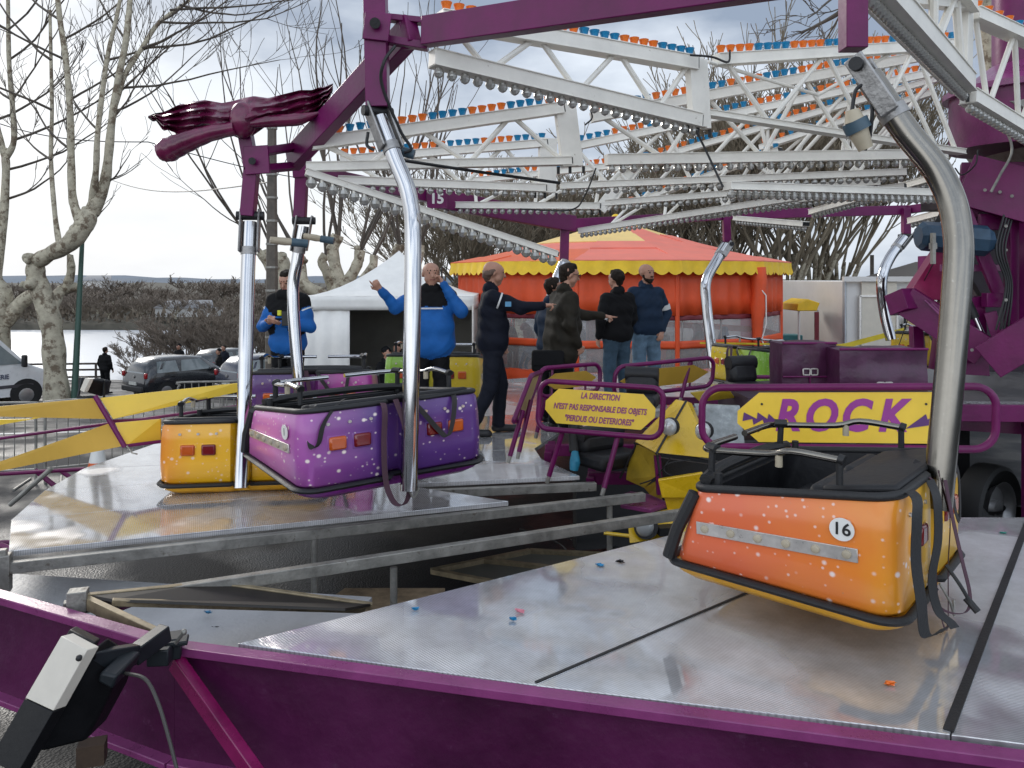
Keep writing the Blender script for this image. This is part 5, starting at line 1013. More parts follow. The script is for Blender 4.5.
def person(label, loc, rz, h=1.78, jacket=NAVY, trousers=TROU, upper=None, hair=HAIR, hairstyle='short', stout=0.0, arms=None, legs=None, head=(0, 0), hem=.84, grid=.0105, shoes=BOOT, beard=None, bands=(), lean=0.0, glasses=False, extra=None, parts=True, collar=True):
    """arms: {+1/-1: (elbow, wrist, kind, palmnormal)} body-local (x right of body = -1 left?).  x: +1 is the body's left when facing +y mirrored -> simply local +x"""
    k = h / 1.78; S = lambda p: np.array(p, float); yl = lambda z: lean * max(0, z - .95)
    P0 = lambda x, y, z: v3(x, y + yl(z), z)
    J = []; tz = []
    st = stout
    J += [(P0(-.12, -.01, 1.395), P0(.12, -.01, 1.395), .098, .098), (P0(-.09, 0, 1.27), P0(.09, 0, 1.27), .142 + st * .3, .142 + st * .3), (P0(-.07, .01 + st * .4, 1.12), P0(.07, .01 + st * .4, 1.12), .148 + st, .148 + st),
          (P0(-.07, .0 + st * .3, .98), P0(.07, .0 + st * .3, .98), .148 + st, .148 + st), (P0(-.07, 0, hem + .10), P0(.07, 0, hem + .10), .152 + st * .7, .150 + st * .7), (P0(0, -.005, 1.42), P0(0, .0, 1.50), .075, .062)]
    arms = arms or {}; U = []; SK = []
    for s_ in (-1, 1):
        el, wr, kind, pn = arms.get(s_, ((s_ * .265, -.02, 1.16), (s_ * .27, .08, .92), 'relax', (-s_, 0, 0)))
        sh = P0(s_ * .185, -.01, 1.41); el = S(el); wr = S(wr); el = el + v3(0, yl(el[2]), 0); wr = wr + v3(0, yl(wr[2]), 0)
        J += [(sh, sh + (el - sh) * .5, .082, .074), (sh + (el - sh) * .5, el, .074, .066), (el, wr - (wr - el) * .04, .066, .047)]
        if upper: U.append((P0(s_ * .19, -.01, 1.435), sh + (el - sh) * .12, .086, .087))
        if kind != 'pocket': SK += handprims(wr, wr - el, S(pn), kind, .96, side=s_)
    if upper: U += [(P0(-.13, 0, 1.435), P0(.13, 0, 1.43), .104, .104), (P0(0, 0, 1.47), P0(0, .0, 1.53), .082, .074), (P0(-.09, .0, 1.33), P0(.09, .0, 1.33), .140, .140)]
    legs = legs or {}
    T = [(v3(-.085, 0, .90), v3(.085, 0, .90), .118 + st * .4, .118 + st * .4)]; B = []
    for s_ in (-1, 1):
        kn, an, toe = legs.get(s_, ((s_ * .11, .02, .50), (s_ * .125, -.01, .10), (s_ * .16, .16, .035))); kn, an, toe = S(kn), S(an), S(toe)
        T += [(v3(s_ * .092, 0, .88), kn, .108, .082), (kn, an + v3(0, 0, .0), .082, .068)]
        B += [(an + v3(0, -.035, -.055), toe, .042, .036), (an, an + v3(0, 0, -.05), .048, .046), (toe, toe + (toe - an) * .12, .036, .030)]
    hp = P0(0, .02, 1.655); yaw, pit = head; q = np.array(Matrix.Rotation(R(yaw), 3, 'Z') @ Matrix.Rotation(R(pit), 3, 'X'))
    H = lambda x, y, z: hp + q @ v3(x, y, z)
    SK += [(P0(0, 0, 1.48), H(0, -.01, -.07), .055, .052), (H(0, -.012, .035), H(0, -.03, .04), .090, .085), (H(0, .028, .03), H(0, .03, -.01), .074, .070), (H(0, .045, -.05), H(0, .05, -.085), .052, .036), (H(-.03, .035, -.045), H(.03, .035, -.045), .045, .045),
           (H(0, .098, .015), H(0, .118, -.022), .010, .0145), (H(-.03, .088, .042), H(.03, .088, .042), .012, .012), (H(-.086, .0, .012), H(-.086, -.012, -.02), .014, .011), (H(.086, .0, .012), H(.086, -.012, -.02), .014, .011)]
    groups = [(trousers, .03, T), (jacket, .035, J)]
    if upper: groups.append((upper, .03, U))
    groups += [(SKIN, .012, SK), (shoes, .02, B), (EYE, 0, [(H(-.031, .094, .018), H(-.033, .0945, .018), .0085, .0085), (H(.031, .094, .018), H(.033, .0945, .018), .0085, .0085)]), (LIPS, 0, [(H(-.018, .0935, -.050), H(.018, .0935, -.050), .0075, .0075)]), (HAIR, 0, [(H(-.046, .082, .040), H(-.018, .098, .043), .0065, .0065), (H(.018, .098, .043), H(.046, .082, .040), .0065, .0065)])]
    if collar: groups.append((upper or jacket, .01, [(P0(-.03, -.03, 1.50), P0(.03, -.03, 1.515), .066, .064), (P0(-.05, .02, 1.485), P0(.05, .02, 1.485), .05, .05)]))
    for (a, b, ra, rb, m_) in (extra(P0, H) if extra else []): groups.append((m_, 0, [(S(a), S(b), ra, rb)]))
    t = thing('person', label, 'person', loc, rz); t.scale = (k, k, k)
    V, Fq, lb = sdf_body(groups, grid)
    me = bpy.data.meshes.new('body'); me.from_pydata(V.tolist(), [], Fq.tolist()); ms = []
    remap = []
    for g_ in groups:
        if g_[0] not in ms: ms.append(g_[0])
        remap.append(ms.index(g_[0]))
    for m_ in ms: me.materials.append(m_)
    me.polygons.foreach_set('material_index', np.array(remap)[lb]); bm = bmesh.new(); bm.from_mesh(me); bmesh.ops.recalc_face_normals(bm, faces=bm.faces); bm.to_mesh(me); bm.free(); me.shade_smooth(); me.update()
    o = bpy.data.objects.new('body', me); COL.objects.link(o); o.parent = t
    sm_ = o.modifiers.new('smooth', 'SMOOTH'); sm_.factor = .5; sm_.iterations = 1
    if hairstyle:
        hg = {'short': [(H(0, -.015, .048), H(0, -.035, .042), .089, .087), (H(-.022, .030, .098), H(.022, .030, .098), .036, .036), (H(-.068, -.01, .04), H(-.070, -.025, .01), .024, .020), (H(.068, -.01, .04), H(.070, -.025, .01), .024, .020), (H(0, -.045, .0), H(0, -.05, -.04), .060, .048)],
              'fringe': [(H(-.07, -.01, .025), H(-.06, -.055, .0), .030, .034), (H(.07, -.01, .025), H(.06, -.055, .0), .030, .034), (H(-.03, -.075, .0), H(.03, -.075, -.01), .046, .046), (H(0, -.07, -.03), H(0, -.06, -.05), .048, .042)],
              'cap': [(H(0, -.02, .06), H(0, -.03, .06), .099, .096), (H(-.02, .09, .06), H(.02, .09, .06), .02, .02)]}[hairstyle]
        Vh, Fh, _ = sdf_body([(hair, .02, hg)], .0085 if grid < .012 else grid * .8); b = MB(); Vh = Vh + .004 * np.sin(Vh * 95 + Vh[:, [1, 2, 0]] * 60); b.add(Vh.tolist(), Fh.tolist()); b.build('hair' if hairstyle != 'cap' else 'cap', hair, t, smooth=180)
    if beard: Vh, Fh, _ = sdf_body([(beard, .015, [(H(0, .052, -.078), H(0, .06, -.092), .043, .036), (H(-.055, .02, -.03), H(-.04, .045, -.07), .028, .030), (H(.055, .02, -.03), H(.04, .045, -.07), .028, .030), (H(-.02, .098, -.038), H(.02, .098, -.038), .008, .008)])], .007); b = MB(); b.add(Vh.tolist(), Fh.tolist()); b.build('beard', beard, t, smooth=180)
    if glasses:
        b = MB(); P = lambda x, y, z: Vector(H(x, y, z))
        for s_ in (-1, 1): b.tube([P(s_ * .034 + .024 * math.cos(a), .112, .016 + .016 * math.sin(a)) for a in np.linspace(0, 2 * math.pi, 13)[:-1]], .003, 5, closed=True); b.tube([P(s_ * .056, .11, .02), P(s_ * .09, .0, .02)], .003, 5)
        b.tube([P(-.012, .114, .018), P(.012, .114, .018)], .003, 5); b.build('glasses', BLK, t)
    for (a, b_, r_, m_, nm) in bands:     # ring bands on limbs
        a = Vector(a); b_ = Vector(b_); MB().tube([a, b_], r_, 18, cap=True).build(nm, m_, t)
    return t
RIGHT, CAMW, AWAY = R(-90), R(180), 0.0
# A: policeman in blue, head bowed
def exA(P, H): return [(P(-.09, .09, 1.30), P(.09, .09, 1.30), .065, .065, BLKC), (P(-.08, .09, 1.20), P(.08, .09, 1.20), .065, .065, BLKC), (P(-.10, .03, 1.12), P(.10, .03, 1.12), .128, .128, BLKC), (P(-.05, .05, 1.50), P(.05, .05, 1.50), .075, .075, BLKC)]
X = lambda px, Y: (px - 512) / F * Y
pA = person('policeman in blue jacket and black vest looking down at his phone', (X(288, 8.8), 8.8, 0), R(180 - 12), 1.70, BLUE, BLKC, upper=BLKC, hairstyle='short', head=(0, -22), extra=exA,
       arms={1: ((.29, .04, 1.14), (.075, .29, 1.20), 'grip', (0, 0, 1)), -1: ((-.29, .04, 1.14), (-.07, .29, 1.19), 'grip', (0, 0, 1))},
       bands=(((-.215, -.005, 1.335), (-.222, -.005, 1.32), .086, REFL, 'shoulder_band'), ((.215, -.005, 1.335), (.222, -.005, 1.32), .086, REFL, 'shoulder_band')))
MB().box((0, .37, 1.22), (.075, .012, .14), Matrix.Rotation(R(-50), 3, 'X')).build('phone', BLK, pA, bevel=.004) if False else None
tag(MB().box((0, 0, 0), (.075, .014, .15)).build('phone', INK, bevel=.004), 'black phone held by the policeman at left', 'phone').location = Vector((X(288, 8.8) + .07, 8.45, 1.19))
MB().box((.02, .16, 1.30), (.045, .03, .06)).build('yellow_badge', mat('hi_vis_yellow', (.65, .65, .03), .5), pA, bevel=.006)
# C: stout policeman phoning and pointing left
def exC(P, H): return [(P(-.045, .03, 1.50), P(.045, .03, 1.50), .072, .072, BLKC)]
pC = person('bald stout policeman in bright blue jacket pointing left while phoning', (X(431, 8.3), 8.3, 0), R(180 + 6), 1.78, BLUE, BLKC, upper=BLKC, hairstyle=None, stout=.035, head=(8, 0), extra=exC,
       arms={1: ((.36, .10, 1.32), (.50, .22, 1.50), 'point', (0, -1, 0)), -1: ((-.31, .12, 1.28), (-.125, .09, 1.56), 'grip', (1, .2, 0))},
       bands=(((-.208, .0, 1.385), (-.214, .003, 1.375), .090, REFL, 'shoulder_band'),))
MB().prism([(-.12, .160, 1.318), (.12, .160, 1.318), (.12, .160, 1.303), (-.12, .160, 1.303)], (0, .008, 0)).build('chest_stripe', REFL, pC)
tag(MB().box((0, 0, 0), (.014, .07, .14), Matrix.Rotation(R(-20), 3, 'X')).build('phone', INK, bevel=.004), 'black phone at the bald policeman ear', 'phone').location = Vector((X(431, 8.3) + .115, 8.27, 1.66))
# D: policeman in navy pointing right
pD = person('policeman in navy jacket and boots pointing to the right in profile', (X(492, 8.3), 8.3, 0), R(-90 + 8), 1.79, NAVY, TROU, hair=STUB, hairstyle='fringe', stout=.012, head=(0, -4), hem=.86,
       arms={1: ((.22, .27, 1.31), (.18, .50, 1.33), 'point', (0, 0, -1)), -1: ((-.24, -.02, 1.16), (-.22, .10, .94), 'relax', (1, 0, 0))},
       legs={-1: ((-.10, .10, .50), (-.11, .08, .10), (-.12, .27, .035)), 1: ((.10, -.03, .50), (.12, -.22, .10), (.13, -.06, .035))},
       bands=(((.205, .045, 1.385), (.207, .062, 1.379), .087, REFL, 'shoulder_band'),))
MB().box((.282, .13, 1.35), (.012, .06, .05)).build('sleeve_badge', mat('badge_blue', (.1, .3, .5), .5), pD)
# E: man in long dark coat pointing right
pE = person('man with glasses in long dark brown coat pointing right', (X(560, 8.5), 8.5, 0), R(-90 + 22), 1.77, BROWN, BLKC, hairstyle='short', glasses=True, lean=.12, hem=.72, stout=.025, head=(-8, -10),
       arms={1: ((.25, -.03, 1.15), (.20, .12, .92), 'grip', (-1, 0, 0)), -1: ((-.24, .29, 1.22), (-.20, .60, 1.20), 'point', (0, 0, -1))})
t = thing('shoulder_bag', 'black shoulder bag hanging at the hip of the brown coated man', 'bag', (X(548, 8.3), 8.32, .76))
MB().box((0, 0, 0), (.34, .14, .22)).build('bag_body', BLKC, t, bevel=.03); MB().box((0, -.075, .03), (.32, .02, .15)).build('flap', BLKC, t, bevel=.01)
# second figure just behind E
person('person in dark jacket mostly hidden behind the brown coated man', (X(552, 8.9), 8.95, 0), R(-60), 1.62, NAVB, BLKC, hairstyle='short', grid=.014)
# F: back turned
pF = person('dark haired man in black jacket and jeans with his back turned', (X(617, 10.0), 10.0, 0), R(30), 1.72, BLKC, JEAN, hairstyle='short', head=(12, 0), hem=.86, arms={1: ((.26, 0, 1.15), (.22, .10, .95), 'relax', (-1, 0, 0)), -1: ((-.29, -.05, 1.15), (-.27, .03, .92), 'relax', (1, 0, 0))})
MB().tube([(-.272, -.032, 1.20), (-.284, -.043, 1.14)], .080, 18).build('armband', REFL, pF)
# G: facing camera
pG = person('bald bearded man in navy jacket with white armband and light jeans', (X(646, 10.4), 10.4, 0), R(180 + 20), 1.80, NAVB, LJEAN, hairstyle=None, beard=HAIR, head=(12, 0), hem=.88, arms={-1: ((-.31, -.02, 1.15), (-.18, .10, .93), 'relax', (0, -1, 0)), 1: ((.29, -.02, 1.15), (.18, .10, .93), 'pocket', (0, 0, 0))})
MB().tube([(-.272, -.02, 1.25), (-.288, -.02, 1.19)], .080, 18).build('armband', REFL, pG)
# small figures
person('man in black standing with his back turned beside the grey hatchback', (X(105, 31), 31, -2.86), R(-15), 1.80, BLKC, BLKC, hairstyle='short', grid=.02)
person('person in black hood beyond the roof of the grey hatchback', (X(179, 36), 36, -3.1), R(160), 1.75, BLKC, BLKC, hairstyle='cap', hair=BLKC, grid=.02)
person('person in black standing between the two parked cars', (X(219, 33), 33, -3.05), R(120), 1.75, BLKC, BLKC, hairstyle='cap', hair=BLKC, grid=.02)
person('person half hidden behind the one between the parked cars', (X(224, 35), 35, -3.1), R(150), 1.78, NAVY, BLKC, hairstyle='short', grid=.02)
sit = {-1: ((-.14, .42, .86), (-.14, .44, .52), (-.16, .62, .44)), 1: ((.14, .42, .86), (.14, .44, .52), (.16, .62, .44))}
person('person in black cap sitting in the shade of the white tent', (X(386, 15.6), 15.6, -1.36), R(-120), 1.62, BLKC, BLKC, hairstyle='cap', hair=BLKC, legs=sit, grid=.018)
person('dark haired person sitting at the right in the white tent', (X(398, 15.9), 15.9, -1.30), R(150), 1.62, BLKC, BLKC, hairstyle='short', legs=sit, grid=.018)
# ------------------------------------------------------------------ tent, carousel, trailers
CAN = mat('white_canvas', (.74, .72, .68), .7, var=.06, vscale=3, bump=.3, bscale=3); CAND = mat('shaded_inner_canvas', (.30, .29, .26), .85, var=.1, vscale=3)  # inner canvas is the white one darkened, tent shade put into the colour
t = thing('white_tent', 'white pop up tent with peaked roof and open dark front', 'tent', (-2.2, 17.0, -1.15)); x0, x1, y0_, y1_ = -1.85, 1.45, -1.6, 1.6; ze, zt_, zp = 2.15, 2.42, 3.35
for x in (x0, x1):
    for y in (y0_, y1_): MB().cyl((x, y, 0), (x, y, ze + .1), .025, 8).build('pole', ALU, t)
b = MB(); rings = []
for i in range(9):
    f = i / 8; s = (1 - f) ** 1.0; z = zt_ + (zp - zt_) * (f ** 1.7); cx = (x0 + x1) / 2; hx = (x1 - x0) / 2 * s; hy = (y1_ - y0_) / 2 * s; rings.append([(cx - hx, -hy, z), (cx + hx, -hy, z), (cx + hx, hy, z), (cx - hx, hy, z)])
for i in range(8): b.add(rings[i] + rings[i + 1], [(k, (k + 1) % 4, 4 + (k + 1) % 4, 4 + k) for k in range(4)])
b.build('roof', CAN, t, smooth=0)
def wavy(p, q, z0, z1, m, nm, amp=.02, n=24, scal=0, parent=t):
    p = Vector(p); q = Vector(q); nn_ = Vector(((q - p).y, -(q - p).x, 0)).normalized(); b = MB(); vs = []
    for i in range(n + 1):
        c = p.lerp(q, i / n); w_ = amp * math.sin(i * 1.3) + amp * .6 * math.sin(i * .47 + 1)
        for j in range(4): f = j / 3; vs.append(c + nn_ * (w_ * (1 - f * .8)) + Vector((0, 0, z0 + (z1 - z0) * f + (scal * abs(math.sin(i * .9)) * (1 - f) if scal else 0))))
    b.add(vs, [(i * 4 + j, i * 4 + 4 + j, i * 4 + 5 + j, i * 4 + 1 + j) for i in range(n) for j in range(3)]); o = b.build(nm, m, parent, smooth=70); o.modifiers.new('s', 'SOLIDIFY').thickness = .006; return o
for a, c_ in (((x0, y0_), (x1, y0_)), ((x1, y0_), (x1, y1_)), ((x0, y1_), (x0, y0_)), ((x1, y1_), (x0, y1_))): wavy((*a, 0), (*c_, 0), ze, zt_, CAN, 'valance', .012)
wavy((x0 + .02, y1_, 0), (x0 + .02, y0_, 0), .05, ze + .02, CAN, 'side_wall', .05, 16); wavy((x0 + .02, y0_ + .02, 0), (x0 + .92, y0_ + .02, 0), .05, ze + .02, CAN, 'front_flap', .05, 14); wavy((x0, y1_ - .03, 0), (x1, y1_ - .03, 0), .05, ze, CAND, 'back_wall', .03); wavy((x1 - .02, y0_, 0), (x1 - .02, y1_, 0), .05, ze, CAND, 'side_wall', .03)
tt = thing('folding_table', 'folding table in the shade of the white tent', 'table', (-1.7, 17.3, -1.15)); MB().box((0, 0, .74), (1.8, .6, .03)).build('tabletop', mat('table_top', (.3, .3, .3), .5), tt)
for x in (-.8, .8):
    for y in (-.25, .25): MB().cyl((x, y, 0), (x, y, .73), .015, 8).build('leg', GALV, tt)
# carousel
ORC = mat('orange_canvas', (.74, .085, .018), .6, var=.1, vscale=2, bump=.4, bscale=2.5, coat=.1); ROC = mat('salmon_roof_canvas', (.78, .19, .13), .6, var=.08, vscale=2, bump=.3, bscale=2); ROY = mat('cream_yellow_roof_canvas', (.80, .56, .20), .6, var=.08, vscale=2); ROR = mat('orange_roof_canvas', (.72, .13, .04), .6, var=.08, vscale=2)
YEC = mat('yellow_canvas', (.78, .50, .02), .6, var=.1, vscale=3)
PVC = mat('clear_pvc', (.75, .72, .70), .12, var=.05, alpha=.20, rvar=.05)
CC = Vector((2.62, 20.2, -1.15)); t = thing('carousel', 'round fairground carousel tent with salmon roof, yellow valance and orange walls', 'carousel', CC); n = 12; Rr = 3.95; a0 = R(-90 + 11)
zE, zP = 3.02, 4.27
b = MB(); mi = [0, 0, 1, 0, 0, 2, 0, 0, 1, 0, 2, 0]
for k in range(n):
    for j in range(6):
        f0, f1 = j / 6, (j + 1) / 6; s0, s1 = (1 - f0) * 1.06, (1 - f1) * 1.06; sag = lambda f: -.10 * math.sin(math.pi * f)
        q = []
        for (f, s) in ((f0, s0), (f1, s1)):
            for kk in (k, k + 1): a = a0 + 2 * math.pi * kk / n; q.append((Rr * s * math.cos(a), Rr * s * math.sin(a), zE + .10 + (zP - zE - .10) * f + sag(f)))
        c = mi[k]
        c = 0
        if k in (10, 11) and j >= 3: c = 1
        if k in (8, 9, 10) and j <= 1: c = 2
        if k in (8, 9) and j in (3, 4): c = 1
        if k == 1 and j >= 4: c = 1
        b.add([q[0], q[1], q[3], q[2]], [(0, 1, 2, 3)] if f1 < 1 else [(0, 1, 2)], c)
o = b.build('roof', [ROC, ROY, ROR], t, smooth=0); o.modifiers.new('s', 'SOLIDIFY').thickness = .02
MB().ball((0, 0, zP), .12, 12, 8).build('finial', YEC, t)
for k in range(n):
    A = a0 + 2 * math.pi * k / n; B_ = a0 + 2 * math.pi * (k + 1) / n; pa = Vector((math.cos(A), math.sin(A), 0)); pb = Vector((math.cos(B_), math.sin(B_), 0))
    # scalloped valance
    m = 40; vs = []
    for i in range(m + 1):
        c = (pa.lerp(pb, i / m)) * Rr * 1.06; w_ = .02 * math.sin(i * .8); nn_ = c.normalized()
        vs += [c + nn_ * (w_ + .03) + Vector((0, 0, zE - .12 - .07 * abs(math.sin(math.pi * i / m * 8)))), c + nn_ * w_ * .5 + Vector((0, 0, zE + .0)), c + Vector((0, 0, zE + .11))]
    b = MB(); b.add(vs, [(i * 3 + j, i * 3 + 3 + j, i * 3 + 4 + j, i * 3 + 1 + j) for i in range(m) for j in range(2)]); b.build('valance', YEC, t, smooth=60)
    if k in (5, 6): continue
    P_, Q_ = pa * Rr, pb * Rr
    MB().cyl(P_, P_ + Vector((0, 0, zE)), .05, 10).build('post', ORC, t)
    wavy(P_, Q_, 2.0, 3.0, ORC, 'upper_wall', .035, 26, parent=t)
    wavy(P_, Q_, 1.90, 2.0, mat('maroon_hem', (.18, .02, .03), .6), 'hem', .02, 20, parent=t)
    wavy(P_, Q_, .80, 1.90, PVC, 'clear_window', .02, 16, parent=t); wavy(P_ * 1.004, Q_ * 1.004, 1.32, 1.48, ORC, 'stripe', .012, 16, parent=t)
    wavy(P_, Q_, .0, .82, ORC, 'lower_wall', .03, 22, parent=t)
# rolled curtain
c = Vector((math.cos(a0 + 2 * math.pi / 12 * 1), math.sin(a0 + 2 * math.pi / 12 * 1), 0)) * (Rr * 1.02); q = [c + Vector((.02 * math.sin(i), -.06, 3.0 - i * .28)) for i in range(11)]
MB().tube(q, [.16, .17, .15, .17, .13, .11, .10, .09, .09, .08, .07], 12).build('rolled_curtain', ORC, t); MB().tube([c + Vector((.0, -.2, 2.55)), c + Vector((.12, -.2, 2.4)), c + Vector((.14, -.16, 1.8)), c + Vector((.04, -.16, 1.45)), c + Vector((.2, -.14, 1.2))], .014, 6).build('rope', DISC, t)
BRN = mat('carousel_painted_panel', (.20, .09, .05), .5, var=.6, vscale=2.5); PNK = mat('faded_pink_paint', (.40, .16, .14), .5, var=.4, vscale=2)
MB().cyl((0, 0, 0), (0, 0, .35), 3.7, 36).build('turntable', BRN, t); MB().cyl((0, 0, .35), (0, 0, 2.9), .75, 12).build('centre_drum', PNK, t)
for k in range(9):
    a = 2 * math.pi * k / 9 + .3; c = Vector((2.6 * math.cos(a), 2.6 * math.sin(a), .35)); tg = Vector((-math.sin(a), math.cos(a), 0))
    r_ = MB(); z1 = Vector((0, 0, 1)); r_.tube(bez([c - tg * .38 + z1 * .75, c + z1 * .70, c + tg * .32 + z1 * .80, c + tg * .50 + z1 * 1.12, c + tg * .68 + z1 * 1.05], 4), [.10, .14, .16, .17, .17, .17, .18, .18, .17, .16, .14, .12, .10, .10, .09, .08, .05], 10)
    for s1 in (-1, 1):
        for s2 in (-.3, .3): nn_ = tg.cross(z1) * s1 * .08; r_.tube([c + tg * s2 + nn_ + z1 * .68, c + tg * (s2 * 1.6) + nn_ + z1 * .35, c + tg * (s2 * 1.2) + nn_ + z1 * .08], [.06, .045, .035], 6)
    r_.build('carousel_horse', [PNK, BRN, mat('carousel_blue', (.10, .2, .35), .4)][k % 3], t); MB().cyl(c, c + z1 * 2.6, .022, 6).build('horse_pole', ALU, t)
# white trailer and shed at the right
WTR = mat('white_trailer_panel', (.62, .60, .57), .5, var=.05, vscale=2, dirt=((.42, .40, .36), 5, .66)); WTS = mat('aluminium_box_side', (.40, .42, .45), .4, metal=.4, var=.15, vscale=3); BLND = mat('cream_blind', (.60, .55, .46), .7, var=.05)
t = thing('white_trailer', 'white box trailer with a cream shutter behind the tape', 'trailer', (8.4, 20.5, -1.15))
def tp(o): return wparent(o, t)
zt0 = CZ - (278 - 278) / F; tpz = lambda py, Y: CZ - (py - HY) / F * Y
tp(MB().prism([W(846, 281, 19.5) , W(905, 281, 19.5) + Vector((1.2, 0, 0)), Vector((W(905, 0, 19.5).x + 1.2, 19.5, -.7)), Vector((W(846, 0, 19.5).x, 19.5, -.7))], (0, 5.5, 0)).build('box_body', WTR, bevel=.02))
tp(MB().prism([W(846, 281, 19.45), W(815, 290, 23.5), Vector((W(815, 0, 23.5).x, 23.5, -.7)), Vector((W(846, 0, 19.45).x, 19.45, -.7))], (-.03, 0, 0)).build('side_panel', WTS))
tp(MB().beam(W(843, 279, 19.4), W(955, 279, 19.4), .12, .12).build('roof_rail', WTR)); tp(MB().box(W(879, 315, 19.42), (.85, .03, 1.75)).build('shutter', BLND)); 
for p, q in ((W(860, 296, 19.4), W(897, 296, 19.4)), (W(860, 340, 19.4), W(860, 296, 19.4)), (W(897, 340, 19.4), W(897, 296, 19.4))): tp(MB().beam(p, q, .05, .05, up=(0, 1, 0)).build('frame', ALU))
tp(MB().box(W(912, 322, 19.4), (.34, .02, .22)).build('notice', mat('cream_notice', (.55, .42, .2), .6))); tp(MB().tube([W(905, 318, 19.38), W(905, 330, 19.38)], .03, 8).build('handle', BLK))
for x in (.9, 1.8): 
    pass
tp(MB().box((9.6, 21, -.95), (.3, 3, .4)).build('axle', BLK))
t = thing('yellow_gazebo', 'small yellow gazebo between the carousel and the white trailer', 'gazebo', (7.0, 20.0, -1.15))
gy = 20.2; wparent(MB().prism([W(797, 311, gy), W(817, 311, gy), W(820, 303, gy), W(808, 299, gy), W(798, 304, gy)], (0, 1.2, 0)).build('canopy', YEC, bevel=.02), t)
for px in (799, 818): wparent(MB().cyl(W(px, 310, gy + .1), Vector((X(px, gy + .1), gy + .1, -1.15)), .03, 6).build('pole', WTR), t)
wparent(MB().prism([W(815, 312, gy), W(819, 312, gy), W(819, 345, gy), W(815, 345, gy)], (0, .05, 0)).build('red_curtain', MATS['maroon_hem']), t)
tag(MB().box((7.3, 21.6, -.2), (.9, .6, .6)).build('blue_crate', mat('teal_paint', (.05, .25, .28), .5), bevel=.03), 'teal crate under the yellow gazebo', 'crate')
t = thing('site_caravan', 'long white van body seen between carousel and white trailer', 'caravan', (8.5, 27, -1.15))
MB().box((0, 0, 1.22), (5.5, 2.2, 2.1)).build('box_body', WTR, t, bevel=.08); MB().box((-.9, -1.12, 1.2), (.4, .03, 1.2)).build('panel', mat('pink_panel', (.35, .05, .12), .5), t); MB().box((.2, -1.12, 2.3), (5.4, .03, .12)).build('trim', mat('blue_trim', (.15, .3, .45), .5), t)
t = thing('shed', 'brown rendered shed with sloping roof at the right', 'shed', (16.0, 27.5, -2.05)); SH = mat('brown_render', (.20, .16, .11), .8, var=.2, vscale=2)
MB().prism([(-2.2, 0, 0), (4, 0, 0), (4, 0, 4.3), (1.0, 0, 4.2), (-2.2, 0, 3.2)], (0, 6, 0)).build('wall', SH, t); MB().prism([(-2.4, -.2, 3.25), (1.0, -.2, 4.25), (1.0, -.2, 4.35), (-2.4, -.2, 3.35)], (0, 6.4, 0)).build('roof', mat('grey_tiles', (.15, .13, .11), .8), t)
MB().box((-.9, -.03, 2.4), (.8, .04, .7)).build('window', GLASSD, t)
t = thing('purple_container', 'purple ribbed container roof behind the boom', 'container', (12.2, 21.5, 0)); MB().box((0, 0, 1.85), (1.9, 1.4, .75)).build('body', PUR, t, bevel=.02)
for k in range(5): MB().box((0, -.72, 1.55 + k * .14), (1.9, .03, .05)).build('rib', PUR, t)
for x_ in (-.8, .8): MB().cyl((x_, 0, -1.15), (x_, 0, 1.5), .06, 8).build('leg', PUR, t)
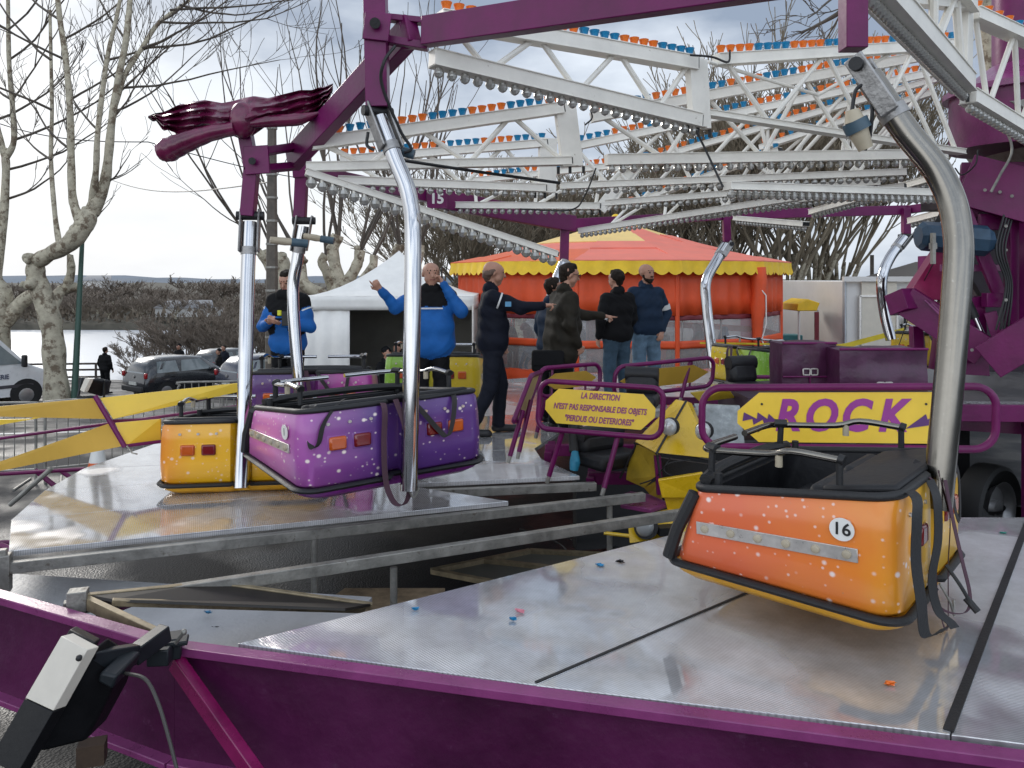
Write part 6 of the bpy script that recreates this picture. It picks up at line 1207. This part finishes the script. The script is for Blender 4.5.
# ------------------------------------------------------------------ vehicles
CARG = mat('dark_grey_car_paint', (.030, .032, .036), .25, var=.05, metal=.4, coat=.8); CARB = mat('navy_car_paint', (.022, .025, .05), .25, var=.05, metal=.3, coat=.8); CARS = mat('anthracite_car_paint', (.05, .052, .055), .25, var=.05, metal=.4, coat=.8); PLATE = mat('number_plate', (.6, .6, .55), .5); CWIN = mat('car_window', (.16, .19, .20), .05, var=.1, coat=1.0, rvar=.02)
def car(label, loc, rz, paint, L_=4.05, W_=1.73, H_=1.50, pitch=0):
    t = thing('parked_car', label, 'car', loc, rz, 'cars parked along the quay', rot=(pitch, 0, rz))   # local +y forward, rear at y=0
    # cross-section loft along y: (y, z_bottom, z_belt, z_top, halfwidth_low, halfwidth_top)
    ST = [(0.0, .42, .62, .66, .78, .74), (.05, .30, .86, .90, .84, .70), (.16, .26, .94, 1.22, .86, .60), (.42, .25, .96, 1.45, .865, .58), (.9, .25, .96, 1.50, .865, .60), (1.7, .24, .95, 1.50, .865, .60), (2.3, .24, .94, 1.44, .865, .58), (2.75, .24, .93, 1.18, .865, .62), (3.05, .25, .92, .95, .86, .72), (3.55, .26, .84, .87, .84, .70), (3.9, .30, .70, .73, .78, .62), (4.05, .42, .55, .58, .66, .52)]
    vs = []; m = 12
    for (y, zb, zl, zt2, hw, ht) in ST:
        prof = [(hw * .85, zb), (hw, zb + .10), (hw * 1.0, (zb + zl) / 2), (hw * .985, zl), (ht + (hw - ht) * .1, zt2 - .06 if zt2 - zl > .1 else zt2 - .015), (ht * .8, zt2)]
        pr = prof + [(-x, z) for x, z in reversed(prof)]; vs += [(x, y * L_ / 4.05, z * H_ / 1.5) for x, z in pr]
    b = MB(); fs = []
    for i in range(len(ST) - 1):
        for k in range(m): fs.append((i * m + k, i * m + (k + 1) % m, (i + 1) * m + (k + 1) % m, (i + 1) * m + k))
    fs += [tuple(range(m)), tuple((len(ST) - 1) * m + k for k in range(m - 1, -1, -1))]; b.add(vs, fs); b.build('body', paint, t, smooth=50)
    def sidept(y, z, s_):      # point on the cabin side
        for i in range(len(ST) - 1):
            if ST[i][0] <= y <= ST[i + 1][0]:
                f = (y - ST[i][0]) / (ST[i + 1][0] - ST[i][0]); v = [ST[i][k] + f * (ST[i + 1][k] - ST[i][k]) for k in range(6)]; break
        zl, zt2, hw, ht = v[2], v[3], v[4], v[5]; zz = min(max(z, zl), zt2 - .06); g = (zz - zl) / max(.01, zt2 - .06 - zl); x = hw * .985 + ((ht + (hw - ht) * .1) - hw * .985) * g; return Vector((s_ * (x + .006), y, zz))
    for s_ in (-1, 1):
        for ys_ in ((.45, 1.28), (1.36, 2.28)):
            lo_ = [sidept(y, .99, s_) for y in np.linspace(ys_[0] - (.0), ys_[1] + (.32 if ys_[1] > 2 else 0), 5)]; hi_ = [sidept(y, 1.38, s_) for y in np.linspace(ys_[0] + .08, ys_[1] - .05 if ys_[1] < 2 else 2.2, 5)]
            b = MB(); b.add(lo_ + hi_, [(i, i + 1, 6 + i, 5 + i) for i in range(4)]); b.build('side_window', CWIN, t, smooth=0)
        for wy in (.78, 3.32):
            def pf(o): o.parent = t
            wheel('wheel', (s_ * .77, wy, .31), .31, .20, (s_, 0, 0), pf)
            MB().tube([(s_ * .80, wy, .31), (s_ * .872, wy, .31)], .365, 20).build('wheel_arch', BLK, t)
            MB().tube([(s_ * .86, wy, .31), (s_ * .885, wy, .31)], [.31, .30], 20).build('tyre', TYRE, t); MB().tube([(s_ * .884, wy, .31), (s_ * .893, wy, .31)], [.21, .17], 16).build('rim', RIMM, t)
        MB().box((s_ * .90, 2.5, 1.0), (.13, .12, .11)).build('door_mirror', paint, t, bevel=.03); MB().box((s_ * .79, .05, .92), (.13, .10, .20)).build('tail_light', mat('tail_lamp', (.35, .01, .012), .2, coat=.6), t, bevel=.03); MB().box((s_ * .62, 4.0, .62), (.25, .1, .12)).build('headlight', DISC, t, bevel=.03)
        MB().box((s_ * .874, 1.05, .84), (.02, .14, .03)).build('door_handle', BLK, t)
    MB().prism([(-.58, .095, .97), (.58, .095, .97), (.47, .315, 1.33), (-.47, .315, 1.33)], (0, -.028, .012)).build('rear_window', CWIN, t, smooth=0); MB().prism([(-.55, 2.84, 1.10), (.55, 2.84, 1.10), (.47, 2.36, 1.41), (-.47, 2.36, 1.41)], (0, .02, .02)).build('windscreen', CWIN, t, smooth=0)
    MB().box((0, -.01, .43), (1.5, .12, .22)).build('rear_bumper', BLK, t, bevel=.05); MB().box((0, .0, .62), (.5, .06, .11)).build('number_plate', PLATE, t)
    MB().cyl((0, .03, .85), (0, .0, .85), .05, 14).build('badge', ALU, t)
    return t
def onslope(px, Y): return (X(px, Y), Y, gz(X(px, Y), Y))
car('dark grey hatchback seen from behind next to the man in black', (X(133, 28.5), 28.5, -2.75), R(-38), CARG)
car('second dark hatchback partly behind the people on the quay', (X(200, 36), 36, -3.15), R(-30), CARS)
car('dark blue car with pale windscreen just left of the chrome pole', (X(226, 27.5), 27.5, -2.60), R(-42), CARB)
# van
VW = mat('white_van_paint', (.66, .66, .66), .3, var=.04, coat=.5)
t = thing('police_van', 'white police van with dark windows at the left picture edge', 'van', (X(38, 26), 26.5, -2.42), R(0)); t.rotation_euler = (0, 0, R(-40))
# local +y forward; origin at front bumper centre
prof = [(0.0, .35), (.02, .75), (-.18, .98), (-.95, 1.30), (-1.75, 2.15), (-2.1, 2.30), (-5.3, 2.36), (-5.4, 2.2), (-5.42, .35)]
vs = [(x, y, z) for x in (-.98, -.90, .90, .98) for (y, z) in [(yy if abs(x) > .95 else yy + (.05 if yy > -3 else 0), (zz if abs(x) > .95 else zz + (.03 if zz > .4 else 0))) for yy, zz in prof]]
m = len(prof); b = MB(); fs = [tuple(range(m - 1, -1, -1)), tuple(3 * m + k for k in range(m))]
vs = [((x * (.90 if z > 1.3 and abs(x) > .95 else 1)), y, z) for x, y, z in vs]
for i in range(3):
    for k in range(m): fs.append((i * m + k, i * m + (k + 1) % m, (i + 1) * m + (k + 1) % m, (i + 1) * m + k))
b.add(vs, fs); b.build('body', VW, t, smooth=35)
for s_ in (1, -1):
    X_ = s_ * .985; tilt_ = lambda z: s_ * (.984 - max(0, z - 1.28) / .95 * .10)
    def wq(pts, nm, mm, th=.012): P = [(tilt_(z) + s_ * .004, y, z) for y, z in pts]; MB().prism(P, (s_ * th, 0, 0)).build(nm, mm, t, smooth=0)
    wq([(-1.05, 1.36), (-1.72, 2.02), (-2.15, 2.05), (-2.15, 1.36)], 'side_window', CWIN); wq([(-2.5, 1.4), (-2.5, 2.0), (-3.6, 2.0), (-3.6, 1.4)], 'side_window', CWIN); wq([(-.75, .62), (-.75, .72), (-5.2, .72), (-5.2, .62)], 'stripe', GRY, .006); wq([(-2.3, .45), (-2.3, 2.2), (-2.325, 2.2), (-2.325, .45)], 'door_seam', BLK, .004)
    for wy in (-.95, -4.4):
        MB().tube([(s_ * .86, wy, .42), (s_ * .992, wy, .42)], .46, 24).build('wheel_arch', BLK, t); MB().tube([(s_ * .95, wy, .36), (s_ * 1.0, wy, .36)], .36, 24).build('tyre', TYRE, t); MB().tube([(s_ * 1.0, wy, .36), (s_ * 1.008, wy, .36)], [.22, .19], 16).build('rim', RIMM, t)
    MB().box((s_ * 1.13, -1.05, 1.45), (.20, .14, .38)).build('door_mirror', BLK, t, bevel=.04); MB().box((s_ * .78, -.1, .85), (.30, .22, .26)).build('headlight', CWIN, t, bevel=.05)
    MB().box((s_ * .995, -2.1, 1.05), (.02, .16, .05)).build('door_handle', BLK, t)
MB().prism([(-.80, -1.02, 1.37), (.80, -1.02, 1.37), (.74, -1.70, 2.09), (-.74, -1.70, 2.09)], (0, .03, .03)).build('windscreen', CWIN, t, smooth=0); MB().box((0, .03, .45), (1.8, .12, .26)).build('front_bumper', GRY, t, bevel=.04)
text('lettering', 'GENDARMERIE', .20, mat('navy_print', (.03, .04, .09), .5), t, (.992, -2.0, .98), face_rot((0, 1, 0), (0, 0, 1)), sx=.85, offset=.004)
# quay bench slats behind van
t = thing('quay_railing', 'dark railing by the lake right of the police van', 'railing', (X(40, 33), 33, -3.0))
for z_ in (.5, .8, 1.05): MB().beam((-1.3, 0, z_), (2.4, .4, z_), .04, .08).build('rail', mat('brown_rail', (.06, .045, .035), .7), t)
for x_ in (-1.2, .5, 2.2): MB().beam((x_, .2, -.1), (x_, .2, 1.1), .07, .07, up=(0, 1, 0)).build('post', MATS['brown_rail'], t)
# posts
tag(MB().tube([onslope(74, 24), W(83, 225, 24.5)], [.10, .06], 10).build('green_mast', mat('green_mast_paint', (.03, .075, .055), .5)), 'slim green mast beside the nearest plane tree', 'mast')
t = thing('utility_pole', 'dark riveted utility pole behind the policeman in blue', 'pole', (X(272, 19), 19, -1.15)); MB().tube([(0, 0, 0), (.0, 0, CZ + 1.15 + (278 - 100) / F * 19)], [.17, .10], 8).build('shaft', mat('pole_brown', (.09, .075, .06), .7, var=.3), t)
for k in range(12): MB().tube([(0, 0, .8 + k * .55), (0, 0, .85 + k * .55)], .17 - k * .004, 8).build('pole_band', GALV, t)
tag(MB().cyl(W(872, 255, 40), W(872, 290, 40), .10, 8).build('distant_pole', MATS['pole_brown']), 'thin dark pole on the skyline right of the trees', 'pole')
for a, b_, l_ in (((-60, 100, 30), (148, 142, 26), 'overhead wire reaching the winged ornament'), ((148, 142, 26), (420, 185, 40), 'overhead wire continuing right behind the poles'), ((100, 175, 40), (270, 182, 19.1), 'faint lower overhead wire at left')):
    P = W(*a); Q = W(*b_); q = [P.lerp(Q, i / 16) - Vector((0, 0, .5 * math.sin(math.pi * i / 16))) for i in range(17)]; tag(MB().tube(q, .018, 5).build('overhead_wire', BLK), l_, 'wire')
# ------------------------------------------------------------------ trees
BARK = mat('plane_bark', (.40, .36, .27), .85, var=.25, vscale=5, dirt=((.14, .105, .07), 3.2, .50), bump=.9, bscale=7); TWIG = mat('twig_bark', (.095, .078, .062), .85, var=.3, vscale=2); TWG2 = mat('brown_twigs', (.17, .135, .105), .9, var=.35, vscale=.6); IVY = mat('ivy_leaf', (.035, .045, .02), .8, var=.4)
def grow(b, p, d, L_, r, depth, rnd, up=.12, wig=.22, nb=(3, 5), seg=5, minr=.006, spread=.75):
    pts = [p.copy()]; rs = [r]; q = p.copy(); dd = d.normalized(); n = max(3, seg)
    kids = []
    for i in range(n):
        dd = (dd + Vector((rnd.uniform(-1, 1), rnd.uniform(-1, 1), rnd.uniform(-1, 1))) * wig + Vector((0, 0, up))).normalized(); q = q + dd * (L_ / n); pts.append(q.copy()); rs.append(max(minr, r * (1 - .72 * (i + 1) / n)))
        if depth > 0 and i >= 1: kids.append((q.copy(), dd.copy(), rs[-1]))
    b.tube(pts, rs, 6 if r > .05 else (4 if r > .02 else 3), cap=False)
    if depth > 0:
        for _ in range(rnd.randint(*nb)):
            c, cd, cr_ = kids[rnd.randrange(len(kids))]; ax = Vector((rnd.uniform(-1, 1), rnd.uniform(-1, 1), rnd.uniform(-.4, 1))); nd = (cd + ax * spread).normalized()
            grow(b, c, nd, L_ * rnd.uniform(.38, .62), max(minr, cr_ * .62), depth - 1, rnd, up * .8, wig, nb, seg, minr, spread)
def knob(b, c, r, rnd): b.ball(c, r, 8, 6, sc=(rnd.uniform(.8, 1.2), rnd.uniform(.8, 1.2), rnd.uniform(.7, 1.2)))
def ptree(label, trunkpaths, shoots, seed, base, group='pollarded plane trees', mb=BARK, up=.10):
    """trunkpaths: [(pts3d, radii)], shoots: [(start, dir, len, r, depth)]"""
    rnd = random.Random(seed); t = thing('plane_tree', label, 'tree', base, 0, group); b = MB()
    for pts, rr in trunkpaths:
        q = bez(pts, 6); n = len(q); r2 = [float(np.interp(i / (n - 1), np.linspace(0, 1, len(rr)), rr)) * (1 + .05 * math.sin(i * 1.1 + seed) + .03 * rnd.uniform(-1, 1)) for i in range(n)]; b.tube(q, r2, 16)
        for k in range(3): i = rnd.randrange(int(n * .6), n); knob(b, q[i] + Vector((rnd.uniform(-1, 1), rnd.uniform(-1, 1), rnd.uniform(-1, 1))) * r2[i] * .55, r2[i] * .6, rnd)
    wparent(b.build('trunk', mb, smooth=60), t); b = MB(); 
    for s_ in shoots: grow(b, Vector(s_[0]), Vector(s_[1]), s_[2], s_[3], s_[4], rnd, up=up, wig=.13, nb=(2, 4), seg=9, minr=s_[5] if len(s_) > 5 else .009, spread=.8)
    wparent(b.build('crown', TWIG, smooth=0, fix=False), t); return t
YT = 24.0
w_ = lambda px, py, dy=0: W(px, py, YT + dy)
def path(lst): return [w_(*a) for a in lst]
B1 = onslope(58, YT)
def limbs(lst, Yb=YT): # long drawn limbs given in px, to be part of the trunk
    return lst
tp_ = [(path([(58, 412), (55, 370), (52, 330), (44, 300), (36, 275), (36, 262)]), [.60, .50, .48, .46, .42, .40]),
       (path([(36, 262), (50, 254, -.3), (70, 243, -.6), (84, 225, -.6), (90, 210, -.4)]), [.38, .34, .40, .44, .36]),
       (path([(50, 310), (60, 292, .8), (72, 288, 1.0), (80, 287, 1.2)]), [.30, .28, .24, .20]), (path([(66, 290, .9), (71, 272, 1.0), (70, 255, 1.0)]), [.24, .20, .15]),
       (path([(38, 280), (30, 285, -.3), (24, 283, -.4)]), [.30, .26, .20]), (path([(36, 262), (29, 258, -.2), (27, 260, -.3)]), [.3, .26, .22]),
       (path([(84, 229, -.6), (75, 208, -.5), (72, 190, -.5), (71, 150, -.5), (70, 110, -.6), (66, 60, -.6), (60, 20, -.7), (55, -30, -.8)]), [.26, .19, .17, .15, .13, .12, .10]),
       (path([(92, 212, -.4), (104, 185, -.4), (108, 160, -.4), (112, 120, -.3), (118, 80, -.2), (126, 40, 0), (132, -20, .2)]), [.36, .24, .20, .17, .15, .14, .12]),
       (path([(92, 205, -.4), (96, 170, -.8), (98, 130, -1.0), (107, 60, -1.2), (116, 20, -1.3), (124, -20, -1.4)]), [.2, .14, .12, .10, .09, .07]),
       (path([(113, 112, -.3), (125, 75, 0), (142, 48, .4), (160, 22, .6), (190, 0, .8)]), [.13, .12, .11, .09, .07]),
       (path([(60, 249, -.45), (55, 215, .0), (51, 160, .5), (52, 110, .6), (51, 60, .7), (50, 10, .8)]), [.14, .11, .10, .09, .08, .07])]
rnd = random.Random(3); sh_ = []
for px, py, dx, dz, L_ in ((71, 150, -1, .6, 4), (70, 100, 1, .6, 4), (66, 60, -1, .5, 5), (60, 20, -1.2, .6, 5), (112, 120, .8, .8, 4), (113, 112, 1.4, .35, 4.5), (122, 88, 1.6, .15, 6.0), (122, 90, 1.2, .5, 5), (142, 48, 1.5, .1, 7), (142, 48, 1, .5, 6), (160, 22, 1.5, .2, 6), (126, 40, -.6, .8, 5), (52, 110, -1, .5, 5), (51, 60, -1, .5, 5), (51, 160, -1, .4, 3.5), (118, 80, -1, .8, 4), (98, 130, -.8, .7, 3), (132, -5, 1, .2, 6), (84, 225, .9, .1, 1.4), (104, 185, 1, .35, 2.0), (160, 22, 1.3, -.2, 6), (170, 10, 1.5, -.1, 6), (180, 5, 1, -.3, 4), (62, 40, .7, .4, 4), (107, 60, .5, .3, 4)):
    sh_.append((w_(px, py, rnd.uniform(-.3, .3)), (dx, rnd.uniform(-.6, .6), dz), L_ * .85, .040, 3 if L_ > 2.5 else 2, .0075))
ptree('big pollarded plane tree with a crooked trunk beside the green mast', [(a, [q * .64 for q in b]) for a, b in tp_], sh_, 11, B1, up=.07)
# tree at the very left edge
YL_ = 26.0; wl = lambda px, py, dy=0: W(px, py, YL_ + dy)
tp2 = [([wl(-8, 420), wl(-2, 330), wl(2, 300), wl(-8, 280)], [.5, .38, .36, .3]), ([wl(5, 322), wl(20, 304), wl(36, 292), wl(42, 285)], [.26, .22, .2, .18]), ([wl(2, 300), wl(-3, 275), wl(3, 225), wl(6, 170), wl(4, 150)], [.25, .16, .13, .12, .11]), ([wl(6, 158), wl(14, 140), wl(12, 100), wl(9, 60), wl(8, 0)], [.11, .09, .08, .07, .06]), ([wl(4, 155), wl(-4, 120), wl(-10, 80)], [.1, .08, .06])]
sh2 = [(wl(px, py, rnd.uniform(-.3, .3)), (dx, rnd.uniform(-.6, .6), dz), L_, .045, 3, .010) for px, py, dx, dz, L_ in ((14, 140, 1.2, .5, 5), (6, 170, 1.5, .25, 4), (12, 100, 1, .8, 4), (12, 100, -1, .4, 5), (9, 60, 1, .5, 5), (8, 30, -1, .3, 5), (4, 200, 1.2, .2, 3), (8, 30, 1, .2, 5), (-4, 120, 1, .3, 4))]
ptree('plane tree cut off by the left picture edge behind the van', tp2, sh2, 5, (wl(-8, 420)))
# pollard behind the policeman
YP = 22.0; wp_ = lambda px, py, dy=0: W(px, py, YP + dy)
bs = wp_(336, 378); tp3 = [([wp_(336, 378), wp_(336, 330), wp_(336, 308), wp_(330, 296)], [.5, .44, .42, .36]), ([wp_(333, 300), wp_(340, 285), wp_(336, 270), wp_(333, 250), wp_(338, 235)], [.3, .26, .24, .22, .24]), ([wp_(336, 298), wp_(350, 278), wp_(358, 262), wp_(360, 250)], [.28, .22, .2, .2]), ([wp_(340, 300), wp_(358, 285), wp_(372, 268), wp_(374, 255)], [.26, .2, .18, .14]), ([wp_(332, 300), wp_(318, 292), wp_(305, 284), wp_(300, 265, .3), wp_(302, 258, .3)], [.26, .22, .2, .22, .26]), ([wp_(336, 300, 1), wp_(328, 275, 1), wp_(322, 262, 1), wp_(326, 255, 1)], [.22, .2, .18, .2]), ([wp_(334, 310), wp_(318, 305), wp_(300, 298)], [.2, .16, .12])]
sh3 = []
for (px, py, dy_) in ((338, 235, 0), (337, 236, 0), (339, 236, 0), (360, 250, 0), (359, 251, 0), (361, 251, 0), (374, 256, 0), (373, 257, 0), (302, 259, .3), (301, 260, .3), (303, 260, .3), (326, 256, 1), (326, 257, 1), (338, 237, 0), (360, 252, 0)):
    sh3.append((wp_(px, py, dy_), ((px - 336) / 45 + rnd.uniform(-.35, .35), rnd.uniform(-.4, .4), 1.5), rnd.uniform(5.0, 7.5), .045, 1, .009))
ptree('knobbly pollarded plane tree between the policeman and the white tent', [(a, [q * .72 for q in b]) for a, b in tp3], sh3, 21, bs)
YQ = 25; wq_ = lambda px, py, dy=0: W(px, py, YQ + dy)
tp4 = [([wq_(408, 370), wq_(405, 310), wq_(404, 290), wq_(402, 275)], [.4, .36, .34, .3]), ([wq_(403, 285), wq_(395, 262), wq_(400, 245)], [.22, .2, .22]), ([wq_(404, 282), wq_(418, 262), wq_(420, 245)], [.2, .18, .2])]
sh4 = [(wq_(px, py), ((px - 408) / 40 + rnd.uniform(-.25, .25), rnd.uniform(-.4, .4), 1.5), rnd.uniform(5.0, 8), .045, 1, .010) for (px, py) in ((400, 246), (399, 247), (401, 247), (420, 246), (419, 247), (420, 248), (400, 248), (420, 247))]
ptree('pollarded plane tree behind the peak of the white tent', [(a, [q * .75 for q in b]) for a, b in tp4], sh4, 22, wq_(408, 370))
sh5 = []; tp5 = [([wp_(282, 378, 6), wp_(280, 300, 6), wp_(284, 268, 6), wp_(276, 256, 6)], [.4, .3, .26, .26]), ([wp_(282, 290, 6), wp_(268, 262, 6), wp_(262, 252, 6)], [.22, .2, .22])]
for px, py in ((262, 253), (263, 253), (276, 257), (277, 257), (262, 254), (276, 258)): sh5.append((wp_(px, py, 6), ((px - 285) / 22 + rnd.uniform(-.4, .2), rnd.uniform(-.3, .3), 1.1), rnd.uniform(6, 9), .045, 2, .009))
ptree('pollarded plane tree whose shoots spread left below the ornament', tp5, sh5, 23, wp_(282, 378, 6))
# overhanging twigs top right
YR = 18.0; wr_ = lambda px, py, dy=0: W(px, py, YR + dy)
tp6 = [([Vector((X(1010, YR), YR, -1.15)), wr_(1000, 100), wr_(985, -10), wr_(975, -60)], [.4, .34, .3, .26]), ([wr_(990, 20), wr_(940, -20), wr_(900, -45)], [.2, .16, .12])]
sh6 = [(wr_(px, py, rnd.uniform(-.5, .5)), (dx, rnd.uniform(-.5, .5), dz), L_, .05, 3, .009) for px, py, dx, dz, L_ in ((900, -45, -1, -.1, 3.2), (880, -30, -1, -.4, 2.2), (900, -20, -1, -.5, 2.4))]
sh6 += [(wr_(910, -45), (-1, 0, .12), 3.2, .09, 3, .009), (wr_(905, -30), (-1, .1, -.25), 2.6, .08, 3, .009)]
ptree('tall tree whose twigs hang in from the top right', tp6, sh6, 31, (X(1010, YR), YR, -1.15), up=-.03)
# row of dense bare trees behind the carousel
def vase(name, seed, H_=9.5, mb=TWG2, nl=9, dp=3, lean=.75, r0=.26, ml=.018):
    rnd = random.Random(seed); t = thing(name, 'x', 'tree', (0, 0, -50), 0); b = MB(); b.tube([(0, 0, -.3), (0, 0, .7), (.1, 0, H_ * .2), (.05, .1, H_ * .30)], [r0 * 1.3, r0, r0 * .85, r0 * .8], 9)
    for k in range(nl): a = 2 * math.pi * k / nl + rnd.uniform(-.3, .3); e = H_ * .46; b.tube(bez([(0, 0, H_ * .18), (math.cos(a) * .4, math.sin(a) * .4, H_ * .27), (math.cos(a) * (.8 + lean * .3), math.sin(a) * (.8 + lean * .3), e)], 3), [r0 * .5] * 2 + [r0 * .42] * 2 + [r0 * .36] * 2 + [r0 * .3], 6)
    b.build('trunk', BARK, t, smooth=60); b = MB()
    for k in range(nl * 2):
        a = 2 * math.pi * k / nl + rnd.uniform(-.3, .3); q = rnd.uniform(.5, 1.0); p = Vector((math.cos(a) * (.8 + lean * .3) * q, math.sin(a) * (.8 + lean * .3) * q, H_ * (.2 + .26 * q)))
        grow(b, p, Vector((math.cos(a) * lean, math.sin(a) * lean, 1.2)), H_ * rnd.uniform(.5, .68), .07, dp, rnd, .06, .11, (4, 6), 6, ml, .55)
    b.build('crown', mb, t, smooth=0, fix=False); return t
def clone(src, loc, rz, sc, label, group):
    r = src.copy(); COL.objects.link(r); r.location = loc; r.rotation_euler = (0, 0, rz); r.scale = sc; r['label'] = label; r['group'] = group
    for ch in list(src.children): c = ch.copy(); COL.objects.link(c); c.parent = r; c.matrix_parent_inverse = ch.matrix_parent_inverse
    return r
TWG3 = mat('olive_grey_twigs', (.20, .165, .115), .9, var=.35, vscale=.6)
protos = [vase('bare_tree', s, mb=TWG3, nl=10) for s in (41, 42, 43)]
LB = [(440, 33, .72, 'bare tree behind the left edge of the carousel'), (480, 36, .8, 'bare tree rising left of the carousel roof'), (520, 34, .78, 'bare tree above the left slope of the carousel'), (560, 37, .85, 'bare tree behind the left of the carousel peak'), (600, 35, .8, 'bare tree just left of the carousel peak'),
      (640, 38, .9, 'bare tree directly behind the carousel peak'), (680, 35, .85, 'bare tree just right of the carousel peak'), (715, 37, .9, 'bare tree above the right slope of the carousel'), (750, 34, .92, 'bare tree behind the right slope of the carousel'), (785, 33, .98, 'bare tree right above the carousel edge'),
      (812, 35, 1.0, 'bare tree between the carousel and the white trailer'), (838, 37, .92, 'last bare tree of the row, above the white trailer')]
for i, (px, Y, s_, l_) in enumerate(LB):
    clone(protos[i % 3], (X(px, Y), Y, -1.4), i * 1.7, (s_ * 1.05, s_ * 1.05, s_ * (.93 if px > 700 else .72)), l_, 'row of bare trees behind the carousel')
# lakeside scrub and far wood
sp = [vase('bare_shrub', s, H_=6.2, nl=8, dp=3, lean=1.1, r0=.12, ml=.022) for s in (51, 52, 53)]
SL = [(150, 52, .5, 'thin bare shrub on the bank behind the grey hatchback'), (176, 58, .85, 'broad bare shrub above the roof of the grey hatchback'), (188, 62, 1.0, 'tallest brown shrub above the parked cars'), (205, 58, .9, 'brown shrub above the second hatchback'), (222, 62, 1.0, 'brown shrub left of the chrome pole'), (248, 58, 1.0, 'brown shrub behind the tall chrome pole'),
      (265, 56, .95, 'brown shrub left of the policeman in blue'), (310, 54, .9, 'brown shrub right of the policeman in blue'), (134, 66, .5, 'brown shrub between the tree trunk and the hatchback'), (285, 60, 1.0, 'brown shrub behind the policeman in blue'), (235, 50, .6, 'low shrub by the dark blue car')]
for i, (px, Y, s_, l_) in enumerate(SL):
    z = max(gz(X(px, Y), Y), -6.2); clone(sp[i % 3], (X(px, Y), Y, z + .1), i * 2.1, (s_ * 1.0, s_ * 1.0, s_ * .60), l_, 'bare shrubs along the lake bank')
fw = [vase('far_tree', s, H_=9.0, nl=8, dp=2, lean=.75, r0=.2, ml=.05, mb=TWG2) for s in (61, 62)]
ri = random.Random(9)
def FWL(px, i):
    where = 'above the police van' if px < 40 else 'right of the big plane tree trunk' if px < 100 else 'above the man in black' if px < 125 else 'above the dark grey hatchback' if px < 185 else 'above the second dark hatchback' if px < 235 else 'behind the tall chrome pole' if px < 262 else 'behind the policeman in blue'
    return 'bare tree of the far shore wood, ' + where
PLC = ['far left', 'left', 'middle', 'right']
for i in range(48):
    px = 8 + 6.8 * i + ri.uniform(-3, 3); Y = 124 + (i * 37 % 5) * 12; s_ = ri.uniform(.20, .40) * (1 + (Y - 124) / 300)
    clone(fw[i % 2], (X(px, Y), Y, -4.6 + (Y - 124) * .02), i * 1.3, (s_ * 2.6, s_ * 2.6, s_), FWL(px, i), 'trees of the wood across the lake')
UND2 = mat('brown_undergrowth', (.14, .11, .08), 1.0, var=.4, vscale=.3)
b = MB(); rr_ = random.Random(4)
for i in range(5500):
    x = rr_.uniform(-95, -20); y = rr_.uniform(120, 168); z = -5.2 + rr_.random() ** 1.6 * 2.1 + (y - 120) * .015; a = rr_.uniform(0, 6.28); s1 = rr_.uniform(.25, .7); d = Vector((math.cos(a), math.sin(a), 0)) * s1
    c = Vector((x, y, z)); b.add([c - d, c + d * .3 + Vector((0, 0, s1 * .2)), c + Vector((rr_.uniform(-.3, .3), rr_.uniform(-.3, .3), s1 * 1.6))], [(0, 1, 2)])
tag(b.build('undergrowth', UND2, smooth=0, fix=False), 'brown undergrowth of the wood across the lake', 'undergrowth', None, 'stuff')
for s_ in protos + sp + fw:
    for ch in list(s_.children): bpy.data.objects.remove(ch)
    bpy.data.objects.remove(s_)
# a few far buildings over the lake
for px, Y, w1, h1, l_ in ((100, 175, 7, 4.0, 'pale house glimpsed between the trunks across the lake'), (190, 128, 9, 1.4, 'low grey boathouse roof on the far shore')):
    t = thing('far_house', l_, 'house', (X(px, Y), Y, -4.5)); MB().box((0, 0, h1 / 2 + (1.5 if Y > 150 else 0)), (w1, 5, h1)).build('wall', WTR, t); MB().prism([(-w1 / 2 - .3, -2.7, h1 + (1.5 if Y > 150 else 0)), (w1 / 2 + .3, -2.7, h1 + (1.5 if Y > 150 else 0)), (w1 / 2 - 1, 0, h1 + 1.2 + (1.5 if Y > 150 else 0)), (-w1 / 2 + 1, 0, h1 + 1.2 + (1.5 if Y > 150 else 0))], (0, .1, 0)).build('roof', mat('grey_roof', (.16, .17, .19), .7), t)
